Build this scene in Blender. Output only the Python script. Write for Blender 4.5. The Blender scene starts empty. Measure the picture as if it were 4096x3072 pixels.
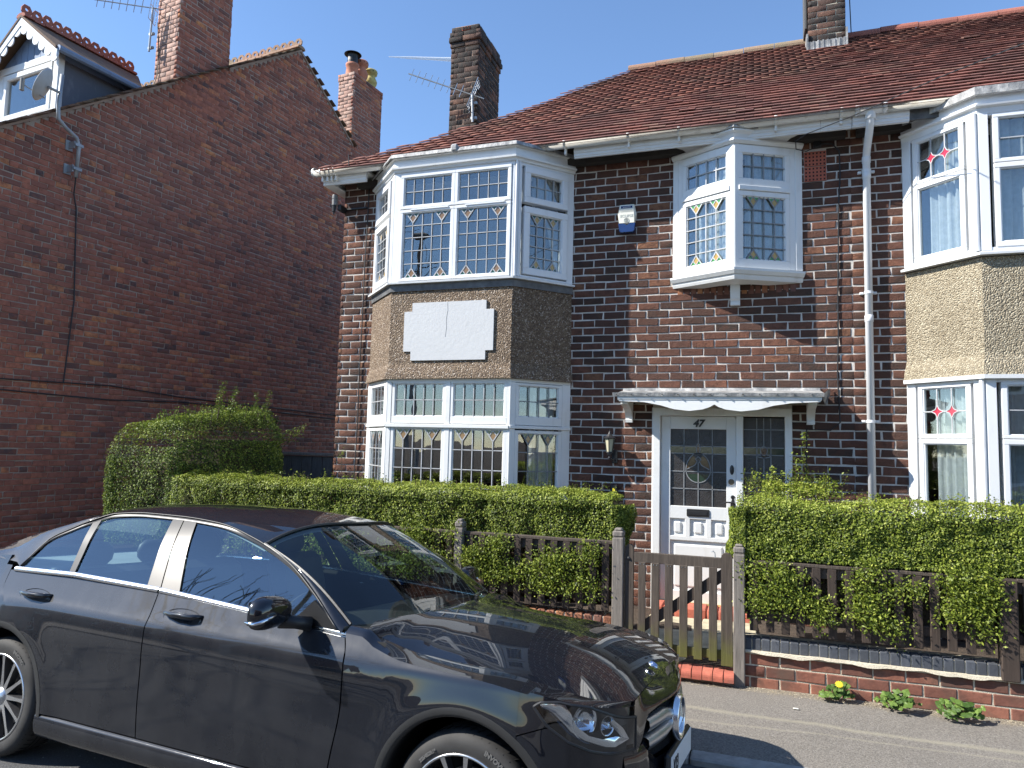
import bpy, math, random
import numpy as np
from mathutils import Vector, Matrix, noise as mnoise
random.seed(7); RNG=np.random.default_rng(7)
PI=math.pi
S=bpy.context.scene
COL=S.collection
# ------------------------------------------------------------------ camera, sky, sun
cam_d=bpy.data.cameras.new('camera'); cam=bpy.data.objects.new('camera',cam_d); COL.objects.link(cam); S.camera=cam
cam_d.sensor_fit='HORIZONTAL'; cam_d.sensor_width=36.0; cam_d.lens=25.049; cam_d.clip_start=0.05; cam_d.clip_end=30000
CAM=Vector((1.702,-7.735,1.73))
yaw,pit,rol=-0.3312,0.0848,0.0248
Fv=Vector((math.sin(yaw)*math.cos(pit),math.cos(yaw)*math.cos(pit),math.sin(pit)))
Rr=Vector((math.cos(yaw),-math.sin(yaw),0)); Uu=Rr.cross(Fv)
R2=Rr*math.cos(rol)+Uu*math.sin(rol); U2=Uu*math.cos(rol)-Rr*math.sin(rol)
M=Matrix.Identity(4)
for i in range(3):
    M[i][0]=R2[i]; M[i][1]=U2[i]; M[i][2]=-Fv[i]; M[i][3]=CAM[i]
cam.matrix_world=M
SUN=Vector((1.95,1.0,-1.85)).normalized()          # direction in which the light travels
W=bpy.data.worlds.new('World'); S.world=W; W.use_nodes=True
nt=W.node_tree; nt.nodes.clear()
sky=nt.nodes.new('ShaderNodeTexSky'); sky.sky_type='NISHITA'; sky.sun_disc=False
sky.sun_elevation=math.asin(-SUN.z); sky.sun_rotation=math.atan2(-SUN.x,-SUN.y)
sky.air_density=1.0; sky.dust_density=0.0; sky.ozone_density=4.8; sky.altitude=60
bg=nt.nodes.new('ShaderNodeBackground'); bg.inputs['Strength'].default_value=0.125
wo=nt.nodes.new('ShaderNodeOutputWorld'); nt.links.new(sky.outputs[0],bg.inputs[0]); nt.links.new(bg.outputs[0],wo.inputs[0])
sd=bpy.data.lights.new('sun','SUN'); sd.energy=4.8; sd.angle=math.radians(0.53); sd.color=(1.0,0.95,0.87)
sun=bpy.data.objects.new('sun',sd); COL.objects.link(sun); sun.rotation_euler=SUN.to_track_quat('-Z','Y').to_euler(); sun.location=(-20,-12,22)
S.render.engine='CYCLES'
S.view_settings.view_transform='Standard'; S.view_settings.look='None'; S.view_settings.gamma=1; S.view_settings.exposure=1.0
S.view_settings.use_curve_mapping=False
S.cycles.max_bounces=8; S.cycles.transparent_max_bounces=16; S.cycles.glossy_bounces=5; S.cycles.transmission_bounces=6

# ------------------------------------------------------------------ mesh helpers
class MB:
    def __init__(s): s.v=[]; s.f=[]; s.m=[]; s.r=[]; s.mi=0; s.rv=0.5; s.sm=[]; s.smooth=False
    def add(s,vs,fs,T=None):
        b=len(s.v)
        if T is not None: vs=[T@Vector(v) for v in vs]
        s.v.extend([tuple(v) for v in vs])
        for f in fs:
            s.f.append([b+i for i in f]); s.m.append(s.mi); s.r.append(s.rv); s.sm.append(s.smooth)
        return s
    def box(s,x0,x1,y0,y1,z0,z1,T=None,bev=0.0):
        if bev>0:
            return s.bbox(x0,x1,y0,y1,z0,z1,bev,T)
        vs=[(x0,y0,z0),(x1,y0,z0),(x1,y1,z0),(x0,y1,z0),(x0,y0,z1),(x1,y0,z1),(x1,y1,z1),(x0,y1,z1)]
        return s.add(vs,[(3,2,1,0),(4,5,6,7),(0,1,5,4),(1,2,6,5),(2,3,7,6),(3,0,4,7)],T)
    def bbox(s,x0,x1,y0,y1,z0,z1,b,T=None):
        vs=[];
        X=((x0,x1),(y0,y1),(z0,z1)); idx={}
        def P(i,j,k,ax):
            c=[X[0][i],X[1][j],X[2][k]]; sg=[1 if t==0 else -1 for t in (i,j,k)]
            for a in range(3):
                if a!=ax: c[a]+=sg[a]*b
            return tuple(c)
        def vi(i,j,k,ax):
            key=(i,j,k,ax)
            if key not in idx: idx[key]=len(vs); vs.append(P(i,j,k,ax))
            return idx[key]
        fs=[]
        for t in (0,1):
            q=[vi(t,0,0,0),vi(t,1,0,0),vi(t,1,1,0),vi(t,0,1,0)]; fs.append(q if t else q[::-1])
            q=[vi(0,t,0,1),vi(1,t,0,1),vi(1,t,1,1),vi(0,t,1,1)]; fs.append(q[::-1] if t else q)
            q=[vi(0,0,t,2),vi(1,0,t,2),vi(1,1,t,2),vi(0,1,t,2)]; fs.append(q if t else q[::-1])
        for j in (0,1):
            for k in (0,1):
                fs.append([vi(0,j,k,1),vi(1,j,k,1),vi(1,j,k,2),vi(0,j,k,2)])
        for i in (0,1):
            for k in (0,1):
                fs.append([vi(i,0,k,0),vi(i,1,k,0),vi(i,1,k,2),vi(i,0,k,2)])
            for j in (0,1):
                fs.append([vi(i,j,0,0),vi(i,j,1,0),vi(i,j,1,1),vi(i,j,0,1)])
        for i in (0,1):
            for j in (0,1):
                for k in (0,1): fs.append([vi(i,j,k,0),vi(i,j,k,1),vi(i,j,k,2)])
        return s.add(vs,fs,T)
    def prism(s,poly,y0,y1,T=None):      # poly in (x,z), extruded along y
        n=len(poly); vs=[(x,y0,z) for x,z in poly]+[(x,y1,z) for x,z in poly]
        fs=[list(range(n)),list(range(2*n-1,n-1,-1))]+[(i,i+n,(i+1)%n+n,(i+1)%n) for i in range(n)]
        return s.add(vs,fs,T)
    def tube(s,pts,r,n=8,T=None,cap=True):
        pts=[Vector(p) for p in pts]; rs=r if hasattr(r,'__len__') else [r]*len(pts)
        vs=[]; fs=[]; up=None
        for i,p in enumerate(pts):
            t=(pts[min(i+1,len(pts)-1)]-pts[max(i-1,0)])
            if t.length<1e-9: t=Vector((0,0,1))
            t.normalize()
            if up is None: up=t.orthogonal().normalized()
            a=(up-t*up.dot(t));
            if a.length<1e-6: a=t.orthogonal()
            a.normalize(); up=a; b=t.cross(a)
            for k in range(n):
                an=2*PI*k/n; vs.append(p+(a*math.cos(an)+b*math.sin(an))*rs[i])
        for i in range(len(pts)-1):
            for k in range(n): fs.append((i*n+k,i*n+(k+1)%n,(i+1)*n+(k+1)%n,(i+1)*n+k))
        if cap: fs.append(list(range(n-1,-1,-1))); fs.append([(len(pts)-1)*n+k for k in range(n)])
        return s.add(vs,fs,T)
    def lathe(s,prof,n=24,T=None,a0=0,a1=2*PI,cap=False):   # prof (r,z) about local z
        full=abs(a1-a0-2*PI)<1e-6; m=n if full else n+1; vs=[]; fs=[]
        for r,z in prof:
            for k in range(m):
                a=a0+(a1-a0)*k/n; vs.append((r*math.cos(a),r*math.sin(a),z))
        for i in range(len(prof)-1):
            for k in range(n):
                k2=(k+1)%m; fs.append((i*m+k,i*m+k2,(i+1)*m+k2,(i+1)*m+k))
        if cap: fs.append([k for k in range(m)][::-1]); fs.append([(len(prof)-1)*m+k for k in range(m)])
        return s.add(vs,fs,T)
    def grid(s,P,T=None,flip=False):      # P[i][j] 3D points
        n=len(P); m=len(P[0]); vs=[p for row in P for p in row]
        fs=[]
        for i in range(n-1):
            for j in range(m-1):
                q=(i*m+j,(i+1)*m+j,(i+1)*m+j+1,i*m+j+1); fs.append(q[::-1] if flip else q)
        return s.add(vs,fs,T)
    def sweep(s,path,prof,closed_prof=True,T=None):   # path (x,y) left->right, prof (out,z); out is to the right hand of travel
        n=len(path); m=len(prof); N=[]
        for i in range(n-1):
            dx,dy=path[i+1][0]-path[i][0],path[i+1][1]-path[i][1]; L=math.hypot(dx,dy); N.append((dy/L,-dx/L))
        vs=[]
        for i,(x,y) in enumerate(path):
            if i==0: nx,ny=N[0]
            elif i==n-1: nx,ny=N[-1]
            else:
                ax,ay=N[i-1]; bx,by=N[i]; k=1+ax*bx+ay*by; nx,ny=(ax+bx)/k,(ay+by)/k
            for o,z in prof: vs.append((x+nx*o,y+ny*o,z))
        fs=[]; mm=m if closed_prof else m-1
        for i in range(n-1):
            for j in range(mm): fs.append((i*m+j,i*m+(j+1)%m,(i+1)*m+(j+1)%m,(i+1)*m+j))
        if closed_prof: fs.append(list(range(m))[::-1]); fs.append([(n-1)*m+j for j in range(m)])
        return s.add(vs,fs,T)
    def build(s,name,mats,parent=None,auto=None):
        if not isinstance(mats,(list,tuple)): mats=[mats]
        me=bpy.data.meshes.new(name); me.from_pydata(s.v,[],s.f)
        for m in mats: me.materials.append(m)
        if any(s.m): me.polygons.foreach_set('material_index',s.m)
        if any(s.sm): me.polygons.foreach_set('use_smooth',s.sm)
        a=me.attributes.new('rnd','FLOAT','FACE'); a.data.foreach_set('value',s.r)
        me.update()
        return link(name,me,parent)
def link(name,data,parent=None):
    o=bpy.data.objects.new(name,data); COL.objects.link(o)
    if parent is not None: o.parent=parent
    return o
def tag(o,label=None,cat=None,group=None,kind=None):
    if label: o['label']=label
    if cat: o['category']=cat
    if group: o['group']=group
    if kind: o['kind']=kind
    return o
def thing(name,label,cat,loc=(0,0,0),group=None,rz=0):
    o=bpy.data.objects.new(name,None); COL.objects.link(o); o.location=loc; o.rotation_euler=(0,0,rz); o.empty_display_size=0.1
    return tag(o,label,cat,group)
def arr_mesh(name,V,Fa,mats,rnd=None,parent=None,smooth=False,tri=False):   # numpy arrays: V (n,3), Fa (m,k)
    me=bpy.data.meshes.new(name); n=len(V); m,k=Fa.shape
    me.vertices.add(n); me.vertices.foreach_set('co',np.asarray(V,np.float32).ravel())
    me.loops.add(m*k); me.loops.foreach_set('vertex_index',np.asarray(Fa,np.int32).ravel())
    me.polygons.add(m); me.polygons.foreach_set('loop_start',np.arange(0,m*k,k,dtype=np.int32)); me.polygons.foreach_set('loop_total',np.full(m,k,np.int32))
    if smooth: me.polygons.foreach_set('use_smooth',np.ones(m,bool))
    for mt in (mats if isinstance(mats,(list,tuple)) else [mats]): me.materials.append(mt)
    if rnd is not None:
        a=me.attributes.new('rnd','FLOAT','FACE'); a.data.foreach_set('value',np.asarray(rnd,np.float32))
    me.update(calc_edges=True); me.validate()
    return link(name,me,parent)
def cr(xs,ys,x):      # smooth interpolation through knots
    xs=np.asarray(xs,float); ys=np.asarray(ys,float); x=np.clip(x,xs[0],xs[-1])
    h=np.diff(xs); dl=np.diff(ys)/h; m=np.zeros(len(xs)); m[0]=dl[0]; m[-1]=dl[-1]
    for i in range(1,len(xs)-1):
        m[i]=0 if dl[i-1]*dl[i]<=0 else (h[i-1]+h[i])*dl[i-1]*dl[i]/(h[i-1]*dl[i]+h[i]*dl[i-1])
    i=np.clip(np.searchsorted(xs,x)-1,0,len(h)-1); t=(x-xs[i])/h[i]
    return (2*t**3-3*t**2+1)*ys[i]+(t**3-2*t**2+t)*h[i]*m[i]+(-2*t**3+3*t**2)*ys[i+1]+(t**3-t**2)*h[i]*m[i+1]

# ------------------------------------------------------------------ materials
class NT:
    def __init__(s,name):
        s.m=bpy.data.materials.new(name); s.m.use_nodes=True; s.t=s.m.node_tree; s.t.nodes.clear()
        s.out=s.t.nodes.new('ShaderNodeOutputMaterial')
    def n(s,t,**k):
        x=s.t.nodes.new('ShaderNode'+t)
        for a,b in k.items():
            if a.startswith('i_'):
                key=a[2:].replace('_',' '); x.inputs[key if not key.isdigit() else int(key)].default_value=b
            else: setattr(x,a,b)
        return x
    def l(s,a,b): s.t.links.new(a,b)
    def ramp(s,fac,stops,interp='LINEAR'):
        r=s.t.nodes.new('ShaderNodeValToRGB'); r.color_ramp.interpolation=interp
        while len(r.color_ramp.elements)<len(stops): r.color_ramp.elements.new(0.5)
        for e,(p,c) in zip(r.color_ramp.elements,stops): e.position=p; e.color=(*c,1) if len(c)==3 else c
        s.l(fac,r.inputs[0]); return r.outputs[0]
    def mix(s,fac,a,b,mode='MIX'):
        x=s.t.nodes.new('ShaderNodeMix'); x.data_type='RGBA'; x.blend_type=mode
        for sock,v in ((x.inputs[0],fac),(x.inputs[6],a),(x.inputs[7],b)):
            if isinstance(v,bpy.types.NodeSocket): s.l(v,sock)
            elif isinstance(v,(int,float)): sock.default_value=v
            else: sock.default_value=(*v,1)
        return x.outputs[2]
    def math(s,op,a,b=0.0):
        x=s.t.nodes.new('ShaderNodeMath'); x.operation=op
        for sock,v in zip(x.inputs,(a,b)):
            if isinstance(v,bpy.types.NodeSocket): s.l(v,sock)
            else: sock.default_value=v
        return x.outputs[0]
    def noise(s,scale,detail=3,rough=0.6,coord=None,dist=0.0,vs=None):
        x=s.n('TexNoise'); x.inputs['Scale'].default_value=scale; x.inputs['Detail'].default_value=detail; x.inputs['Roughness'].default_value=rough; x.inputs['Distortion'].default_value=dist
        c=coord if coord is not None else s.coord()
        if vs:
            mp=s.n('Mapping'); mp.inputs['Scale'].default_value=vs; s.l(c,mp.inputs[0]); c=mp.outputs[0]
        s.l(c,x.inputs[0]); return x.outputs[0]
    def coord(s,which='geo'):
        if not hasattr(s,'_c'): s._c=s.n('NewGeometry').outputs['Position']
        return s._c
    def obj(s):
        if not hasattr(s,'_o'): s._o=s.n('TexCoord').outputs['Object']
        return s._o
    def rnd(s): return s.n('Attribute',attribute_name='rnd').outputs['Fac']
    def bsdf(s,col,rough=0.6,metal=0.0,bump=None,bs=0.3,bd=0.01,**k):
        b=s.n('BsdfPrincipled')
        for key,v in (('Base Color',col),('Roughness',rough),('Metallic',metal)):
            if isinstance(v,bpy.types.NodeSocket): s.l(v,b.inputs[key])
            elif isinstance(v,(int,float)): b.inputs[key].default_value=v
            else: b.inputs[key].default_value=(*v,1)
        for kk,v in k.items():
            key=kk.replace('_',' ')
            if isinstance(v,bpy.types.NodeSocket): s.l(v,b.inputs[key])
            else: b.inputs[key].default_value=v
        if bump is not None:
            bm=s.n('Bump'); bm.inputs['Strength'].default_value=bs; bm.inputs['Distance'].default_value=bd; s.l(bump,bm.inputs['Height']); s.l(bm.outputs[0],b.inputs['Normal'])
        s.l(b.outputs[0],s.out.inputs[0]); s.b=b; return s.m
def simple(name,col,rough=0.6,metal=0.0,var=0.15,scale=6,bump=0.15,bd=0.003,bscale=60,**k):
    t=NT(name); n=t.noise(scale,4); c1=tuple(min(1,x*(1+var)) for x in col); c0=tuple(x*(1-var) for x in col)
    c=t.ramp(n,[(0.3,c0),(0.7,c1)])
    return t.bsdf(c,rough,metal,bump=t.noise(bscale,3),bs=bump,bd=bd,**k)
def brickmat(name,stops,grime,gscale=1.2,bscale=90,bs=0.9,bd=0.012,darkpatch=0.5):
    t=NT(name); r=t.rnd(); c=t.ramp(r,stops)
    n1=t.noise(14,5,0.65); c=t.mix(t.ramp(n1,[(0.42,(0,0,0)),(0.68,(1,1,1))]),c,tuple(x*0.6 for x in stops[len(stops)//2][1]))
    n2=t.noise(gscale,4,0.6); c=t.mix(t.math('MULTIPLY',t.ramp(n2,[(0.45,(0,0,0)),(0.75,(1,1,1))]),darkpatch),c,grime)
    n3=t.noise(55,4,0.7); c=t.mix(0.3,c,t.ramp(n3,[(0.3,(0.5,0.5,0.5)),(0.7,(1,1,1))]),'MULTIPLY')
    return t.bsdf(c,0.9,bump=t.math('ADD',t.noise(bscale,4,0.7),t.math('MULTIPLY',t.noise(25,2),0.6)),bs=bs,bd=bd)
m_brick=brickmat('facade_brick',[(0,(0.045,0.028,0.021)),(0.2,(0.075,0.040,0.029)),(0.45,(0.125,0.055,0.037)),(0.7,(0.165,0.068,0.043)),(0.9,(0.20,0.082,0.050)),(1,(0.25,0.115,0.058))],(0.05,0.036,0.03),bd=0.02)
m_gbrick=brickmat('gable_brick',[(0,(0.085,0.06,0.06)),(0.08,(0.18,0.085,0.07)),(0.3,(0.32,0.125,0.088)),(0.7,(0.42,0.155,0.10)),(0.93,(0.50,0.18,0.105)),(1,(0.60,0.25,0.10))],(0.24,0.12,0.095),0.5,60,0.5,0.008,0.5)
m_chbrick=brickmat('sunlit_chimney_brick',[(0,(0.38,0.23,0.18)),(0.3,(0.52,0.32,0.25)),(0.7,(0.60,0.38,0.30)),(1,(0.62,0.46,0.38))],(0.2,0.13,0.1),1.5,60,0.6,0.008,0.5)  # paler brick for the near stack faces, sunlight put into its colour
m_dchbrick=brickmat('sooty_chimney_brick',[(0,(0.018,0.017,0.016)),(0.55,(0.04,0.034,0.03)),(0.75,(0.11,0.06,0.045)),(1,(0.20,0.10,0.065))],(0.025,0.025,0.022),1.5,60,0.8,0.012,0.5)
m_lowbrick=brickmat('garden_wall_brick',[(0,(0.12,0.055,0.04)),(0.5,(0.23,0.09,0.06)),(1,(0.30,0.12,0.075))],(0.10,0.075,0.055),5,60,0.35,0.006,0.8)
m_blue=brickmat('blue_brick',[(0,(0.045,0.052,0.065)),(1,(0.085,0.095,0.115))],(0.12,0.12,0.12),6,50,0.3,0.006,0.35)
m_orangeb=brickmat('coping_brick',[(0,(0.13,0.07,0.065)),(0.5,(0.3,0.12,0.07)),(1,(0.5,0.22,0.09))],(0.12,0.09,0.07),5,60,0.5,0.006,0.5)
m_redtile=brickmat('red_tile',[(0,(0.40,0.10,0.065)),(1,(0.55,0.16,0.10))],(0.28,0.12,0.09),7,40,0.2,0.004,0.5)
def mortar(name,a,b):
    t=NT(name); return t.bsdf(t.ramp(t.noise(9,5,0.7),[(0.3,a),(0.7,b)]),0.95,bump=t.noise(120,4),bs=0.8,bd=0.008)
m_mortar=mortar('pale_mortar',(0.46,0.42,0.37),(0.70,0.66,0.60)); m_gmortar=mortar('grey_mortar',(0.30,0.25,0.205),(0.44,0.37,0.31))
m_dmortar=mortar('soot_mortar',(0.36,0.23,0.16),(0.52,0.36,0.26)); m_lmortar=mortar('cream_mortar',(0.45,0.40,0.30),(0.62,0.56,0.44))
def whitemat(name,base,dirt,amt,rough=0.35,bump=0.1,bscale=20):
    t=NT(name); n=t.noise(7,5,0.65,vs=(1,1,0.35)); c=t.mix(t.math('MULTIPLY',t.ramp(n,[(0.55,(0,0,0)),(0.85,(1,1,1))]),amt),base,dirt)
    n2=t.noise(1.5,2); c=t.mix(0.08,c,t.ramp(n2,[(0.3,(0.8,0.8,0.8)),(0.7,(1,1,1))]),'MULTIPLY')
    return t.bsdf(c,rough,bump=t.noise(bscale,4),bs=bump,bd=0.004)
m_upvc=whitemat('white_upvc',(0.72,0.735,0.745),(0.42,0.40,0.32),0.35,0.3,0.03)
m_paint=whitemat('white_gloss_paint',(0.70,0.71,0.70),(0.45,0.42,0.36),0.5,0.4,0.25,35)
m_gutter=whitemat('weathered_white_gutter',(0.74,0.73,0.69),(0.30,0.28,0.20),0.9,0.4,0.1)
m_render=whitemat('white_render_panel',(0.55,0.56,0.565),(0.42,0.42,0.40),0.25,0.85,0.6,28)
def leadmat():
    t=NT('weathered_lead'); n=t.noise(9,6,0.7,vs=(1,1,0.5)); c=t.ramp(n,[(0.3,(0.10,0.105,0.11)),(0.5,(0.28,0.28,0.275)),(0.7,(0.62,0.61,0.58))])
    return t.bsdf(c,0.55,0.0,bump=t.noise(14,5),bs=0.6,bd=0.02)
m_lead=leadmat()
m_leaddark=simple('dark_lead',(0.10,0.105,0.11),0.6,var=0.4,scale=12)
m_came=simple('lead_came',(0.42,0.43,0.44),0.45,var=0.2); m_camedark=simple('dark_lead_came',(0.22,0.23,0.24),0.5,var=0.2)
def glassmat(name,tint=(0.9,0.95,0.95),mixf=0.0,spec=1.0,rough=0.0,ripple=0.0):
    t=NT(name); tr=t.n('BsdfTransparent'); tr.inputs[0].default_value=(*tint,1)
    gl=t.n('BsdfGlossy'); gl.inputs['Roughness'].default_value=rough; gl.inputs[0].default_value=(spec,spec,spec,1)
    if ripple>0:
        bm=t.n('Bump'); bm.inputs['Strength'].default_value=ripple; bm.inputs['Distance'].default_value=0.02; t.l(t.noise(2.5,2),bm.inputs['Height']); t.l(bm.outputs[0],gl.inputs['Normal'])
    ge=t.n('NewGeometry'); vm=t.n('VectorMath',operation='DOT_PRODUCT'); t.l(ge.outputs['Normal'],vm.inputs[0]); t.l(ge.outputs['Incoming'],vm.inputs[1])
    c=t.math('SUBTRACT',1.0,t.math('ABSOLUTE',vm.outputs['Value'])); f=t.math('ADD',t.math('MULTIPLY',t.math('POWER',c,5.0),.92),.045+mixf)
    f=t.math('MINIMUM',f,1.0)
    mx=t.n('MixShader'); t.l(f,mx.inputs[0]); t.l(tr.outputs[0],mx.inputs[1]); t.l(gl.outputs[0],mx.inputs[2]); t.l(mx.outputs[0],t.out.inputs[0])
    return t.m
m_glass=glassmat('window_glass',(0.84,0.88,0.89),0.07,ripple=0.05)
m_carglass=glassmat('car_glass',(0.72,0.86,0.85),0.15)
m_wsglass=glassmat('windscreen_glass',(0.66,0.76,0.74),0.03)
def stained(name,c):
    t=NT(name); return t.bsdf(c,0.12,0.0,bump=t.noise(40,2),bs=0.15,bd=0.003,Specular_IOR_Level=0.7)
m_sgreen=stained('green_stained_glass',(0.02,0.09,0.05)); m_samber=stained('amber_stained_glass',(0.22,0.13,0.06)); m_sred=stained('red_stained_glass',(0.45,0.03,0.06))
m_sbright=stained('bright_green_stained_glass',(0.06,0.26,0.05)); m_sgold=stained('gold_stained_glass',(0.42,0.27,0.06))
def curtainmat():
    t=NT('net_curtain'); n=t.noise(18,5,0.7); c=t.ramp(n,[(0.35,(0.72,0.74,0.73)),(0.65,(0.92,0.93,0.92))])
    d=t.n('BsdfDiffuse'); t.l(c,d.inputs[0]); tl=t.n('BsdfTranslucent'); t.l(c,tl.inputs[0]); tp=t.n('BsdfTransparent')
    a=t.n('MixShader'); a.inputs[0].default_value=0.35; t.l(d.outputs[0],a.inputs[1]); t.l(tl.outputs[0],a.inputs[2])
    b=t.n('MixShader'); b.inputs[0].default_value=0.12; t.l(a.outputs[0],b.inputs[1]); t.l(tp.outputs[0],b.inputs[2]); t.l(b.outputs[0],t.out.inputs[0]); return t.m
m_curt=curtainmat()
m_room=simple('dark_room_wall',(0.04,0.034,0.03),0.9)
def woodmat(name,a,b,green=0.0):
    t=NT(name); n=t.noise(5,6,0.75,vs=(14,14,0.8)); c=t.ramp(n,[(0.3,a),(0.7,b)])
    if green>0:
        sp=t.n('SeparateXYZ'); t.l(t.coord(),sp.inputs[0]); g=t.math('ADD',sp.outputs[2],t.math('MULTIPLY',t.noise(12,3),0.25))
        c=t.mix(t.math('MULTIPLY',t.ramp(g,[(0.32,(1,1,1)),(0.52,(0,0,0))]),green),c,(0.11,0.115,0.015))
    return t.bsdf(c,0.85,bump=n,bs=0.6,bd=0.006)
m_post=woodmat('weathered_oak',(0.10,0.088,0.075),(0.26,0.23,0.20)); m_darkwood=woodmat('dark_stained_wood',(0.022,0.015,0.011),(0.065,0.045,0.034)); m_gatewood=woodmat('gate_wood',(0.035,0.026,0.02),(0.11,0.085,0.065),0.7)
m_greywood=woodmat('grey_board',(0.05,0.05,0.05),(0.13,0.13,0.13))
m_bluewood=whitemat('peeling_blue_paint',(0.17,0.24,0.36),(0.07,0.08,0.11),0.8,0.7,0.6,15)
m_palewood=whitemat('peeling_pale_paint',(0.62,0.67,0.72),(0.25,0.26,0.27),0.9,0.7,0.6,15)
m_cheek=whitemat('sooty_cheek_render',(0.11,0.12,0.15),(0.42,0.44,0.47),0.35,0.9,0.8,30)
def tilemat(name,stops,moss,ma):
    t=NT(name); r=t.rnd(); c=t.ramp(r,stops); n=t.noise(1.0,5,0.6); c=t.mix(t.math('MULTIPLY',t.ramp(n,[(0.45,(0,0,0)),(0.7,(1,1,1))]),ma),c,moss)
    n3=t.noise(30,4,0.7); c=t.mix(0.35,c,t.ramp(n3,[(0.3,(0.45,0.45,0.45)),(0.7,(1,1,1))]),'MULTIPLY')
    return t.bsdf(c,0.9,bump=t.noise(60,4),bs=0.6,bd=0.01)
m_tile=tilemat('red_roof_tile',[(0,(0.13,0.055,0.045)),(0.5,(0.21,0.085,0.066)),(0.9,(0.28,0.112,0.082)),(1,(0.25,0.15,0.11))],(0.10,0.062,0.05),0.6)
m_tile2=tilemat('brown_roof_tile',[(0,(0.09,0.06,0.045)),(1,(0.20,0.12,0.08))],(0.12,0.11,0.07),0.7)
m_ridge=tilemat('ridge_tile',[(0,(0.30,0.17,0.11)),(1,(0.45,0.27,0.19))],(0.22,0.20,0.13),0.9)
m_ridgered=tilemat('red_ridge_tile',[(0,(0.30,0.10,0.07)),(1,(0.38,0.14,0.10))],(0.2,0.1,0.08),0.4)
m_terra=simple('terracotta',(0.45,0.18,0.11),0.8,var=0.25); m_airbrick=simple('red_air_brick',(0.36,0.10,0.06),0.8); m_black=simple('black_plastic',(0.015,0.015,0.016),0.45)
m_iron=simple('black_iron',(0.02,0.02,0.022),0.4); m_alu=simple('aluminium',(0.55,0.56,0.57),0.35,0.9); m_dark=simple('dark_recess',(0.006,0.006,0.006),0.9); m_galv=simple('galvanised_steel',(0.33,0.35,0.37),0.5,0.5)
m_greyplastic=simple('grey_plastic',(0.16,0.165,0.165),0.6); m_cable=simple('cable_sheath',(0.02,0.02,0.022),0.6)
m_cream=simple('cream_plastic',(0.72,0.71,0.62),0.45,var=0.05); m_bluep=simple('blue_lens',(0.012,0.035,0.13),0.25,var=0.1)
m_dish=simple('dish_grey',(0.42,0.43,0.43),0.5,var=0.1); m_brass=simple('brass',(0.6,0.4,0.12),0.35,0.8); m_obscure=simple('obscured_glass',(0.04,0.036,0.034),0.14,var=0.3,bump=0.5,bd=0.01,bscale=90); m_lampglass=simple('frosted_lamp_glass',(0.5,0.47,0.33),0.35,var=0.1)
def pebbles(name,cols,dark):
    t=NT(name); v=t.n('TexVoronoi'); v.inputs['Scale'].default_value=78; t.l(t.coord(),v.inputs[0])
    v2=t.n('TexVoronoi',feature='DISTANCE_TO_EDGE'); v2.inputs['Scale'].default_value=78; t.l(t.coord(),v2.inputs[0])
    sp=t.n('SeparateColor'); t.l(v.outputs['Color'],sp.inputs[0]); c=t.ramp(sp.outputs[0],cols)
    c=t.mix(t.ramp(v2.outputs[0],[(0.0,(1,1,1)),(0.12,(0,0,0))]),c,dark)
    n=t.noise(2.5,4); c=t.mix(0.5,c,t.ramp(n,[(0.3,(0.55,0.52,0.48)),(0.7,(1,1,1))]),'MULTIPLY')
    h=t.math('SUBTRACT',1.0,v.outputs['Distance']); return t.bsdf(c,0.8,bump=h,bs=1.0,bd=0.014)
m_peb=pebbles('brown_pebbledash',[(0,(0.12,0.08,0.055)),(0.4,(0.22,0.155,0.10)),(0.8,(0.34,0.25,0.165)),(1,(0.6,0.52,0.44))],(0.08,0.055,0.035))
m_peb2=pebbles('cream_pebbledash',[(0,(0.30,0.25,0.17)),(0.5,(0.46,0.39,0.27)),(1,(0.60,0.54,0.40))],(0.12,0.10,0.07))
def asphalt(name,a,b,strip):
    t=NT(name); n=t.noise(95,4,0.8); c=t.ramp(n,[(0.32,a),(0.68,b)]); n2=t.noise(1.1,5,0.6); c=t.mix(0.55,c,t.ramp(n2,[(0.3,(0.7,0.69,0.68)),(0.7,(1,1,1))]),'MULTIPLY')
    n4=t.noise(60,2,0.5); c=t.mix(t.ramp(n4,[(0.70,(0,0,0)),(0.78,(1,1,1))]),c,(0.42,0.40,0.37))
    if strip:
        sp=t.n('SeparateXYZ'); t.l(t.coord(),sp.inputs[0]); wob=t.math('MULTIPLY',t.math('SUBTRACT',t.noise(0.9,3,coord=t.coord()),0.5),0.16)
        y=t.math('ADD',sp.outputs[1],wob)
        g=t.math('ADD',t.math('MULTIPLY',t.math('ABSOLUTE',t.math('ADD',y,2.62)),14.0),t.math('MULTIPLY',t.noise(26,4,0.8),0.9))
        c=t.mix(t.math('MULTIPLY',t.ramp(g,[(0.5,(1,1,1)),(1.0,(0,0,0))]),0.7),c,(0.33,0.30,0.225))
        g2=t.math('ADD',t.math('MULTIPLY',t.math('ABSOLUTE',t.math('ADD',t.math('SUBTRACT',y,t.math('MULTIPLY',sp.outputs[0],0.04)),2.86)),22.0),t.math('MULTIPLY',t.noise(20,4,0.8),0.9))
        c=t.mix(t.math('MULTIPLY',t.ramp(g2,[(0.45,(1,1,1)),(0.95,(0,0,0))]),0.45),c,(0.33,0.30,0.225))
        g3=t.math('ADD',t.math('MULTIPLY',t.math('ADD',sp.outputs[1],2.07),-6.0),t.math('MULTIPLY',t.noise(14,5,0.8),0.9))
        c=t.mix(t.math('MULTIPLY',t.ramp(g3,[(0.7,(1,1,1)),(1.35,(0,0,0))]),0.75),c,t.ramp(t.noise(90,3,0.8),[(0.35,(0.09,0.08,0.065)),(0.65,(0.42,0.36,0.26))]))
    return t.bsdf(c,0.9,bump=t.noise(150,3,0.7),bs=0.9,bd=0.008)
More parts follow.
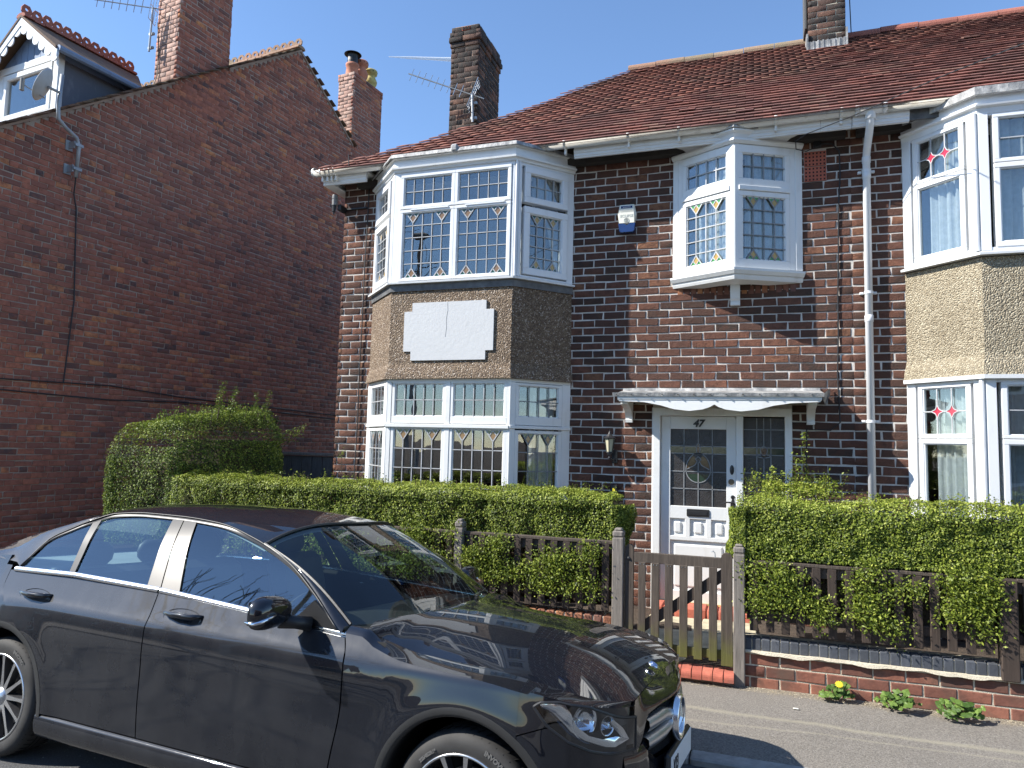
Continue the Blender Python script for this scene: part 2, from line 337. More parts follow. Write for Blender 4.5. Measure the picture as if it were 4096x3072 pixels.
m_pave=asphalt('pavement_asphalt',(0.10,0.089,0.075),(0.335,0.305,0.265),True); m_road=asphalt('road_asphalt',(0.05,0.05,0.052),(0.13,0.13,0.13),False)
m_kerb=simple('concrete_kerb',(0.30,0.29,0.27),0.9,var=0.25,scale=12,bump=0.4); m_slab=simple('stone_path',(0.45,0.40,0.28),0.9,var=0.3,scale=8,bump=0.4); m_soil=simple('garden_soil',(0.07,0.05,0.035),0.95,var=0.4,scale=10,bump=1.0,bd=0.03)
def leafmat(name,stops,trans=0.3,rough=0.5):
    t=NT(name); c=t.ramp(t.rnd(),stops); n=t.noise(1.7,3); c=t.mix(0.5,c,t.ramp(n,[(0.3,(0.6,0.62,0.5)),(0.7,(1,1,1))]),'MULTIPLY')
    b=t.n('BsdfPrincipled'); t.l(c,b.inputs['Base Color']); b.inputs['Roughness'].default_value=rough; b.inputs['Specular IOR Level'].default_value=0.28
    tl=t.n('BsdfTranslucent'); t.l(c,tl.inputs[0]); a=t.n('MixShader'); a.inputs[0].default_value=trans; t.l(b.outputs[0],a.inputs[1]); t.l(tl.outputs[0],a.inputs[2]); t.l(a.outputs[0],t.out.inputs[0]); return t.m
m_privet=leafmat('privet_leaves',[(0,(0.022,0.04,0.010)),(0.35,(0.085,0.125,0.016)),(0.75,(0.24,0.30,0.035)),(1,(0.46,0.50,0.10))])
m_privetdk=leafmat('dark_privet_leaves',[(0,(0.018,0.038,0.010)),(0.4,(0.065,0.11,0.016)),(0.8,(0.18,0.245,0.03)),(1,(0.36,0.42,0.08))])
m_weed=leafmat('weed_leaves',[(0,(0.05,0.10,0.02)),(1,(0.18,0.27,0.06))],0.2,0.5)
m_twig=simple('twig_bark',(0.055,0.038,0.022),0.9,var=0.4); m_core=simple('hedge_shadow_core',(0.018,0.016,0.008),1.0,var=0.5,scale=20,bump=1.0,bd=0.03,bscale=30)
# ------------------------------------------------------------------ brickwork
def proj(P):
    d=Vector(P)-CAM; w=d.dot(Fv)
    if w<0.05: return None
    f=2850/4.0; return (512+f*d.dot(R2)/w, 384-f*d.dot(U2)/w, w)
def _link(name,data,parent=None,local=False):
    o=bpy.data.objects.new(name,data); COL.objects.link(o)
    if parent is not None:
        o.parent=parent
        if not local: o.matrix_parent_inverse=parent.matrix_basis.inverted()
    return o
LOCAL=[False]
def link(name,data,parent=None): return _link(name,data,parent,LOCAL[0])
def brick_geo(u0,u1,z0,z1,out,dep,ch=0.005,jit=0.0025,rng=RNG):
    """arrays for N bricks; local x=u, y=inward, z"""
    N=len(u0); V=np.zeros((N,12,3))
    cu=np.stack([u0,u1,u1,u0],1); cz=np.stack([z0,z0,z1,z1],1); su=np.array([1,-1,-1,1])*1.0; sz=np.array([1,1,-1,-1])*1.0
    j=rng.normal(0,jit,(N,4,2))
    V[:,0:4,0]=cu+j[:,:,0]; V[:,0:4,2]=cz+j[:,:,1]; V[:,0:4,1]=dep
    V[:,4:8,0]=cu+j[:,:,0]; V[:,4:8,2]=cz+j[:,:,1]; V[:,4:8,1]=-out[:,None]+ch*0.8
    V[:,8:12,0]=cu+j[:,:,0]+su*ch; V[:,8:12,2]=cz+j[:,:,1]+sz*ch; V[:,8:12,1]=-out[:,None]+rng.normal(0,0.0008,(N,4))
    Q=[]
    for a in range(4):
        b=(a+1)%4; Q.append((a,b,4+b,4+a)); Q.append((4+a,4+b,8+b,8+a))
    Q.append((8,9,10,11)); Q=np.array(Q)
    F=(np.arange(N)[:,None,None]*12+Q[None]).reshape(-1,4)
    return V.reshape(-1,3),F,len(Q)
def xf(V,T):
    A=np.array(T); return V@A[:3,:3].T+A[:3,3]
def frameT(ox,oy,ang):      # local X along heading ang (radians from +x), Y inward (left of travel), Z up
    return Matrix.Translation((ox,oy,0))@Matrix.Rotation(ang,4,'Z')
def brick_wall(parent,T,u_lo,u_hi,z_top,z_bot,pitch,course,mat,joint=0.011,jz=None,openings=(),clip=None,phase=0.0,single=0,dep=0.03,bond='stretch',jit=0.002,name='brick',vis=None,outj=0.0018,top_is_joint=True,gap_prob=0):
    jz=jz or joint; rows=int(math.ceil((z_top-z_bot)/course)); L=[]
    for r in range(rows):
        z1=z_top-r*course-jz/2; z0=z1-course+jz
        if z0<z_bot-0.02: z0=max(z0,z_bot)
        if z1-z0<0.015: continue
        zc=(z0+z1)/2; lo,hi=u_lo,u_hi
        if clip: lo,hi=clip(zc,z1)
        if hi-lo<0.03: continue
        head=(bond=='garden' and r%5==3); p=pitch/2 if head else pitch
        off=phase+(p/2 if (r%2==(1)) else 0)+ (random.uniform(-.012,.012))
        k0=int(math.floor((lo-off)/p)); k=k0
        while off+k*p<hi:
            a=off+k*p+joint/2; b=off+(k+1)*p-joint/2; k+=1
            segs=[(max(a,lo),min(b,hi))]
            for (x0,x1,y0,y1) in openings:
                if y0<zc<y1:
                    ns=[]
                    for s0,s1 in segs:
                        if s1<=x0 or s0>=x1: ns.append((s0,s1)); continue
                        if s0<x0: ns.append((s0,x0))
                        if s1>x1: ns.append((x1,s1))
                    segs=ns
            for s0,s1 in segs:
                if s1-s0>0.025: L.append((s0,s1,z0,z1,abs((s1-s0)-(pitch-joint))<1e-6 and abs((z1-z0)-(course-jz))<1e-6))
    A=np.array([l[:4] for l in L]); full=np.array([l[4] for l in L])
    sel=np.zeros(len(L),bool)
    if single:
        sc=[]
        for i,l in enumerate(L):
            if not l[4]: continue
            P=T@Vector(((l[0]+l[1])/2,0,(l[2]+l[3])/2)); q=proj(P)
            if q is None or not(-5<q[0]<1029 and -5<q[1]<773): continue
            if vis and not vis(q[0]*4,q[1]*4): continue
            sc.append((q[2],i))
        sc.sort(); 
        for _,i in sc[:single]: sel[i]=True
    nv=28; bw=pitch-joint; bh=course-jz; var=[]
    if sel.any():
        for v in range(nv):
            V,F,_=brick_geo(np.array([-bw/2]),np.array([bw/2]),np.array([-bh/2]),np.array([bh/2]),np.array([0.0]),dep,jit=jit)
            me=bpy.data.meshes.new(name); me.from_pydata(V.tolist(),[],F.tolist()); me.materials.append(mat)
            a=me.attributes.new('rnd','FLOAT','FACE'); a.data.foreach_set('value',[(v+0.5)/nv]*len(F)); var.append(me)
        for i in np.nonzero(sel)[0]:
            u0,u1,z0,z1=A[i]; o=_link(name,random.choice(var),parent)
            o.matrix_basis=T@Matrix.Translation(((u0+u1)/2,max(-.004,min(.004,random.gauss(0,outj))),(z0+z1)/2))@Matrix.Rotation(random.gauss(0,.004),4,'Y')
    R=A[~sel]
    if len(R):
        V,F,nf=brick_geo(R[:,0],R[:,1],R[:,2],R[:,3],np.clip(RNG.normal(0,outj,len(R)),-.004,.004),dep,jit=jit)
        o=arr_mesh('brickwork',xf(V,T),F,mat,np.repeat(RNG.random(len(R)),nf),parent); o['kind']='stuff'
    return len(L)
def rect_minus(u0,u1,z0,z1,ops):
    us=sorted({u0,u1,*[min(max(o[i],u0),u1) for o in ops for i in (0,1)]}); out=[]
    for a,b in zip(us[:-1],us[1:]):
        if b-a<1e-6: continue
        c=(a+b)/2; zs=[z0]; blocks=sorted([(o[2],o[3]) for o in ops if o[0]<c<o[1]]); cur=z0
        for s,e in blocks:
            if s>cur: out.append((a,b,cur,min(s,z1)))
            cur=max(cur,e)
        if cur<z1: out.append((a,b,cur,z1))
    return out
def wall_back(parent,T,u0,u1,z0,z1,ops,mat,y0=0.008,y1=0.22,name='mortar_wall'):
    mb=MB()
    for a,b,c,d in rect_minus(u0,u1,z0,z1,ops): mb.box(a,b,y0,y1,c,d,T)
    return mb.build(name,mat,parent)
def row_units(parent,T,us,ue,n,z0,z1,mat,joint=0.009,dep=0.05,name='coping_brick',bev=0.006,y0=0.0,jit=0.0012):
    p=(ue-us)/n; var=[]
    for v in range(10):
        mb=MB(); mb.rv=(v+.5)/10; w=(p-joint)/2; h=(z1-z0)/2
        mb.bbox(-w+random.uniform(0,.001),w-random.uniform(0,.001),0,dep,-h,h-random.uniform(0,.002),bev)
        me=bpy.data.meshes.new(name); me.from_pydata(mb.v,[],mb.f); me.materials.append(mat); a=me.attributes.new('rnd','FLOAT','FACE'); a.data.foreach_set('value',mb.r); var.append(me)
    for i in range(n):
        o=_link(name,random.choice(var),parent); o.matrix_basis=T@Matrix.Translation((us+(i+.5)*p,y0+random.gauss(0,jit),(z0+z1)/2))@Matrix.Rotation(random.gauss(0,.012),4,'Y')
I4=Matrix.Identity(4)
# ------------------------------------------------------------------ windows
class Win:
    def __init__(s,T,parent,frame_mat,came_mat=None,cw=0.009):
        s.T=T; s.p=parent; s.fm=frame_mat; s.fr=MB(); s.cm=MB(); s.cmat=came_mat or m_came; s.cw=cw; s.st=[]
    def bx(s,u0,u1,z0,z1,y0=-0.02,y1=0.05,bev=0.004): s.fr.box(u0,u1,y0,y1,z0,z1,s.T,bev)
    def stain(s,mat,poly,y=0.004):
        mb=MB(); mb.prism(poly,y,y+0.004,s.T); s.st.append((mb,mat))
    def cline(s,a,b,w=None):
        w=(w or s.cw)/2; d=Vector((b[0]-a[0],0,b[1]-a[1])); L=d.length; d/=L; n=Vector((-d.z,0,d.x))
        poly=[(a[0]+n.x*w,a[1]+n.z*w),(a[0]-n.x*w,a[1]-n.z*w),(b[0]-n.x*w,b[1]-n.z*w),(b[0]+n.x*w,b[1]+n.z*w)]
        s.cm.prism(poly,-0.001,0.009,s.T)
    def light(s,u0,u1,z0,z1,ring=(0.04,0.04,0.04,0.04),ys=-0.02,yg=0.012,cols=0,rows=0,hz=None,dia=None,dcol=None,glass=None,bar=True):
        l,r,b,t=ring; fb=s.bx
        fb(u0-l,u1+r,z0-b,z0,ys); fb(u0-l,u1+r,z1,z1+t,ys); fb(u0-l,u0,z0-.001,z1+.001,ys+.0015); fb(u1,u1+r,z0-.001,z1+.001,ys+.0015)
        # inner bead
        e=0.010
        fb(u0-.002,u1+.002,z0-.002,z0+e,ys+.012,.03,.003); fb(u0-.002,u1+.002,z1-e,z1+.002,ys+.012,.03,.003); fb(u0-.002,u0+e,z0,z1,ys+.013,.03,.003); fb(u1-e,u1+.002,z0,z1,ys+.013,.03,.003)
        cw=(u1-u0)/cols if cols else 0; us=[u0+cw*i for i in range(1,cols)] if cols else []
        hs=hz if hz is not None else [z0+(z1-z0)*i/rows for i in range(1,rows)] if rows else []
        tops={}
        if s.fm is m_paint and us:
            ue=[u0]+us+[u1]; ze=[z0]+sorted(hs)+[z1]
            for a,b in zip(ue[:-1],ue[1:]):
                for c,d in zip(ze[:-1],ze[1:]):
                    g=MB(); RT=s.T@Matrix.Translation(((a+b)/2,yg,(c+d)/2))@Matrix.Rotation(random.gauss(0,.004),4,'X')@Matrix.Rotation(random.gauss(0,.004),4,'Z'); g.box(-(b-a)/2,(b-a)/2,0,.004,-(d-c)/2,(d-c)/2,RT); g.build('pane',glass or m_glass,s.p)
        else:
            g=MB(); g.box(u0,u1,yg,yg+0.004,z0,z1,s.T); g.build('pane',glass or m_glass,s.p)
        if dia:
            dn,a,hgt,gm,am=dia
            for i in dn['top']:
                uc=us[i]; s.vee(uc,z1,a,-hgt,gm,am); tops.setdefault(i,[z0,z1])[1]=z1-hgt
            for i in dn['bot']:
                uc=us[i]; s.vee(uc,z0,a,hgt,gm,am); tops.setdefault(i,[z0,z1])[0]=z0+hgt
        for i,u in enumerate(us):
            zz=tops.get(i,[z0,z1]); s.cline((u,zz[0]),(u,zz[1]))
        for h in hs: s.cline((u0,h),(u1,h))
    def vee(s,uc,zb,a,h,gm,am):
        s.cline((uc-a,zb),(uc,zb+h),.011); s.cline((uc+a,zb),(uc,zb+h),.011)
        s.cline((uc-a/2,zb+h/2),(uc,zb+h*.04),.009); s.cline((uc+a/2,zb+h/2),(uc,zb+h*.04),.009)
        P=lambda *q:[p if h<0 else p for p in (q if h>0 else q[::-1])]
        s.stain(am,P((uc,zb+h*.05),(uc+a/2,zb+h*.5),(uc,zb+h*.96),(uc-a/2,zb+h*.5)))
        s.stain(gm,P((uc-a,zb),(uc,zb),(uc-a/2,zb+h/2)),0.005); s.stain(gm,P((uc,zb),(uc+a,zb),(uc+a/2,zb+h/2)),0.005)
    def star(s,uc,zc,r,mat,top,bot,left,right,cw=0.009):
        pts=[]
        for k in range(4):
            a0=PI/2*k; p0=Vector((math.cos(a0),math.sin(a0)))*r; p1=Vector((math.cos(a0+PI/2),math.sin(a0+PI/2)))*r
            for j in range(5):
                t=j/5; m=p0*(1-t)+p1*t; m*=1-0.36*math.sin(PI*t); pts.append((uc+m.x,zc+m.y))
        s.stain(mat,pts[::-1]); 
        for i in range(len(pts)): s.cline(pts[i],pts[(i+1)%len(pts)],.007)
        for a,b in (((uc,zc+r),(uc,top)),((uc,zc-r),(uc,bot)),((uc-r,zc),(left,zc)),((uc+r,zc),(right,zc))): s.cline(a,b,cw)
    def done(s):
        s.fr.build('window_frame',s.fm,s.p)
        if s.cm.v: s.cm.build('lead_strips',s.cmat,s.p)
        for mb,m in s.st: mb.build('stained_glass',m,s.p)
def curtain(parent,T,u0,u1,z0,z1,y,waves=7,amp=0.02,tie=None,seed=0,name='curtain'):
    n=int(max(12,(u1-u0)*90)); m=14; P=[]; rg=random.Random(seed); ph=[rg.uniform(0,6.28) for _ in range(4)]
    for i in range(n+1):
        col=[]
        for j in range(m+1):
            f=i/n; g=j/m; a=u0; b=u1
            if tie: a=u0+(tie*(g**1.5) if tie>0 else 0); b=u1+(tie*(g**1.5) if tie<0 else 0)
            u=a+(b-a)*f; yy=y+amp*math.sin(f*waves*6.28+ph[0]+.5*math.sin(3*g+ph[1]))+amp*.5*math.sin(f*waves*14+ph[2])
            col.append(tuple(T@Vector((u,yy,z1+(z0-z1)*g))))
        P.append(col)
    mb=MB(); mb.smooth=True; mb.grid(P); return mb.build(name,m_curt,parent)
def bayT(x0,y0,x1,y1):
    return frameT(x0,y0,math.atan2(y1-y0,x1-x0)), math.hypot(x1-x0,y1-y0)

# ------------------------------------------------------------------ number 47
house=thing('brick_house','dark brick house with white bay windows, pebbledash panel and white front door numbered 47','house',(-0.3,0.3,0))
XL,XP,ZT=-3.29,2.62,5.06
OPS=[(-2.79,-0.305,0.45,2.41),(-2.79,-0.305,3.5,4.9),(0.93,2.08,3.58,4.9),(0.652,2.045,0.05,2.162)]
AIR=[(2.18,2.396,4.503,4.826)]
wall_back(house,I4,XL+.01,XP,-0.1,ZT,OPS,m_mortar,name='wall')
def vis47(x,y): return x>1320 and y<2060 and not(1480<x<2280 and y>640) and not(2700<x<3210 and 590<y<1130) and not (2610<x<3170 and y>1630)
brick_wall(house,I4,XL,XP,4.933+.0854,0.02,.2385,.08537,m_brick,joint=.0145,openings=OPS+AIR,phase=-0.005-.006,single=300,vis=vis47,jit=.0028)
# left return wall (side of the house)
TS=frameT(XL,6.6,-PI/2)
wall_back(house,TS,0.0,6.35,-0.1,ZT,[],m_mortar,name='side_wall')
brick_wall(house,TS,0,6.6,4.933+.0854,0.02,.2385,.08537,m_brick,joint=.0145,phase=.05,jit=.0028)
mb=MB(); mb.box(XL+.25,XP,6.35,6.6,0,ZT); mb.build('rear_wall',m_mortar,house)
# rooms
mb=MB(); 
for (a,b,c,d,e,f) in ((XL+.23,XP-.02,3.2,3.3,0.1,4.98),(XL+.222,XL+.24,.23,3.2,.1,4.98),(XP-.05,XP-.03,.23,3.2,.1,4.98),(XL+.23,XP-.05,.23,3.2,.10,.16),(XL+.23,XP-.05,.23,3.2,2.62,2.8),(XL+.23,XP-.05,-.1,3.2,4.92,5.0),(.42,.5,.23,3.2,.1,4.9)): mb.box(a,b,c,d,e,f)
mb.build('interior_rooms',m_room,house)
# ---- bay
BL,BR,FL,FR,BY=-2.83,-0.265,-2.255,-0.785,-0.57
path=[(BL,0.0),(FL,BY),(FR,BY),(BR,0.0)]
bay=_link('bay_window',None,house); bay.empty_display_size=.1
def sw(name,prof,mat,parent=bay,pth=path): 
    mb=MB(); mb.sweep(pth,prof); return mb.build(name,mat,parent)
sw('pebbledash_panel',[(-.12,2.44),(.045,2.435),(.035,2.5),(.0,2.60),(-.005,3.45),(-.12,3.45)],m_peb)
sw('panel_board',[(-.2,2.40),(0.0,2.40),(0.0,2.436),(-.2,2.436)],m_paint)
sw('lead_flashing',[(-.1,3.442),(.012,3.437),(.016,3.515),(-.1,3.515)],m_leaddark)
sw('sill',[(-.1,3.517),(.055,3.517),(.058,3.535),(.0,3.552),(-.1,3.552)],m_upvc)
sw('cornice',[(-.1,4.835),(.022,4.835),(.03,4.86),(.055,4.868),(.058,4.888),(.03,4.90),(.025,4.985),(.045,4.995),(.045,5.012),(-.1,5.012)],m_paint)
mb=MB(); mb.sweep(path,[(-.45,5.2),(.06,5.02),(.075,4.985),(.085,4.99),(.07,5.035),(-.45,5.22)]); 
mb.bbox(-1.53,-1.45,BY-.095,BY+.05,4.99,5.075,.015); mb.build('lead_roof',m_lead,bay)
mb=MB(); mb.add([(BL,0,5.0),(FL,BY,5.0),(FR,BY,5.0),(BR,0,5.0)],[(0,1,2,3)]); mb.build('soffit',m_paint,bay)
# render plaque
rp=[(-1.968,3.296),(-1.968,3.198),(-2.066,3.198),(-2.066,2.745),(-1.973,2.745),(-1.973,2.642),(-1.074,2.642),(-1.074,2.742),(-.985,2.742),(-.985,3.195),(-1.075,3.195),(-1.075,3.296)]
mb=MB(); mb.prism(rp,BY-.016,BY+.02); mb.build('render_plaque',m_render,bay)
mb=MB(); mb.tube([(-1.535,BY-.0165,3.29),(-1.53,BY-.0165,3.2),(-1.545,BY-.0165,3.1),(-1.54,BY-.0165,3.0),(-1.552,BY-.0165,2.9)],.0016,4); mb.build('crack',m_leaddark,bay)
# upper bay windows
DIA=lambda t,b:{'top':t,'bot':b}
def dia(t,b,a=.085,h=.118,g=m_sgreen,am=m_samber): return (DIA(t,b),a,h,g,am)
T,L=bayT(FL,BY,FR,BY); w=Win(T,bay,m_upvc,cw=.0075); U=lambda x:x-FL
w.bx(0,L,3.552,3.585-.028,-.005,.06); w.bx(0,U(-2.175),3.55,4.84,-.008,.06); w.bx(U(-.815),L,3.55,4.84,-.008,.06); w.bx(0,L,4.8,4.84,-.005,.06)
for a,b in ((-2.132,-1.53),(-1.455,-.858)):
    w.light(U(a),U(b),4.430,4.766,(.038,.038,.035,.034),cols=5,rows=2); w.light(U(a),U(b),3.585,4.351,(.038,.038,.03,.035),cols=5,rows=0,hz=[3.585+.766*k/5.05 for k in (1.12,2.12,3.12,4.05)][0:4],dia=dia([0,3],[0,3]))
    w.bx(U(a)+.1,U(b)-.03,4.372,4.388,-.03,0,.003)
w.done()
T,L=bayT(FR,BY,BR,0.0); w=Win(T,bay,m_upvc)
w.bx(0,.085,3.552,4.84,-.012,.05); w.bx(L-.085,L,3.552,4.84,-.005,.05); w.bx(.08,L-.08,4.8,4.84,-.005,.05); w.bx(.08,L-.08,3.55,3.575,-.005,.05)
w.bx(.0,.02,3.552,4.84,-.03,.0); w.bx(.045,.06,3.552,4.84,-.024,.0)
w.light(.185,L-.165,4.452,4.722,(.07,.07,.065,.07),-.03,cols=4,rows=2); w.light(.185,L-.165,3.655,4.27,(.07,.07,.07,.075),-.03,cols=4,hz=[3.655+.615*k/5 for k in (1.1,2.1,3.1,4.0)],dia=dia([0,2],[0,2],.075,.11,am=m_sgold))
curtain(bay,T,.42,L-.15,3.6,4.76,.10,4,.02,tie=.22,seed=3); curtain(bay,T,.3,L-.15,4.40,4.76,.12,5,.015,seed=4)
w.done()
T,L=bayT(BL,0.0,FL,BY); w=Win(T,bay,m_upvc)
w.bx(0,.085,3.552,4.84,-.005,.05); w.bx(L-.085,L,3.552,4.84,-.012,.05); w.bx(.08,L-.08,4.8,4.84,-.005,.05); w.bx(.08,L-.08,3.55,3.575,-.005,.05)
w.light(.165,L-.185,4.452,4.722,(.07,.07,.065,.07),-.03,cols=4,rows=2); w.light(.165,L-.185,3.655,4.27,(.07,.07,.07,.075),-.03,cols=4,hz=[3.655+.615*k/5 for k in (1.1,2.1,3.1,4.0)],dia=dia([0,2],[0,2],.075,.11,am=m_sgold))
w.done()
# lower bay windows
T,L=bayT(FL,BY+.01,FR,BY+.01); w=Win(T,bay,m_paint); U=lambda x:x-FL
w.bx(0,U(-2.2),.6,2.40,-.008,.08); w.bx(U(-.815),L,.6,2.40,-.008,.08); w.bx(U(-1.535),U(-1.475),.6,2.40,-.012,.08); w.bx(0,L,1.895,1.935,-.03,.08); w.bx(0,L,.6,.78,-.01,.08)
for a,b in ((-2.158,-1.567),(-1.440,-.849)):
    w.light(U(a),U(b),2.021,2.383,(.036,.036,.08,.02),-.008,.02,cols=5,rows=2); w.light(U(a),U(b),.87,1.881,(.036,.036,.09,.02),-.008,.02,cols=5,hz=[1.05,1.25,1.447,1.66],dia=dia([0,3],[0,3],.085,.125))
w.done()
for kk,(ax,ay,bx_,by) in enumerate(((FR,BY,BR,0.0),(BL,0.0,FL,BY))):
    T,L=bayT(ax,ay,bx_,by); w=Win(T,bay,m_paint,m_came if kk else m_camedark); q=kk==0
    p0,p1=(.07,.11) if q else (.11,.07)
    w.bx(0,p0,.6,2.405,-.006,.07); w.bx(L-p1,L,.6,2.405,-.004,.07); w.bx(0,L,1.90,1.935,-.02,.07); w.bx(0,L,.6,.78,-.01,.07)
    w.light(p0+.045,L-p1-.045,2.03,2.365,(.045,.045,.09,.03),-.006,.02,cols=4,rows=2); w.light(p0+.045,L-p1-.045,.87,1.85,(.045,.045,.09,.035),-.006,.02,cols=4,hz=[1.05,1.25,1.447,1.65],dia=dia([0,2],[0,2],.075,.12,am=m_samber))
    w.done()
    if q: curtain(bay,T,.33,L-.12,.7,2.38,.12,4,.022,seed=8)
    else: curtain(bay,T,.15,.5,.7,2.38,.12,3,.022,seed=9)
# ---- oriel (triangular bay over the door)
OL,OR,OX,OY=0.857,2.157,1.50,-0.34
ori=_link('oriel_window',None,house); ori.empty_display_size=.1; op=[(OL,0),(OX,OY),(OR,0)]
def so(name,prof,mat,ext=0): 
    mb=MB(); mb.sweep(op,prof); return mb.build(name,mat,ori)
so('sill',[(-.15,3.50),(.03,3.50),(.055,3.535),(.055,3.555),(.0,3.57),(-.15,3.57)],m_paint); so('moulding',[(-.15,3.44),(.0,3.45),(.012,3.475),(.018,3.499),(-.15,3.499)],m_paint)
so('cornice',[(-.15,4.86),(.02,4.86),(.045,4.885),(.045,4.905),(.02,4.915),(.04,4.95),(.07,4.975),(.07,4.992),(-.15,4.992)],m_paint)
so('lead_roof',[(-.3,5.06),(.08,4.995),(.085,5.0),(.085,5.02),(-.3,5.09)],m_lead)
mb=MB(); mb.add([(OL+.1,0.03,3.46),(OX,OY+.12,3.46),(OR-.1,0.03,3.46)],[(0,1,2)]); mb.build('soffit',m_paint,ori)
mb=MB(); prof=[(-.02,3.235),(-.045,3.235),(-.05,3.27),(-.045,3.275),(-.07,3.30),(-.09,3.36),(-.10,3.42),(-.10,3.44),(-.13,3.445),(-.13,3.50),(-.02,3.50)]
def extr_x(mb,prof,x0,x1):   # prof (y,z) extruded over x
    n=len(prof); mb.add([(x0,y,z) for y,z in prof]+[(x1,y,z) for y,z in prof],[list(range(n)),list(range(2*n-1,n-1,-1))]+[(i,i+n,(i+1)%n+n,(i+1)%n) for i in range(n)])
extr_x(mb,[(y-.02 if y<-.02 else 0.0,z) for y,z in prof],1.452,1.548); mb.build('bracket',m_paint,ori)
for k,((ax,ay),(bx_,by)) in enumerate((((OL,0),(OX,OY)),((OX,OY),(OR,0)))):
    T,L=bayT(ax,ay,bx_,by); w=Win(T,ori,m_paint,m_camedark if k else m_came,.009); pl,pr=(.12,.045) if k==0 else (.045,.14)
    if k==0: w.bx(0,.065,3.57,4.86,-.012,.05); w.bx(.06,.12,3.57,4.86,-.004,.05)
    else: w.bx(L-.075,L,3.57,4.86,-.012,.05); w.bx(L-.14,L-.07,3.57,4.86,-.004,.05)
    w.bx(0 if k else L-.05,.05 if k else L,3.57,4.86,-.008,.05)
    w.bx(pl,L-pr,4.375,4.425,-.022,.05)
    w.light(pl+.045,L-pr-.045,4.50,4.772,(.045,.045,.075,.085),-.008,.02,cols=4,rows=2); w.light(pl+.045,L-pr-.045,3.66,4.318,(.045,.045,.09,.055),-.008,.02,cols=4,hz=[3.66+.658*j/5 for j in (.95,1.95,2.95,3.95)],dia=dia([0,2],[0,2],.072,.105,m_sbright,m_sgold))
    w.done()
    curtain(ori,T,pl+(.13 if k==0 else .10),L-pr-.03,3.6,4.80,.07 if k==0 else .06,6,.014,seed=20+k)
row_units(house,I4,.90,1.45,8,3.36,3.452,m_orangeb,.009,.03,'soldier_brick'); row_units(house,I4,1.555,2.10,8,3.36,3.452,m_orangeb,.009,.03,'soldier_brick')
# ---- air bricks
for z0 in (4.669,4.507):
    mb=MB(); x0,x1,z1=2.184,2.392,z0+.153
    nx,nz=6,4; dx=(x1-x0)/nx; dz=(z1-z0)/nz
    for i in range(nx+1):
        c=x0+i*dx; mb.box(max(x0,c-.0095),min(x1,c+.0095),-.005,.03,z0,z1)
    for j in range(nz+1):
        c=z0+j*dz; mb.box(x0,x1,-.0045,.028,max(z0,c-.0095),min(z1,c+.0095))
    ab=mb.build('air_brick',m_airbrick,house); mb=MB(); mb.box(x0,x1,.0,.006,z0,z1); mb.build('hole_shade_backing',m_dark,ab)  # dark sheet behind the bars stands in for shade in the holes
# ---- eaves, gutter
eav=_link('eaves',None,house); eav.empty_display_size=.1
FZ=4.905
def fascia_seg(x0,x1,zb=FZ,dy=0.0):
    mb=MB(); y=-.30
    extr_x(mb,[(y+dy,5.03),(y-.014+dy,5.03),(y-.014+dy,zb+.055),(y-.004+dy,zb+.045),(y-.004+dy,zb+.02),(y+.004+dy,zb+.012),(y+.006+dy,zb),(y+.03,zb),(y+.03,5.03)],x0,x1)
    extr_x(mb,[(y+.031,5.03),(.02,5.045),(.02,5.06),(y+.031,5.06)],x0,x1); return mb
for a,b in ((-3.40,BL+.02),(BR+.07,OL-.10),(OL-.10,OR+.16),(OR+.16,2.60)):
    fascia_seg(a+.001,b-.001).build('fascia_board',m_paint,eav)
fascia_seg(2.605,3.10,dy=-.012).build('fascia_board',m_upvc,eav)
mb=MB(); mb.box(-3.42,-3.40,-.30,6.8,FZ,5.05); mb.build('side_fascia',m_paint,eav)
mb=MB(); mb.box(-3.40,XL-.002,-.268,6.8,FZ+.003,FZ+.02); mb.build('side_soffit',m_paint,eav)
GY,GZ=-.365,5.058
def gutter(x0,x1):
    mb=MB(); mb.smooth=True; ro,ri=.060,.055; a=[PI+PI*k/12 for k in range(13)]
    prof=[(GY+ro*math.cos(t),GZ+ro*math.sin(t)) for t in a]+[(GY+ri*math.cos(t),GZ+ri*math.sin(t)) for t in a[::-1]]
    extr_x(mb,prof,x0,x1); return mb
gutter(-3.50,-2.3).build('gutter',m_gutter,eav); gutter(-2.3,-.5).build('gutter',m_gutter,eav); gutter(-.5,2.62).build('gutter',m_gutter,eav)
mb=MB(); mb.lathe([(0,0),(.03,.004),(.052,.02),(.060,.05)],14,Matrix.Translation((-3.55,GY,GZ-.0))@Matrix.Rotation(PI/2,4,'Y')); mb.build('gutter_end',m_gutter,eav)
def gbr(x,wd=.018,hook=True,m=m_gutter):
    mb=MB(); mb.smooth=True; a=[PI-.1+(PI+.2)*k/10 for k in range(11)]; prof=[(GY+.066*math.cos(t),GZ+.066*math.sin(t)) for t in a]+[(GY+.057*math.cos(t),GZ+.057*math.sin(t)) for t in a[::-1]]
    extr_x(mb,prof,x-wd,x+wd)
    if hook: mb.smooth=False; mb.box(x-.01,x+.01,GY+.005,-.314,GZ-.12,GZ-.05)
    mb.build('gutter_bracket',m,eav)
for x in (-3.40,-3.33,-3.27,-3.21,-.28,.42,.95,1.9,2.50): gbr(x, .010 if x<-3 else .014)
for x in (2.64,2.88): gbr(x,.018,False,m_upvc)
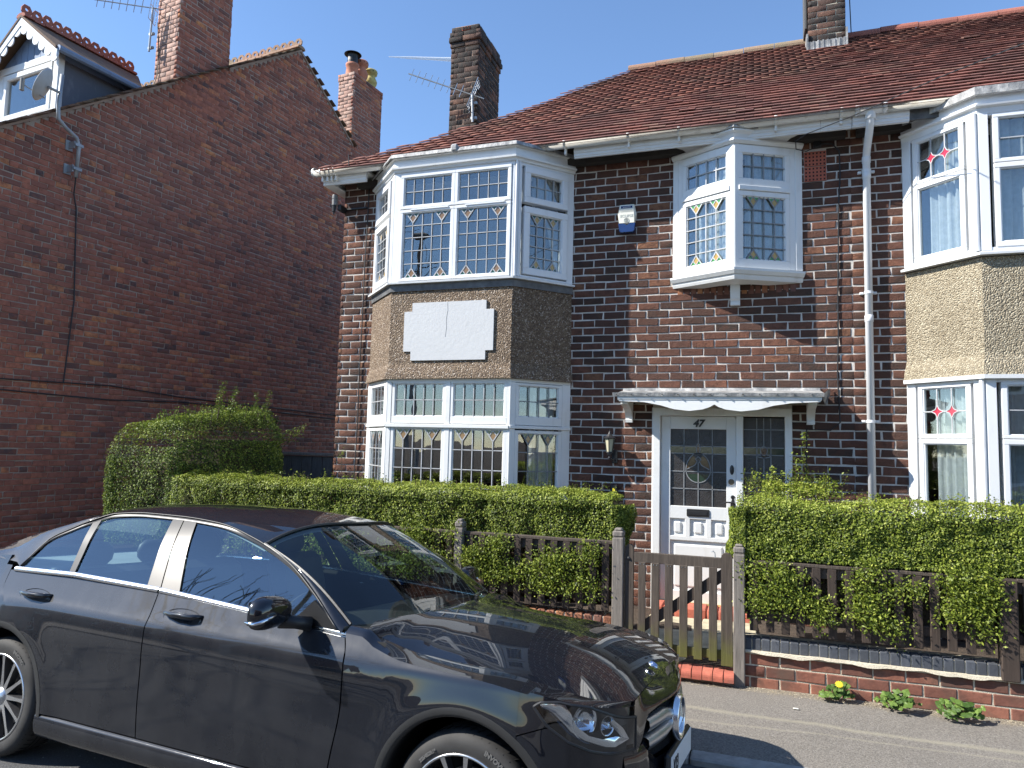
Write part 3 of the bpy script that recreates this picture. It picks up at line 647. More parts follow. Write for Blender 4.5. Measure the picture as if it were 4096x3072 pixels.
# ---- downpipe
dp=MB(); dp.smooth=True; px,py=2.757,-.055
dp.tube([(px,GY,5.03),(px,GY,4.95),(px,GY+.03,4.90),(px,-.10,4.74),(px,py,4.68),(px,py,.02)],.036,16)
for z in (4.66,4.50,3.05): dp.lathe([(.036,-.035),(.041,-.03),(.041,.03),(.036,.035)],16,Matrix.Translation((px,py,z)))
dp.lathe([(.036,-.05),(.046,-.045),(.046,.02),(.06,.05)],16,Matrix.Translation((px,GY,4.99)))
dpo=dp.build('downpipe',m_upvc,house)
for z in (4.545,3.31,2.04):
    mb=MB(); mb.lathe([(.042,-.014),(.042,.014)],16,Matrix.Translation((px,py,z)))
    for s in (-1,1): mb.bbox(px+s*.06-.018,px+s*.06+.018,-.03,0,z-.013,z+.013,.004); mb.tube([(px+s*.062,-.034,z),(px+s*.062,-.02,z)],.005,6)
    mb.build('pipe_clip',m_upvc,dpo)
# ---- door
door=_link('front_door',None,house); door.empty_display_size=.1
DY=.04
mb=MB()
mb.bbox(.655,.735,-.03,.12,.10,2.16,.006); mb.bbox(1.965+.01,2.045,-.03,.12,.6,2.16,.006); mb.bbox(.655,2.045,-.032,.12,2.078,2.162,.006); mb.bbox(1.505,1.575,-.028,.12,.10,2.08,.006); mb.bbox(.645,.66,-.012,.03,.05,2.165,.003)
mb.bbox(1.575,1.975,-.01,.12,.10,1.18,.006); mb.bbox(1.555,2.05,-.05,.1,1.165,1.205,.008)
mb.build('door_frame',m_paint,door)
mb=MB(); d0,d1=.738,1.503
mb.bbox(d0,.838,DY-.02,DY+.03,.135,2.075,.004); mb.bbox(1.408,d1,DY-.02,DY+.03,.135,2.075,.004); mb.bbox(.836,1.41,DY-.019,DY+.03,1.94,2.075,.004); mb.bbox(.836,1.41,DY-.019,DY+.03,1.0,1.132,.004)
mb.box(.83,1.41,DY+.003,DY+.03,.135,1.0)
mb.bbox(.836,1.41,DY-.019,DY+.03,.775,.82,.004); mb.bbox(.836,1.41,DY-.019,DY+.03,.135,.26,.004)
for a in (.99,1.205): mb.bbox(a-.0,a+.052,DY-.019,DY+.03,.815,1.005,.004)
for a,b in ((.85,.978),(1.054,1.193),(1.27,1.398)): mb.bbox(a+.025,b-.025,DY-.014,DY+.02,.85,.97,.014)
mb.bbox(.875,1.37,DY-.012,DY+.02,.30,.735,.014)
mb.build('door_leaf',m_paint,door)
def gl_panel(u0,u1,z0,z1,vs,hs,y): 
    g=MB(); g.box(u0,u1,y,y+.01,z0,z1); g.build('door_glass',m_obscure,door); c=Win(I4@Matrix.Translation((0,y-.006,0)),door,m_paint,m_camedark,.009)
    for v in vs: c.cline((v,z0),(v,z1))
    for h in hs: c.cline((u0,h),(u1,h))
    return c
m_dgreen=stained('deep_green_stained_glass',(0.012,0.032,0.02)); m_damber=stained('deep_amber_stained_glass',(0.06,0.034,0.014))
c=gl_panel(.838,1.408,1.13,1.942,(.977,1.266),(1.76,1.683,1.494,1.314),DY)
for a,b,m in (((1.123,1.942),(1.123,1.79),0),((1.123,1.62),(1.123,1.13),0)): c.cline(a,b)
def arc(c,cx,cz,rx,rz,a0,a1,n=14):
    p=[(cx+rx*math.cos(a0+(a1-a0)*k/n),cz+rz*math.sin(a0+(a1-a0)*k/n)) for k in range(n+1)]
    for q,r in zip(p[:-1],p[1:]): c.cline(q,r)
    return p
c.stain(m_dgreen,[(.838,1.683),(1.408,1.683),(1.408,1.76),(.838,1.76)][::1],.0045)
egg=[(1.123+.125*math.cos(t)*(1-.12*math.sin(t)),1.535+.155*math.sin(t)) for t in [2*PI*k/28 for k in range(28)]]
for q,r in zip(egg,egg[1:]+egg[:1]): c.cline(q,r)
c.stain(m_obscure,egg,.0035); c.stain(m_dgreen,[(x,z) for x,z in egg if z<1.50],.003)
for s in (-1,1):
    pp=[(1.123,1.61),(1.123+s*.05,1.66),(1.123+s*.09,1.62),(1.123+s*.118,1.53),(1.123+s*.07,1.525),(1.123+s*.03,1.56)]; c.stain(m_damber,pp if s<0 else pp[::-1],.002)
    q=[(1.123+s*(.03+.03*k/6),1.61-.09*(k/6)**.5) for k in range(7)]
    c.cline((1.123,1.62),(1.123+s*.035,1.56)); c.cline((1.123+s*.035,1.56),(1.123+s*.112,1.52)); c.cline((1.123,1.655),(1.123+s*.03,1.62)); c.cline((1.123+s*.03,1.62),(1.123,1.60)); c.cline((1.123,1.69),(1.123+s*.045,1.675))
    arc(c,1.123,1.738,s*.020,.05,-PI/2,PI/2,8)
c.stain(stained('dark_red_stained_glass',(0.05,0.012,0.01)),[(1.123+.018*math.cos(t),1.738+.046*math.sin(t)) for t in [2*PI*k/14 for k in range(14)]],.002)
c.done() if False else None
c.cm.build('lead_strips',m_camedark,door)
for mbb,m in c.st: mbb.build('stained_glass',m,door)
c=gl_panel(1.578,1.968,1.2,2.064,(1.707,1.843),(1.945,1.76,1.685,1.50,1.31),DY)
c.cline((1.775,2.064),(1.775,1.77)); c.cline((1.775,1.65),(1.775,1.2)); c.stain(m_dgreen,[(1.578,1.685),(1.968,1.685),(1.968,1.76),(1.578,1.76)],.0045)
tp=[(1.775,1.648),(1.80,1.69),(1.81,1.735),(1.80,1.765),(1.775,1.775),(1.75,1.765),(1.74,1.735),(1.75,1.69)]
c.stain(stained('plum_stained_glass',(0.03,0.01,0.012)),tp,.002)
for q,r in zip(tp,tp[1:]+tp[:1]): c.cline(q,r,.007)
for s in (-1,1):
    lp=[(1.775,1.655),(1.775+s*.03,1.69),(1.775+s*.062,1.69),(1.775+s*.055,1.665)]
    for q,r in zip(lp,lp[1:]+lp[:1]): c.cline(q,r,.007)
c.cm.build('lead_strips',m_camedark,door)
for mbb,m in c.st: mbb.build('stained_glass',m,door)
mb=MB(); mb.bbox(1.008,1.238,DY-.032,DY-.015,1.028,1.105,.006); mb.build('letter_box',m_black,door)
mb=MB(); mb.bbox(1.03,1.215,DY-.037,DY-.03,1.045,1.085,.003); mb.build('letter_flap',m_iron,door)
mb=MB(); mb.lathe([(0.0,0),(.028,0),(.03,.006),(.024,.012),(0,.012)],18,Matrix.Translation((1.456,DY-.02,1.402))@Matrix.Rotation(PI/2,4,'X')); mb.build('lock',simple('aged_brass',(0.16,0.13,0.09),0.45,0.6),door)
mb=MB(); mb.lathe([(0.0,0),(.5,0),(.5,.006),(0,.01)],18,Matrix.Translation((1.462,DY-.02,1.525))@Matrix.Rotation(PI/2,4,'X')@Matrix.Diagonal((.042,.1,1,1))); mb.build('escutcheon',m_iron,door)
mb=MB(); pl=[]
for k in range(24):
    t=2*PI*k/24; pl.append((1.472+.02*math.cos(t)*(1+.25*math.cos(4*t)),1.165+.082*math.sin(t)*(1+.0*math.cos(4*t))))
mb.prism(pl[::-1],DY-.028,DY-.018)
for z in (1.245,1.085): mb.lathe([(0,0),(.022,0),(.022,.01),(0,.01)],10,Matrix.Translation((1.472,DY-.018,z))@Matrix.Rotation(PI/2,4,'X'))
mb.tube([(1.472,DY-.02,1.19),(1.472,DY-.07,1.19),(1.43,DY-.075,1.195),(1.39,DY-.07,1.192)],[.01,.01,.008,.009],8); mb.build('door_handle',m_iron,door)
def text_mesh(txt,size,ext,mat,name,parent,Tm,shear=0.0,bend=None,bold=0.0):
    cu=bpy.data.curves.new('txt','FONT'); cu.body=txt; cu.size=size; cu.extrude=ext; cu.shear=shear; cu.align_x='CENTER'; cu.align_y='CENTER'; cu.offset=bold
    ob=bpy.data.objects.new('tmp',cu); COL.objects.link(ob); dg=bpy.context.evaluated_depsgraph_get(); dg.update(); me=bpy.data.meshes.new_from_object(ob.evaluated_get(dg)); bpy.data.objects.remove(ob); me.name=name
    me.materials.clear(); me.materials.append(mat)
    if bend:
        for v in me.vertices: v.co=bend(v.co)
    me.transform(Tm); return link(name,me,parent)
text_mesh('47',.105,.004,m_black,'house_number',door,Matrix.Translation((1.122,DY-.026,1.998))@Matrix.Rotation(PI/2,4,'X'),.25,bold=.004)
mb=MB(); mb.bbox(.70,1.56,-.06,.1,.125,.148,.004); mb.build('threshold_strip',m_brass,door)
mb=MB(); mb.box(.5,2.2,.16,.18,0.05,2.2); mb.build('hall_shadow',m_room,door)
# bracket canopy
can=_link('door_canopy',None,house); can.empty_display_size=.1
mb=MB(); extr_x(mb,[(-.455,2.285),(-.46,2.255),(-.45,2.25),(-.44,2.275),(-.02,2.335),(.005,2.335),(.005,2.372),(-.01,2.372),(-.018,2.345)],.33,2.31)
mb.add([(.30,-.47,2.292),(2.31,-.47,2.285),(2.31,-.462,2.250),(.30,-.462,2.255)],[(0,3,2,1)]); 
mb.add([(2.31,-.46,2.285),(2.40,-.02,2.37),(2.40,-.02,2.30),(2.35,-.05,2.20),(2.31,-.3,2.24)],[(0,1,2,3,4),(4,3,2,1,0)])
mb.build('lead_covering',m_lead,can)
mb=MB()
for k in range(13): mb.lathe([(0,.0),(.009,.0),(.006,.008),(0,.01)],8,Matrix.Translation((.34+k*.155,-.472,2.272))@Matrix.Rotation(PI/2,4,'X'))
mb.build('lead_nails',m_leaddark,can)
bt=[]; x0,x1,xm=.365,2.275,1.311
bot=[(x0,2.205),(.62,2.195),(.78,2.165),(.92,2.125),(1.07,2.108),(1.20,2.125),(1.27,2.15),(xm,2.175),(1.35,2.15),(1.42,2.125),(1.56,2.108),(1.72,2.125),(1.86,2.165),(2.02,2.19),(x1,2.203)]
mb=MB(); mb.prism([(x0-.02,2.25)]+bot+[(x1+.02,2.25)],-.44,-.42); mb.build('scalloped_board',m_paint,can)
mb=MB(); extr_x(mb,[(-.452,2.252),(-.447,2.222),(-.43,2.215),(.0,2.215),(.0,2.30),(-.42,2.27)],.35,2.29); mb.build('canopy_roof_board',m_paint,can)
for a in (.365,2.18):
    mb=MB(); extr_x(mb,[(0,2.0),(-.05,2.0),(-.055,2.03),(-.045,2.04),(-.06,2.07),(-.10,2.11),(-.18,2.15),(-.30,2.17),(-.34,2.18),(-.34,2.215),(0,2.215)],a,a+.075); mb.build('bracket',m_paint,can)
# doorstep
row_units(house,I4,.70,1.66,9,.03,.155,m_redtile,.006,.28,'step_tile',.012,y0=-.30)
mb=MB(); mb.box(.71,1.65,-.28,-.0,0,.13); mb.build('step_core',m_mortar,house)
# ------------------------------------------------------------------ tiled roof of the pair
PT=math.tan(math.radians(37.5)); RA=math.radians(37.5)
def roofz(y): return 5.13+PT*(y+.3)
HX=([-.55,-.26,-.18,.02,.18,.36,.58,.90,1.33,2.31,2.93],[-3.50,-3.43,-3.12,-2.88,-2.61,-2.36,-2.12,-1.73,-1.32,-.67,-.10])
def tile_mesh(w,g,th,v,nv,mat):
    mb=MB(); mb.rv=(v+.5)/nv; L=g*1.35; h0=.023
    vs=[]
    c=random.uniform(-.002,.002)
    for sx in (-1,1):
        x=sx*(w/2-.0015)
        vs+=[(x,0,h0+th+c*sx),(x,0,h0+c*sx),(x,L,.002),(x,L,.002+th*.6)]
    mb.add(vs,[(0,4,5,1),(3,7,4,0),(0,1,2,3),(7,6,5,4),(1,5,6,2)]); me=bpy.data.meshes.new('roof_tile'); me.from_pydata(mb.v,[],mb.f); me.materials.append(mat)
    a=me.attributes.new('rnd','FLOAT','FACE'); a.data.foreach_set('value',mb.r); return me
def tiles(parent,x0f,x1f,T,gauge,w,rows,mat,single=300,th=.012,score=None,nv=16,name='roof_tile'):
    """T: local frame X along eaves, Y up the slope, Z normal"""
    var=[tile_mesh(w,gauge,th,v,nv,mat) for v in range(nv)]; Ls=[]
    for r in range(rows):
        s=r*gauge; a=x0f(s); b=x1f(s); k=math.floor(a/w)-1; off=(w/2 if r%2 else 0)
        k0=math.ceil((a-off)/w-.35)
        x=off+k0*w
        while x<b: Ls.append((x+w/2,s,r)); x+=w
    sc=[]
    for i,(x,s,r) in enumerate(Ls):
        P=T@Vector((x,s,0)); q=proj(P)
        if q and -8<q[0]<1032 and -5<q[1]<773: sc.append((q[2],i))
    sc.sort(); selS={i for _,i in sc[:single]}
    V=[];F=[];R=[]; base=[(np.array([v.co[:] for v in m.vertices]),[tuple(p.vertices) for p in m.polygons]) for m in var]; n=0
    for i,(x,s,r) in enumerate(Ls):
        k=random.randrange(nv); jz=random.gauss(0,.0012) + (random.random()<.012)*.008; rot=random.gauss(0,.005); jy=random.gauss(0,.0015)
        if i in selS:
            o=_link(name,var[k],parent); o.matrix_basis=T@Matrix.Translation((x,s+jy,jz))@Matrix.Rotation(rot,4,'Z')
        else:
            bv,bf=base[k]; V.append(bv+np.array([x,s+jy,jz])); F+= [tuple(q+n for q in f) for f in bf]; n+=len(bv); R+=[(k+.5)/nv]*len(bf)
    if V:
        o=arr_mesh('roof_tiling',xf(np.concatenate(V),T),np.array(F),mat,R,parent); o['kind']='stuff'
EY=-.43; TR=Matrix.Translation((0,EY,roofz(EY)-.01))@Matrix.Rotation(RA,4,'X')
GA=.128; ROWS=int((2.93-EY)/math.cos(RA)/GA)
yof=lambda s:EY+s*math.cos(RA)
hip=lambda s:float(np.interp(yof(s),HX[0],HX[1]))
tiles(house,hip,lambda s:2.62-.09,TR,GA,.178,ROWS,m_tile)
def roofplane(parent,x0f,x1,mat,y0=EY,y1=2.95,left=True):
    mb=MB(); ys=np.linspace(y0,y1,14)
    for a,b in zip(ys[:-1],ys[1:]): mb.add([(x0f(a),a,roofz(a)-.012),(x1,a,roofz(a)-.012),(x1,b,roofz(b)-.012),(x0f(b),b,roofz(b)-.012)],[(0,1,2,3)])
    zr=roofz(2.93); mb.add([(x0f(2.93),2.95,zr-.012),(x1,2.95,zr-.012),(x1,7.0,5.06),(-3.48 if left else x0f(0),7.0,5.06)],[(0,1,2,3)])
    if left:
        for a,b in zip(ys[:-1],ys[1:]): mb.add([(-3.48,a,5.06),(x0f(a),a,roofz(a)-.012),(x0f(b),b,roofz(b)-.012),(-3.48,b,5.06)],[(0,1,2,3)])
        mb.add([(-3.48,2.95,5.06),(x0f(2.93),2.95,zr-.012),(-3.48,7.0,5.06)],[(0,1,2)])
    return mb.build('roof_slope',mat,parent)
roofplane(house,lambda y:float(np.interp(y,HX[0],HX[1]))+.05,2.62,m_tile2)
def ridge(parent,x0,x1,y,z,mat,seg=.46,r=.115,name='ridge_tile'):
    n=max(1,round((x1-x0)/seg)); d=(x1-x0)/n; var=[]
    for v in range(4):
        mb=MB(); mb.rv=(v+.5)/4; prof=[]
        a=[-.25+ (PI+.5)*k/10 for k in range(11)]; pr=[(r*math.cos(t),r*math.sin(t)*.8) for t in a]+[((r-.018)*math.cos(t),(r-.018)*math.sin(t)*.8) for t in a[::-1]]
        nn=len(pr); mb.add([(-d/2+.004,p,q) for p,q in pr]+[(d/2-.004,p,q) for p,q in pr],[list(range(nn)),list(range(2*nn-1,nn-1,-1))]+[(i,i+nn,(i+1)%nn+nn,(i+1)%nn) for i in range(nn)])
        me=bpy.data.meshes.new(name); me.from_pydata(mb.v,[],mb.f); me.materials.append(mat); at=me.attributes.new('rnd','FLOAT','FACE'); at.data.foreach_set('value',mb.r); var.append(me)
    for i in range(n):
        o=_link(name,random.choice(var),parent); o.matrix_basis=Matrix.Translation((x0+(i+.5)*d,y,z+random.gauss(0,.006)))
ridge(house,-.16,2.40,2.95,roofz(2.93)-.015,m_ridge)
def chimney(parent,x0,x1,y0,y1,z0,z1,mat,mort,pitch=.2385,course=.085,caps=(),T0=None,name='chimney',joint=.011,ph=(0,.06)):
    """box stack; local x0..x1 across the front, y0..y1 depth"""
    T0=T0 or I4; ch=_link(name,None,parent); ch.empty_display_size=.1
    mb=MB(); mb.box(x0+.009,x1-.009,y0+.009,y1-.009,z0,z1-.01,T0); mb.build('mortar_core',mort,ch)
    def ring(ex,za,zb):
        faces=((x0-ex,y0-ex,0,x1-x0+2*ex),(x1+ex,y0-ex,PI/2,y1-y0+2*ex),(x1+ex,y1+ex,PI,x1-x0+2*ex),(x0-ex,y1+ex,-PI/2,y1-y0+2*ex))
        for k,(ax,ay,an,L) in enumerate(faces):
            T=T0@Matrix.Translation((ax,ay,0))@Matrix.Rotation(an,4,'Z')
            brick_wall(ch,T,0,L,zb,za,pitch,course,mat,joint=joint,phase=ph[k%2],single=0,dep=.05+ex*.6,jit=.003)
    zc=z1; 
    if caps:
        for ex,za,zb in caps: ring(ex,za,zb)
        zc=min(c[1] for c in caps)
    ring(0,z0,zc)
    return ch
# sooty stack behind the hip
cz=8.31; cA=chimney(house,-2.855,-2.385,2.15,3.10,5.6,cz,m_dchbrick,m_dmortar,caps=((.0,cz-.085,cz),(.02,cz-.17,cz-.085),(.04,cz-.255,cz-.17),(.015,cz-.34,cz-.255)))
mb=MB()
mb.box(-2.68,-2.54,2.145,2.2,cz-.075,cz-.012); mb.build('flue_vent',m_airbrick,cA)
for k in range(3):
    mb=MB(); mb.box(-2.67+k*.045,-2.64+k*.045,2.135,2.16,cz-.068,cz-.018); mb.build('vent_slot',m_dark,cA)
mb=MB(); mb.box(-2.82,-2.42,2.18,3.07,cz-.015,cz+.02); mb.build('flaunching',m_dmortar,cA)
# stack on the ridge between the two houses
cB=chimney(house,2.407,2.882,2.49,3.35,7.1,9.6,m_dchbrick,m_lmortar,caps=())
for a in cB.children:
    pass
mb=MB(); 
nn=24
for i in range(nn):
    x=2.40+(.49)*i/nn; mb.box(x,x+.49/nn,2.465+.006*math.sin(i*1.9),2.49,7.24,7.38+.006*math.sin(i*2.3))
mb.box(2.383,2.407,2.46,3.2,7.24,7.50); mb.box(2.882,2.905,2.46,3.2,7.26,7.52); mb.build('lead_apron',m_lead,cB)
mb=MB(); mb.box(2.365,2.39,2.53,2.9,7.62,9.6); mb.build('slate_cladding',m_greywood,cB)
mb=MB(); mb.tube([(3.01,2.95,7.5),(2.98,2.95,8.6),(2.96,2.95,9.9)],.007,6); tag(mb.build('mast_cable',m_cable),'thin dark wire rising from the ridge right of the brick chimney','cable')
# ------------------------------------------------------------------ neighbouring half of the pair
nb=thing('neighbour_house','right-hand half of the brick pair with cream pebbledash bay and red diamond windows','house',(5.6,.3,0))
NX1=8.5
wall_back(nb,I4,XP,NX1,-.1,ZT,[(3.13,5.6,.45,2.40),(3.13,5.6,3.5,4.9)],m_mortar,name='wall')
brick_wall(nb,I4,XP+.0,NX1,4.933+.0854,0.02,.2385,.08537,m_brick,joint=.0145,openings=[(3.13,5.6,.45,2.40),(3.13,5.6,3.5,4.9)],phase=-0.005-.006,single=120,vis=lambda x,y:x>3400 and y<2000 and x<3620,jit=.0028)
mb=MB(); mb.box(NX1-.25,NX1,.25,6.6,0,ZT); mb.box(XP,NX1-.25,6.35,6.6,0,ZT); mb.build('outer_walls',m_mortar,nb)
mb=MB()
for (a,b,c,d,e,f) in ((XP+.05,NX1-.3,3.2,3.3,.1,4.98),(XP+.03,XP+.05,.23,3.2,.1,4.98),(NX1-.3,NX1-.28,.23,3.2,.1,4.98),(XP+.05,NX1-.3,.23,3.2,.1,.16),(XP+.05,NX1-.3,.23,3.2,2.62,2.8),(XP+.05,NX1-.3,-.1,3.2,4.92,5.0)): mb.box(a,b,c,d,e,f)
mb.build('interior_rooms',m_room,nb)
tiles(nb,lambda s:2.62-.09,lambda s:8.3-max(0,yof(s)+.4),TR,GA,.178,ROWS,m_tile)
roofplane(nb,lambda y:2.62,8.3,m_tile2,left=False); ridge(nb,2.90,5.7,2.95,roofz(2.93)-.015,m_ridgered)
B2L,F2L,F2R,B2R=3.088,3.60,5.12,5.64; NY=-.53
nbay=_link('bay_window',None,nb); nbay.empty_display_size=.1; np_=[(B2L,0),(F2L,NY),(F2R,NY),(B2R,0)]
def sn(name,prof,mat):
    mb=MB(); mb.sweep(np_,prof); return mb.build(name,mat,nbay)
sn('pebbledash_panel',[(-.12,2.445),(.05,2.44),(.035,2.52),(.0,2.62),(-.002,3.49),(-.12,3.49)],m_peb2); sn('head_trim',[(-.15,2.405),(.055,2.405),(.058,2.44),(-.15,2.445)],m_upvc)
sn('sill',[(-.1,3.50),(.06,3.50),(.063,3.52),(0,3.545),(-.1,3.545)],m_upvc); sn('cornice',[(-.1,4.80),(.01,4.80),(.018,4.85),(.05,4.86),(.055,4.875),(.02,4.885),(.02,4.97),(.05,4.98),(.05,4.99),(-.1,4.99)],m_upvc)
sn('lead_roof',[(-.4,5.12),(.06,5.0),(.07,4.955),(.08,4.955),(.075,5.03),(-.4,5.14)],m_lead)
mb=MB(); mb.box(3.09,3.40,-.30,-.27,4.92,5.05); mb.build('lead_cheek',m_leaddark,nbay)
mb=MB(); mb.add([(B2L,0,4.98),(F2L,NY,4.98),(F2R,NY,4.98),(B2R,0,4.98)],[(0,1,2,3)]); mb.build('soffit',m_upvc,nbay)
mb=MB(); mb.prism([(4.0,3.30),(4.0,2.80),(4.75,2.80),(4.75,3.30)],NY-.02,NY+.01); mb.build('render_plaque',simple('beige_render',(0.36,0.31,0.22),.9,bump=.5),nbay)
def nbwin(T,L,z0,z1,zt,lights,pw):
    w=Win(T,nbay,m_upvc,m_came,.01)
    w.bx(0,pw[0],z0,z1,-.012,.06); w.bx(L-pw[1],L,z0,z1,-.012,.06); w.bx(.0,L,z1-.03,z1,-.004,.06); w.bx(0,L,z0,z0+.03,-.004,.06)
    for c in (.03,): 
        if pw[1]>pw[0]: w.fr.tube([tuple(T@Vector((L-.02,-.02,z0))),tuple(T@Vector((L-.02,-.02,z1)))],.022,10)
    for (a,b,ns) in lights:
        w.light(a,b,zt+.03,z1-.055,(.045,.045,.03,.03),-.012,.02); w.light(a,b,z0+.075,zt-.05,(.045,.045,.045,.045),-.012,.02)
        zc=(zt+.03+z1-.055)/2; st=[a+(b-a)*(k+1)/(ns+1) for k in range(ns)]
        for k,u in enumerate(st):
            w.star(u,zc,.062,m_sred,z1-.055,zt+.03,a if k==0 else (st[k-1]+u)/2,b if k==ns-1 else (st[k+1]+u)/2)
    w.done()
T,L=bayT(B2L,0,F2L,NY)
for z0,z1,zt in ((.70,2.405,1.885),(3.545,4.81,4.34)):
    nbwin(T,L,z0,z1,zt,[(.155,L-.17,2)],(.09,.10)); curtain(nbay,T,.20,L-.13,z0+.05,z1-.03,.11,5,.025,seed=int(z0*10)+40)
T,L=bayT(F2L,NY,F2R,NY)
for z0,z1,zt in ((.70,2.405,1.885),(3.545,4.81,4.34)):
    nbwin(T,L,z0,z1,zt,[(.16,.70,1),(.82,1.36,1)],(.08,.08)); curtain(nbay,T,.12,1.4,z0+.05,z1-.03,.11,11,.025,seed=int(z0*10)+60)
T,L=bayT(F2R,NY,B2R,0)
for z0,z1,zt in ((.70,2.405,1.885),(3.545,4.81,4.34)): nbwin(T,L,z0,z1,zt,[(.17,L-.155,2)],(.10,.09))
eav2=_link('eaves',None,nb); eav2.empty_display_size=.1
mb=MB(); extr_x(mb,[(-.3,5.03),(-.312,5.03),(-.312,4.91),(-.28,4.90),(-.27,5.03),(.02,5.04),(.02,5.06),(-.27,5.06)],5.5,8.3); mb.build('fascia_board',m_upvc,eav2)
mb=MB(); mb.smooth=True; ro,ri=.058,.054; a_=[PI+PI*k/12 for k in range(13)]
extr_x(mb,[(GY+ro*math.cos(t),GZ+ro*math.sin(t)) for t in a_]+[(GY+ri*math.cos(t),GZ+ri*math.sin(t)) for t in a_[::-1]],2.90,8.3); mb.build('gutter',m_gutter,eav2)
extra=gutter(2.62,2.90).build('gutter',m_upvc,eav)
# ------------------------------------------------------------------ gabled brick house on the left
GAZ=math.radians(6.4); gd=(math.sin(GAZ),math.cos(GAZ))
TG=Matrix.Translation((-7.50,-1.21,0))@Matrix.Rotation(PI/2-GAZ,4,'Z')     # local X = along the gable, Y = into the building, Z up
gh=thing('gabled_brick_house','tall red brick house on the left with a plain gable wall and blue dormer','house',(-10.0,1.0,0))
S0,S1,SA,ZA=-.75,8.6,5.05,9.50
fz=lambda s:9.50-.725*(SA-s) if s<SA else 9.50-.725*(s-SA)
def gclip(zc,z1):
    if z1<5.33: lo=S0
    else: lo=max(S0,SA-(ZA-z1)/.725)
    hi=min(S1 if z1<8.0 else 6.78,SA+(ZA-z1)/.725) if z1>8.2 else S1
    return lo,hi
mb=MB(); mb.prism([(S0+.01,0),(S0+.01,fz(S0)),(SA,ZA-.01),(6.75,fz(6.75)),(6.75,8.0),(S1,8.0),(S1,0)],.008,.3,TG); mb.build('wall',m_gmortar,gh)
visG=lambda x,y:not(y>1560 and x>450) and not(y>2030)
brick_wall(gh,TG,S0,S1,9.52,0.0,.2225,.0800,m_gbrick,joint=.010,clip=gclip,phase=.03,single=300,bond='garden',jit=.004,vis=visG,outj=.003)
mb=MB()
TGF=TG@Matrix.Rotation(0,4,'Z')
mb.box(S0,S0+.3,.3,7.5,0,5.35,TG); mb.box(S1-.3,S1,.3,7.5,0,7.9,TG); mb.box(S0,S1,7.2,7.5,0,5.3,TG); mb.build('other_walls',m_gmortar,gh)
# verge mortar fillet and tile verge
mb=MB()
def along(s0,s1,dz0,dz1,y0,y1,n=40,wob=.012):
    for i in range(n):
        a=s0+(s1-s0)*i/n; b=s0+(s1-s0)*(i+1)/n; w=random.uniform(-wob,wob)
        mb.add([tuple(TG@Vector(p)) for p in ((a,y0,fz(a)+dz0+w),(b,y0,fz(b)+dz0+w),(b,y1,fz(b)+dz0),(a,y1,fz(a)+dz0),(a,y0,fz(a)+dz1),(b,y0,fz(b)+dz1),(b,y1,fz(b)+dz1),(a,y1,fz(a)+dz1))],[(3,2,1,0),(4,5,6,7),(0,1,5,4),(1,2,6,5),(2,3,7,6),(3,0,4,7)])
m_pink=simple('pinkish_mortar',(0.36,0.27,0.22),.95,bump=.6)
for a_,b_ in ((S0-.1,2.22),(3.30,5.05),(5.05,6.8)):
    mb=MB(); along(a_,b_,-.01,.038,-.02,.1); mb.build('verge_mortar',m_pink,gh)
def slopetiles(name,s0,s1,sign,w0,w1,mat,g=.19,tw=.17,nsing=0):
    # sign=+1 front slope climbs with s, -1 rear slope
    A=math.atan(.725); 
    if sign>0: T=TG@Matrix.Translation((s0,0,fz(s0)+.038))@Matrix.Rotation(-A,4,'Y')@Matrix.Rotation(-PI/2,4,'Z')@Matrix.Identity(4)
    else: T=TG@Matrix.Translation((s1,0,fz(s1)+.038))@Matrix.Rotation(A,4,'Y')@Matrix.Rotation(PI/2,4,'Z')
    rows=int(abs(s1-s0)/math.cos(A)/g)
    # local: X along the eaves, Y up slope
    if sign>0: f0,f1=(lambda s:-w1),(lambda s:.05)
    else: f0,f1=(lambda s:-.05),(lambda s:w1)
    tiles(gh,f0,f1,T,g,tw,rows,mat,single=nsing,th=.018)
slopetiles('front',S0-.12,SA-.02,1,0,6.9,m_tile2,g=.12,nsing=160); slopetiles('rear',SA+.02,6.95,-1,0,6.9,m_tile2,g=.12,nsing=0)
mb=MB()
for (sa,sb) in ((S0-.1,SA),(SA,8.7)):
    mb.add([tuple(TG@Vector(p)) for p in ((sa,.0,fz(sa)+.03),(sb,.0,fz(sb)+.03),(sb,7,fz(sb)+.03),(sa,7,fz(sa)+.03))],[(0,1,2,3)])
mb.build('roof_slope',m_tile2,gh)
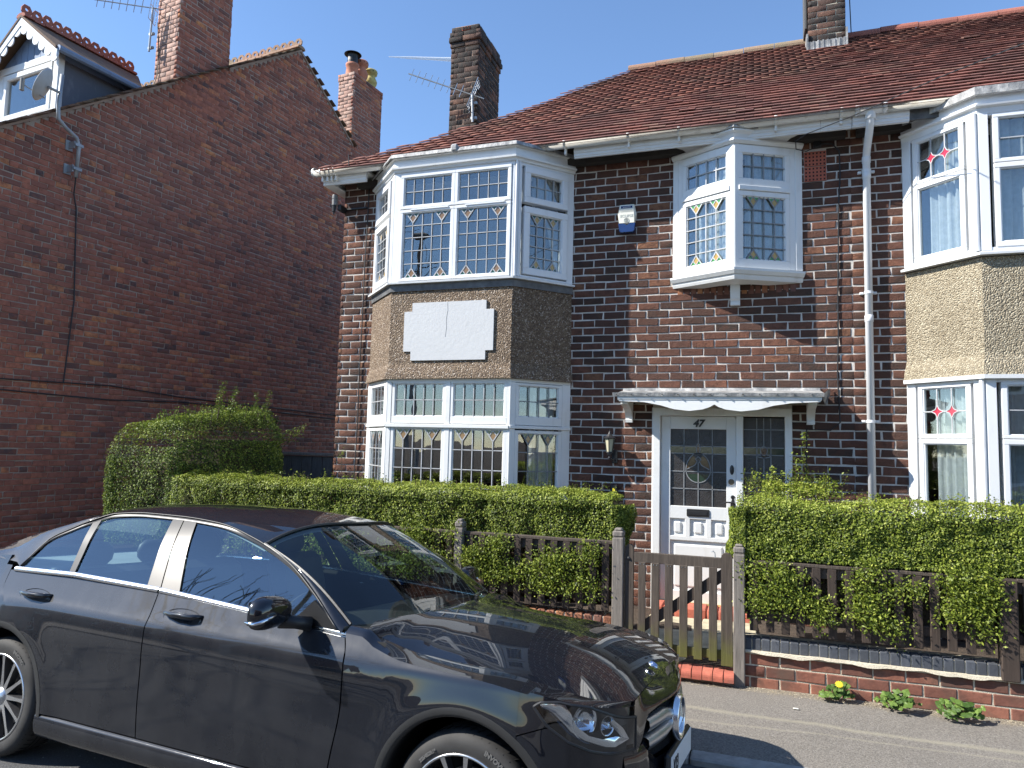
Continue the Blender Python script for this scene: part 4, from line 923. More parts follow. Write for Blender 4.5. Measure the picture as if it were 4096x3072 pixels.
def crest(n,T,mat,seg,name='crested_ridge_tile',r=.085,h=.16):
    # each: half round base plus upright with a round hole, local X along ridge
    var=[]
    for v in range(3):
        mb=MB(); mb.rv=v/3+.15; w=seg/2-.003
        outer=[(-w,0),(-w,h*.62),(-w*.55,h),(w*.55,h),(w,h*.62),(w,0)]; hole=[(.30*w*2*.5*math.cos(t)*1.15,h*.55+.30*w*1.15*math.sin(t)) for t in [2*PI*k/12 for k in range(12)]]
        # ring faces by angular matching
        def op(t):
            c,s_=math.cos(t),math.sin(t); best=None
            k=max(abs(c)/w, (s_/(h-h*.55) if s_>0 else -s_/(h*.55)))
            x,z=c/k,s_/k+h*.55
            if z>h*.75 and abs(x)>w*.55:
                f=(abs(x)-w*.55)/(w*.45); lim=h-(h*.38)*f
                if z>lim: z=lim
            return x,z
        O=[op(2*PI*k/12) for k in range(12)]
        for y,fl in ((-.012,0),(.012,1)):
            vs=[(x,y,z) for x,z in O]+[(x,y,z) for x,z in hole]; mb.add(vs,[((k,(k+1)%12,12+(k+1)%12,12+k) if not fl else (12+k,12+(k+1)%12,(k+1)%12,k)) for k in range(12)])
        mb.add([(x,-.012,z) for x,z in O]+[(x,.012,z) for x,z in O],[(k,12+k,12+(k+1)%12,(k+1)%12) for k in range(12)]); mb.add([(x,-.012,z) for x,z in hole]+[(x,.012,z) for x,z in hole],[(k,(k+1)%12,12+(k+1)%12,12+k) for k in range(12)])
        a=[k*PI/6 for k in range(7)]; pr=[(r*math.cos(t)*1.2,r*math.sin(t)*.55-.05) for t in a]+[(-r*1.2,-.07),(r*1.2,-.07)]
        nn=len(pr); mb.add([(-w,p,q) for p,q in pr]+[(w,p,q) for p,q in pr],[list(range(nn)),list(range(2*nn-1,nn-1,-1))]+[(i,i+nn,(i+1)%nn+nn,(i+1)%nn) for i in range(nn)])
        me=bpy.data.meshes.new(name); me.from_pydata(mb.v,[],mb.f); me.materials.append(mat); at=me.attributes.new('rnd','FLOAT','FACE'); at.data.foreach_set('value',mb.r); var.append(me)
    for i in range(n):
        o=_link(name,random.choice(var),gh); o.matrix_basis=T@Matrix.Translation(((i+.5)*seg,random.gauss(0,.004),random.gauss(0,.004)))@Matrix.Rotation(random.gauss(0,.03),4,'Z')
TC=TG@Matrix.Translation((SA,-.03,ZA+.12))@Matrix.Rotation(PI/2,4,'Z')
crest(34,TC,m_ridge,.195)
c1=chimney(gh,0,1.09,0,0,0,0,m_gbrick,m_gmortar) if False else None
TCH=TG     # stacks in gable coordinates: local x = s, y = depth behind the gable plane; near face is at x=s0
def gstack(s0,s1,d,z0,z1,caps):
    ch=_link('chimney',None,gh); ch.empty_display_size=.1
    mb=MB(); mb.box(s0+.009,s1-.009,.006,d-.009,z0,z1-.01,TG); mb.build('mortar_core',m_gmortar,ch)
    def ring(ex,za,zb):
        T=TG@Matrix.Translation((s0-ex,d+ex,0))@Matrix.Rotation(-PI/2,4,'Z'); brick_wall(ch,T,0,d+2*ex,zb,za,.2225,.08,m_chbrick,joint=.010,dep=.05,jit=.003,phase=.05)
        T=TG@Matrix.Translation((s0-ex,-ex,0)); brick_wall(ch,T,0,s1-s0+2*ex,zb,za,.2225,.08,m_gbrick,joint=.010,dep=.05,jit=.004)
        T=TG@Matrix.Translation((s1+ex,-ex,0))@Matrix.Rotation(PI/2,4,'Z'); brick_wall(ch,T,0,d+2*ex,zb,za,.2225,.08,m_gbrick,joint=.010,dep=.05)
        T=TG@Matrix.Translation((s1+ex,d+ex,0))@Matrix.Rotation(PI,4,'Z'); brick_wall(ch,T,0,s1-s0+2*ex,zb,za,.2225,.08,m_gbrick,joint=.010,dep=.05)
    zc=z1
    for ex,za,zb in caps: ring(ex,za,zb); zc=min(zc,za)
    ring(0,z0,zc); return ch
g1=gstack(2.24,3.30,.52,fz(2.24)-.3,10.6,())
g2=gstack(6.74,7.80,.42,7.9,9.93,((.012,9.77,9.93),))
mb=MB(); mb.box(6.78,7.76,.03,.40,9.9,9.96,TG); mb.build('flaunching',m_gmortar,g2)
for k,(s,h,mt) in enumerate(((6.93,.36,m_terra),(7.25,.50,m_terra),(7.60,.46,simple('buff_clay',(0.45,0.38,0.14),.8,var=.3)))):
    mb=MB(); mb.smooth=True; T=TG@Matrix.Translation((s,.21,9.94))
    if k==0: mb.lathe([(.15,0),(.13,.22),(.15,.24),(.15,.29),(.12,.30),(.12,.2)],22,T)
    else: mb.lathe([(.12,0),(.12,.1),(.15,.16),(.16,.22),(.12,.32),(.10,.36),(.10,.38),(.155,.42),(.16,.5),(.145,.52),(.13,.5),(.13,.4)],22,T@Matrix.Scale(h/.5,4,(0,0,1)))
    p=mb.build('chimney_pot',mt,g2)
    if k==0:
        mb=MB(); mb.lathe([(.118,.28),(.118,.36)],20,T); mb.lathe([(.0,.60),(.09,.585),(.19,.53),(.195,.525),(.185,.52),(.09,.55),(0,.56)],24,T)
        for q in range(10):
            a=2*PI*q/10; mb.tube([tuple(T@Vector((.11*math.cos(a),.11*math.sin(a),.36))),tuple(T@Vector((.12*math.cos(a),.12*math.sin(a),.54)))],.004,4)
        mb.lathe([(.12,.36),(.112,.45),(.118,.54)],20,T); mb.build('cowl',m_black,p)
    else:
        mb=MB()
        for q in range(12):
            a=2*PI*q/12; mb.lathe([(0,0),(.012,0),(.012,.006),(0,.006)],8,T@Matrix.Scale(h/.5,4,(0,0,1))@Matrix.Translation((.157*math.cos(a),.157*math.sin(a),.46))@Matrix.Rotation(a,4,'Z')@Matrix.Rotation(PI/2,4,'Y'))
        mb.build('pot_vent_holes',m_dark,p)
# ---- dormer
do=_link('dormer',None,gh); do.empty_display_size=.1
df,dR,dL=.68,.5,1.92            # front s, right and left depth offsets (y)
ym=(dR+dL)/2; zb0=fz(df)+.02; zt=7.30; zap=7.80; sr=2.45
def gp(s,y,z): return tuple(TG@Vector((s,y,z)))
mb=MB(); ce=1.78
mb.add([gp(df,dR,zb0),gp(ce,dR,fz(ce)+.05),gp(ce,dR,zt+.02),gp(df,dR,zt+.02)],[(0,1,2,3)]); mb.build('cheek',m_cheek,do); mb=MB(); mb.add([gp(df,dL,zb0),gp(ce,dL,fz(ce)+.05),gp(ce,dL,zt+.02),gp(df,dL,zt+.02)],[(3,2,1,0)]); mb.build('cheek',m_cheek,do)
TD=TG@Matrix.Translation((df,dL,0))@Matrix.Rotation(-PI/2,4,'Z'); W_=dL-dR    # local X from left (far) to right, Y inward (into building)
w=Win(TD,do,m_paint); w.bx(-.02,.10,zb0,zt,-.01,.08); w.bx(W_-.10,W_+.02,zb0,zt,-.01,.08); w.bx(-.02,W_+.02,zt-.11,zt,-.015,.08); w.bx(-.03,W_+.03,zb0-.04,zb0+.06,-.05,.08)
w.light(.20,W_-.20,zb0+.17,zt-.21,(.08,.08,.08,.08),-.02,.02); w.done()
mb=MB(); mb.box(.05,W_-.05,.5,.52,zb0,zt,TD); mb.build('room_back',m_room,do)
# gable boards
mb=MB(); nbd=9
for i in range(nbd):
    u0=W_*i/nbd+.004; u1=W_*(i+1)/nbd-.004; hh=lambda u:zt+(zap-zt-.02)*(1-abs(u-W_/2)/(W_/2))
    mb.prism([(u0,zt),(u0,hh(u0)),(u1,hh(u1)),(u1,zt)][::-1],.01,.03,TD)
mb.build('gable_boarding',m_bluewood,do)
mb=MB(); sc=MB()
for sgn in (-1,1):
    a=(W_/2,zap+.10); b=(W_/2+sgn*(W_/2+.22),zt-.10); P=lambda f:(a[0]+(b[0]-a[0])*f,a[1]+(b[1]-a[1])*f)
    q0,q1=P(0),P(1); mb.prism([q0,q1,(q1[0],q1[1]-.11),(q0[0],q0[1]-.13)] if sgn<0 else [q0,(q0[0],q0[1]-.13),(q1[0],q1[1]-.11),q1],-.17,-.14,TD)
    for k in range(6):
        c=P((k+.55)/6); sc.lathe([(0,0),(.085,0),(.085,.016),(0,.016)],14,TD@Matrix.Translation((c[0],-.145,c[1]-.13))@Matrix.Rotation(PI/2,4,'X'))
mb.build('barge_board',m_palewood,do); sc.build('scalloped_trim',m_palewood,do)
# dormer roof
mb=MB(); e=.16
for sgn in (-1,1):
    yo=ym+sgn*(W_/2+.20); zo=zt-.06; zr=zap+.14; za_=zap+.10
    mb.add([gp(df-e-.02,ym,zr),gp(df-e-.02,yo,zo+.02),gp(1.9,yo,zo+.02),gp(sr,ym,zr),gp(df-e-.02,ym,za_),gp(df-e-.02,yo,zo-.03),gp(1.9,yo,zo-.03),gp(sr,ym,za_)],[(0,1,2,3) if sgn>0 else (3,2,1,0),(4,5,6,7) if sgn<0 else (7,6,5,4),(0,4,5,1),(1,5,6,2)])
mb.build('dormer_roof',m_tile2,do)
mb=MB(); mb.tube([gp(df-.15,dR-.22,zt-.075),gp(1.85,dR-.22,zt-.075)],.05,8); mb.build('dormer_gutter',m_bluewood,do)
mb=MB(); mb.add([gp(df-.1,dR,zt-.0),gp(df-.1,dR-.17,zt-.09),gp(1.8,dR-.17,zt-.09),gp(1.8,dR,zt)],[(0,1,2,3),(3,2,1,0)]); mb.box(df,1.9,dR-.02,dR+.0,zt-.10,zt-.0,TG); mb.build('soffit_board',m_bluewood,do)
crest(12,TG@Matrix.Translation((df-e-.02,ym,zap+.17)),m_ridgered,.155,h=.15)
# dish and its pole
dth=thing('satellite_dish','grey satellite dish on a bent pole clamped to the gable wall below the dormer','satellite dish',tuple(TG@Vector((.6,-.1,5.3))))
mb=MB(); mb.smooth=True; mb.tube([gp(.66,-.14,5.30),gp(.67,-.14,5.76),gp(.62,-.15,5.86),gp(.45,-.18,5.92),gp(.33,-.19,6.0),gp(.31,-.2,6.14),gp(.33,-.2,6.62)],.026,10); mb.build('pole',m_galv,dth)
for z in (5.76,5.42):
    mb=MB(); mb.box(.56,.66,-.02,0,z-.07,z+.07,TG); mb.box(.60,.62,-.14,-.02,z-.05,z+.05,TG); mb.box(.60,.72,-.17,-.155,z-.02,z+.02,TG); mb.box(.60,.72,-.125,-.11,z-.02,z+.02,TG); mb.build('wall_bracket',m_galv,dth)
dc=TG@Vector((.10,-.25,6.34)); aim=Vector((-.78,-.55,.40)).normalized(); TDi=Matrix.Translation(dc)@aim.to_track_quat('Z','Y').to_matrix().to_4x4()
mb=MB(); mb.smooth=True; mb.lathe([(0,0),(.08,.006),(.14,.02),(.19,.04),(.205,.05),(.21,.045),(.19,.03),(.14,.01),(.08,-.006),(0,-.012)],30,TDi@Matrix.Diagonal((.95,1.12,1,1))); mb.build('reflector',m_dish,dth)
mb=MB(); lnb=dc+aim*.30+Vector((0,0,-.10)); mb.tube([tuple(dc-Vector((0,0,.17))),tuple(lnb-Vector((0,0,.03)))],.010,6); mb.tube([tuple(dc-aim*.03),tuple(TG@Vector((.33,-.2,6.36)))],.02,8); mb.build('arm',m_galv,dth)
mb=MB(); mb.tube([tuple(lnb+Vector((0,0,.04))),tuple(lnb-Vector((0,0,.12)))],.028,10); mb.build('receiver',m_greyplastic,dth)
mb=MB(); mb.tube([gp(.66,-.14,5.30),gp(.72,-.03,5.1),gp(.78,-.015,4.9),gp(.85,-.015,3.6),gp(.82,-.015,3.0),gp(.79,-.015,2.43)],.009,6); tag(mb.build('dish_cable',m_cable),'black cable dropping down the red gable wall from the dish pole','cable')
for zz,lab in (((2.40,2.45,2.37,2.34,2.25),'upper of two black cables sagging along the lower gable wall'),((2.29,2.24,2.29,2.27,2.17),'lower of two black cables sagging along the lower gable wall')):
    mb=MB(); mb.tube([gp(s,-.015,z) for s,z in zip((-.7,1.5,2.7,3.7,6.9),zz)],.009,6); tag(mb.build('wall_cable',m_cable),lab,'cable','cables along the gable wall')
def aerial(name,label,base,top,boomv,n,mat,T=I4,elem=.10,refl=True,sideoff=None):
    t=thing(name,label,'tv aerial',tuple(base)); mb=MB(); mb.tube([base,top],.016,8); mb.build('mast',m_galv,t)
    bv=Vector(boomv); L=bv.length; b0=Vector(top)-bv*.18; mb=MB(); mb.tube([b0,Vector(top)+bv],.010,6); mb.build('boom',mat,t)
    dr=bv.normalized(); up=Vector((0,0,1)); up=(up-dr*dr.dot(up)).normalized(); mb=MB()
    for i in range(n):
        c=Vector(top)+bv*(.12+.88*(i+.5)/n); mb.tube([c-up*elem,c+up*elem],.006,5)
    mb.build('director_rods',mat,t)
    if refl:
        sd_=dr.cross(up); c=Vector(top)-bv*.02; mb=MB()
        for s in (-1,-.33,.33,1): mb.tube([c+sd_*s*.12-up*.24,c+sd_*s*.12+up*.24],.005,5)
        for s in (-1,0,1): mb.tube([c-sd_*.12+up*s*.24,c+sd_*.12+up*s*.24],.006,5)
        mb.build('reflector_grid',m_alu,t)
    mb=MB(); mb.box(base[0]-.05,base[0]+.05,base[1]+.02,base[1]+.05,base[2]+.06,base[2]+.1); mb.box(base[0]-.05,base[0]+.05,base[1]+.02,base[1]+.05,base[2]+.3,base[2]+.34); mb.build('bracket',m_galv,t)
    return t
aerial('tv_aerial','yagi television aerial on a short mast fixed to the sooty black brick chimney',Vector((-2.41,2.05,6.66)),Vector((-2.43,2.05,7.10)),Vector((-.98,-.25,.36)),9,m_alu)
q=TG@Vector((2.10,.50,8.05)); aerial('tv_aerial','television aerial beside the tall sunlit-faced chimney at the top edge','x',q) if False else aerial('tv_aerial','television aerial on a mast strapped to the tall left-hand gable chimney',Vector(q),Vector(q)+Vector((.02,0,.75)),Vector((-.9,-.35,.10)),7,m_galv,elem=.12)
mb=MB(); mb.tube([gp(2.20,.47,8.6),gp(2.225,.44,8.2),gp(2.225,.42,7.7),gp(2.2,.47,7.5)],.008,5); tag(mb.build('aerial_cable',m_cable),'dark aerial lead running down the sunlit face of the tall gable chimney','cable')
# ------------------------------------------------------------------ ground
def sheet(name,x0,x1,y0,y1,z,mat,nx=1,ny=1,zf=None,parent=None,thick=0):
    P=[[(x0+(x1-x0)*i/nx,y0+(y1-y0)*j/ny,(zf(x0+(x1-x0)*i/nx,y0+(y1-y0)*j/ny) if zf else z)) for j in range(ny+1)] for i in range(nx+1)]
    mb=MB(); mb.grid(P); return mb.build(name,mat,parent)
tag(sheet('ground',-600,600,-600,600,-.14,m_soil),kind='structure')
tag(sheet('road',-60,60,-9.6,-3.42,-.035,m_road,60,8,lambda x,y:-.035-.012*abs(y+6.5)/3),kind='structure')
tag(sheet('pavement',-40,40,-3.30,-2.0,0,m_pave,160,10,lambda x,y:-.012*(-2.0-y)+.004*math.sin(x*1.7+y*3)+(.006*math.sin(9*x)*math.sin(7*y))),kind='structure')
kb=tag(_link('kerb',None),kind='structure')
for i in range(60):
    mb=MB(); x=-27+i*.914; mb.bbox(x+.004,x+.91,-3.43,-3.30,-.2,-.008,.010); mb.build('kerbstone',m_kerb,kb)
tag(sheet('garden_soil',-4.95,9,-1.98,-.01,.05,m_soil,60,12,lambda x,y:.05+.03*math.sin(5*x)*math.cos(4*y)),kind='structure')
tag(sheet('passage',-8.0,-4.95,-2.01,12,.012,m_pave,4,8),kind='structure')
tag(sheet('far_pavement',-60,60,-11.4,-9.7,0.0,m_pave,60,3),kind='structure')
fpath=tag(_link('garden_path',None),kind='structure')
for i,(y0,y1) in enumerate(((-1.95,-1.42),(-1.41,-.86),(-.85,-.31))):
    for x0,x1 in ((.68,1.19),(1.20,1.70)):
        mb=MB(); dz=random.uniform(-.006,.006)+ (0 if i else -.03); mb.bbox(x0,x1,y0+.005,y1-.005,-.02,.07+dz,.01); mb.build('paving_slab',m_slab,fpath)
# ------------------------------------------------------------------ low walls
WY=-2.03
def lowwall(label,x0,x1,group=None,blue=True,name='low_wall'):
    t=thing(name,label,'garden wall',((x0+x1)/2,WY,0)); T=Matrix.Translation((0,WY,0))
    mb=MB(); mb.box(x0,x1,.006,.20,-.08,.24,T); mb.build('mortar_core',m_lmortar,t)
    brick_wall(t,T,x0,x1,.238,-.07,.2045,.0765 if False else .083,m_lowbrick,joint=.010,phase=.02,single=120,dep=.04,jit=.0015,outj=.0012)
    mb=MB()
    n=int((x1-x0)/.032); 
    ws=[.004*math.sin(i*.9)+.006*math.sin(i*.37+1)+random.uniform(-.002,.002) for i in range(n+1)]
    for i in range(n):
        a=x0+(x1-x0)*i/n; b=x0+(x1-x0)*(i+1)/n; w0,w1=ws[i],ws[i+1]
        mb.add([(a,-.028+w0*.6,.243+w0),(b,-.028+w1*.6,.243+w1),(b,.02,.236),(a,.02,.236),(a,-.022+w0*.6,.262+w0*.5),(b,-.022+w1*.6,.262+w1*.5),(b,.02,.266),(a,.02,.266)],[(3,2,1,0),(4,5,6,7),(0,1,5,4)],T)
    mb.box(x0,x1,.004,.2,.26,.338,T); mb.build('mortar_ledge',m_lmortar,t)
    if blue: row_units(t,T,x0,x1,int(round((x1-x0)/.0655)),.262,.348,m_blue,.007,.10,'blue_coping_brick',.004,y0=-.004)
    return t
lowwall('low brick garden wall topped with blue-black upright bricks right of the gate post',1.60,7.6)
t=thing('low_wall','low red and orange brick coping wall under the fence between the car and the gate','garden wall',(-1.5,WY,0)); T=Matrix.Translation((0,WY,0))
mb=MB(); mb.box(-3.9,.63,.006,.2,-.05,.30,T); mb.box(-3.9,.63,.004,.2,.30,.39,T); mb.build('mortar_core',m_lmortar,t)
brick_wall(t,T,-3.9,.63,.298,-.05,.2045,.083,m_lowbrick,joint=.010,single=60,dep=.04,jit=.0015)
row_units(t,T,-3.9,.625,58,.303,.402,m_orangeb,.009,.12,'upright_coping_brick',.008,y0=-.006,jit=.003)
t=thing('gate_step','row of red bullnose tiles forming the step below the wooden gate','step',(1.15,-2.05,0)); 
mb=MB(); mb.box(.70,1.56,-2.06,-1.95,-.05,.085); mb.build('step_bed',m_lmortar,t)
def bulltile():
    var=[]
    for v in range(6):
        mb=MB(); mb.rv=(v+.5)/6; w=.038; pr=[(.12,.0),(.12,.06),(-.03,.06)]+[(-.03-.035*math.sin(a),.025+.035*math.cos(a)) for a in (.4,.8,1.2,1.57)]+[(-.065,.0)]
        extr_x(mb,pr,-w+.003,w-.003); me=bpy.data.meshes.new('bullnose_tile'); me.from_pydata(mb.v,[],[f[::-1] for f in mb.f]); me.materials.append(m_redtile); a=me.attributes.new('rnd','FLOAT','FACE'); a.data.foreach_set('value',mb.r); var.append(me)
    return var
bv=bulltile()
for i in range(11):
    o=_link('bullnose_tile',random.choice(bv),t); o.matrix_basis=Matrix.Translation((.74+i*.0765,-2.075,.035+random.gauss(0,.002)))@Matrix.Rotation(random.gauss(0,.02),4,'Z')
# ------------------------------------------------------------------ posts, fences, gate
def post(parent,x,w,z0,z1,y=WY,d=.09,mat=None,cap=True,name='post'):
    mb=MB(); m=mat or m_post; mb.bbox(x-w/2,x+w/2,y-d/2,y+d/2,z0,z1-.075,.006)
    if cap:
        mb.bbox(x-w/2+.004,x+w/2-.004,y-d/2+.004,y+d/2-.004,z1-.077,z1-.068,.001); mb.bbox(x-w/2,x+w/2,y-d/2,y+d/2,z1-.068,z1-.02,.010); mb.bbox(x-w/2+.012,x+w/2-.012,y-d/2+.012,y+d/2-.012,z1-.024,z1,.010)
    return mb.build(name,m,parent)
def standalone_post(label,x,w,z0,z1,mat=None,cap=True,y=WY):
    t=thing('fence_post',label,'post',(x,y,z0)); post(t,x,w,z0,z1,y,mat=mat,cap=cap); return t
standalone_post('grey weathered oak post carrying the left side of the gate, at the hedge end',.668,.088,0,1.093)
standalone_post('grey weathered oak post right of the gate, against the blue-topped wall',1.577,.082,-.02,1.03)
standalone_post('slim weathered oak fence post standing in the left hedge above the car bonnet',-.692,.075,0,1.087)
standalone_post('dark brown square post at the right edge standing on the garden wall',3.29,.105,.25,.99,m_darkwood,False)
def fence(label,x0,x1,zr,zb,n,w=.058,zmid=None):
    t=thing('picket_fence',label,'fence',((x0+x1)/2,WY,zb)); 
    mb=MB(); mb.bbox(x0,x1,WY-.010,WY+.05,zr-.012,zr+.012,.003); mb.bbox(x0,x1,WY+.012,WY+.045,zr-.09,zr-.013,.004); mb.build('top_rail',m_darkwood if False else m_gatewood,t)
    mb=MB(); mb.bbox(x0,x1,WY+.012,WY+.045,zb+.08,zb+.15,.004); mb.build('bottom_rail',m_darkwood,t)
    p=(x1-x0)/n
    for i in range(n):
        x=x0+(i+.5)*p+random.uniform(-.005,.005); mb=MB(); z=zb+random.uniform(-.006,.006); mb.bbox(x-w/2,x+w/2,WY-.012,WY+.008,z,zr-.014,.003); o=mb.build('paling',m_darkwood,t); 
    return t
fence('dark picket fence on the blue-topped wall with privet poking through, right of the gate',1.63,3.235,.905,.40,15)
fence('dark picket fence continuing past the square post at the right edge',3.35,7.4,.905,.40,38)
fence('dark picket fence between the slim oak post and the gate post, half hidden by hedge',-.65,.62,.972,.43,12)
fence('dark picket fence behind the car bonnet, left of the slim oak post',-3.8,-.735,.972,.43,29)
gt=thing('garden_gate','weathered wooden garden gate with six upright slats and a diagonal brace','gate',(1.13,-2.0,.1)); gy=-2.03
def slat(name,x0,x1,y0,y1,z0,z1,mat=m_gatewood,topround=False):
    mb=MB()
    if topround:
        n=8; pl=[(x0,z0),(x0,z1-.035)]+[(x0+(x1-x0)*(.5-.5*math.cos(PI*k/n)),z1-.035+.035*math.sin(PI*k/n)) for k in range(1,n)]+[(x1,z1-.035),(x1,z0)]; mb.prism(pl[::-1],y0,y1)
    else: mb.bbox(x0,x1,y0,y1,z0,z1,.003)
    return mb.build(name,mat,gt)
slat('stile',.722,.787,gy-.02,gy+.025,.10,.972,topround=True); slat('stile',1.447,1.530,gy-.02,gy+.025,.13,.955,topround=True)
slat('top_rail',.787,1.449,gy-.018,gy+.02,.838,.915); slat('bottom_rail',.787,1.449,gy-.004,gy+.02,.17,.235)
for a,b in ((.827,.883),(.927,.989),(1.031,1.092),(1.141,1.202),(1.249,1.31),(1.359,1.419)): slat('slat',a,b,gy-.022,gy-.006,.155+random.uniform(-.005,.005),.842)
mb=MB(); mb.add([(.79,gy-.004,.25),(.79,gy-.004,.34),(1.447,gy-.004,.83),(1.447,gy-.004,.73),(.79,gy+.018,.25),(.79,gy+.018,.34),(1.447,gy+.018,.83),(1.447,gy+.018,.73)],[(0,3,2,1),(4,5,6,7),(0,1,5,4),(1,2,6,5),(2,3,7,6),(3,0,4,7)]); mb.build('diagonal_brace',m_darkwood,gt)
for x,z in ((.752,.865),(.752,.30)):
    mb=MB(); mb.lathe([(0,0),(.013,0),(.013,.005),(.007,.011),(0,.012)],10,Matrix.Translation((x,gy-.02,z))@Matrix.Rotation(PI/2,4,'X')); mb.build('coach_bolt',m_iron,gt)
mb=MB()
for a in (.84,.87,.945,.97,1.05,1.075,1.16,1.185): mb.lathe([(0,0),(.004,0),(.003,.002),(0,.002)],6,Matrix.Translation((a,gy-.022,.828))@Matrix.Rotation(PI/2,4,'X'))
mb.build('nail_heads',m_alu,gt)
mb=MB(); mb.tube([(1.405,gy-.01,.915),(1.402,gy-.01,.95),(1.39,gy-.01,.965),(1.378,gy-.01,.955)],.004,6); mb.build('latch_hook',m_galv,gt)
# back fence at the passage
t=thing('board_fence','dark vertical board fence closing the passage behind the left hedge','fence',(-3.9,.4,0))
for i in range(8):
    mb=MB(); x=-4.75+i*.158; mb.bbox(x,x+.150,.30,.32,.05,1.515,.003); mb.build('board',m_greywood,t)
mb=MB(); mb.bbox(-4.77,-3.45,.27,.34,1.52,1.56,.006); mb.build('cap_rail',m_post,t)
# ------------------------------------------------------------------ leaves
def leaf_arrays(P,N,size,rng,aspect=.5,fold=.25,spread=1.0):
    n=len(P); d=rng.normal(size=(n,3)); nn=N+rng.normal(0,spread*.55,(n,3)); nn/=np.linalg.norm(nn,axis=1)[:,None]
    d-= (d*nn).sum(1)[:,None]*nn; d/=np.linalg.norm(d,axis=1)[:,None]; s=np.cross(nn,d); L=size*rng.uniform(.6,1.25,n)[:,None]
    a=P-d*L*.5; b=P+d*L*.5; m=P+nn*0; l=m+s*L*aspect*.5+nn*L*fold*.3; r=m-s*L*aspect*.5+nn*L*fold*.3
    V=np.stack([a,r,b,l],1).reshape(-1,3); F=np.arange(4*n).reshape(-1,4)
    return V,F
def sprig_pts(base,direction,length,n,rng,size):
    t=rng.random(n); base=np.asarray(base); direction=np.asarray(direction)/np.linalg.norm(direction)
    P=base+direction*(t*length)[:,None]+rng.normal(0,1,(n,3))*(size*(1.1-.6*t))[:,None]; return P
def hedge(name,label,cat,surf,nleaf,size,mat,mat_core,sprigs=(),coreboxes=(),extra=None,group=None,seed=1,depth=.07,lumpa=.05,tuft=True):
    """surf: list of (area weight, fn(rng,n)->P,N)"""
    rng=np.random.default_rng(seed); t=thing(name,label,cat,(0,0,0)) ; tot=sum(s[0] for s in surf); Ps=[];Ns=[]
    for a,fn in surf:
        n=int(nleaf*a/tot); P,N=fn(rng,n); Ps.append(P); Ns.append(N)
    P=np.concatenate(Ps); N=np.concatenate(Ns); keep=np.ones(len(P),bool)
    # lumpy outline
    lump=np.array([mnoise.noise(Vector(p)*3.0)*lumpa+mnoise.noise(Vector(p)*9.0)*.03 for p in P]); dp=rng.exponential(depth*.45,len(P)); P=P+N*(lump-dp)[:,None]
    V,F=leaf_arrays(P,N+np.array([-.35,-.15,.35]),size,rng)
    r=np.clip(.60-dp/depth*.45+rng.normal(0,.24,len(P))+.16*(N[:,2]>.5),0,1)  # deeper leaves get darker tints, painting in the shade of the hedge gaps
    V=[V];F=[F];R=[r]; off=len(V[0])
    tw=MB()
    for b,dn,L,n in sprigs:
        Q=sprig_pts(b,dn,L,n,rng,.028); v,f=leaf_arrays(Q,np.tile(np.array([[0,0,1.]]),(n,1)),size*1.1,rng,spread=1.8); V.append(v);F.append(f+off);off+=len(v);R.append(np.clip(rng.normal(.6,.2,n),0,1))
        dd=Vector(dn).normalized(); tw.tube([Vector(b)-dd*.12,Vector(b)+dd*L*.5,Vector(b)+dd*L*.95],[.004,.003,.0015],4)
    if extra:
        for Q,Nq,sz in extra(rng): 
            v,f=leaf_arrays(Q,Nq,sz,rng,spread=1.6); V.append(v);F.append(f+off);off+=len(v);R.append(np.clip(rng.normal(.6,.2,len(Q)),0,1))
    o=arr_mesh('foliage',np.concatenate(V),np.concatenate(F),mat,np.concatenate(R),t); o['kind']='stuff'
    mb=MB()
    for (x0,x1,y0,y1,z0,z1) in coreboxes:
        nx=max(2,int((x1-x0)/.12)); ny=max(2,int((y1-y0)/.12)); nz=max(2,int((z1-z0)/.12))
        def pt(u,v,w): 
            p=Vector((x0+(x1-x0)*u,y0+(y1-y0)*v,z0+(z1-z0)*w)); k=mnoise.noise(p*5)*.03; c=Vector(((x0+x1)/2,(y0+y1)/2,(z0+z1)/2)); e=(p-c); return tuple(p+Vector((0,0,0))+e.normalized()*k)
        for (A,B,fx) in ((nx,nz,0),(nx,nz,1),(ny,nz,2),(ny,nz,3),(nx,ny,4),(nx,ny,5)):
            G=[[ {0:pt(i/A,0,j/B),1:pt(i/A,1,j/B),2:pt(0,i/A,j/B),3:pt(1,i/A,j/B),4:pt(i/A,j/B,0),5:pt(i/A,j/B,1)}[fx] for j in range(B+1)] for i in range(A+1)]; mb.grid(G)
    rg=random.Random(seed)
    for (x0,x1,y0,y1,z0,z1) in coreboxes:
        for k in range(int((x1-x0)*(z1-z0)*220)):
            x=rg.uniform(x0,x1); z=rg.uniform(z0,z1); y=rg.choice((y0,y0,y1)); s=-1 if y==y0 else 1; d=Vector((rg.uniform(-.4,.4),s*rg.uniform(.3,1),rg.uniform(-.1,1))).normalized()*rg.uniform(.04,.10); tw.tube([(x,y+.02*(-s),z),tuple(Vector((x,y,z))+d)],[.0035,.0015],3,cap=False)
    mb.build('light_block_core',mat_core,t);  # solid lumpy boxes added inside the foliage to stop light passing through
    w=tw.build('twigs',m_twig,t); w['kind']='stuff'
    return t
def face(axis,val,a0,a1,b0,b1,n3,roundz=None):
    def fn(rng,n):
        a=rng.uniform(a0,a1,n); b=rng.uniform(b0,b1,n); v=np.full(n,val,float)
        if axis=='y': P=np.stack([a,v,b],1)
        elif axis=='x': P=np.stack([v,a,b],1)
        else: P=np.stack([a,b,v],1)
        return P,np.tile(np.array([n3],float),(n,1))
    return fn
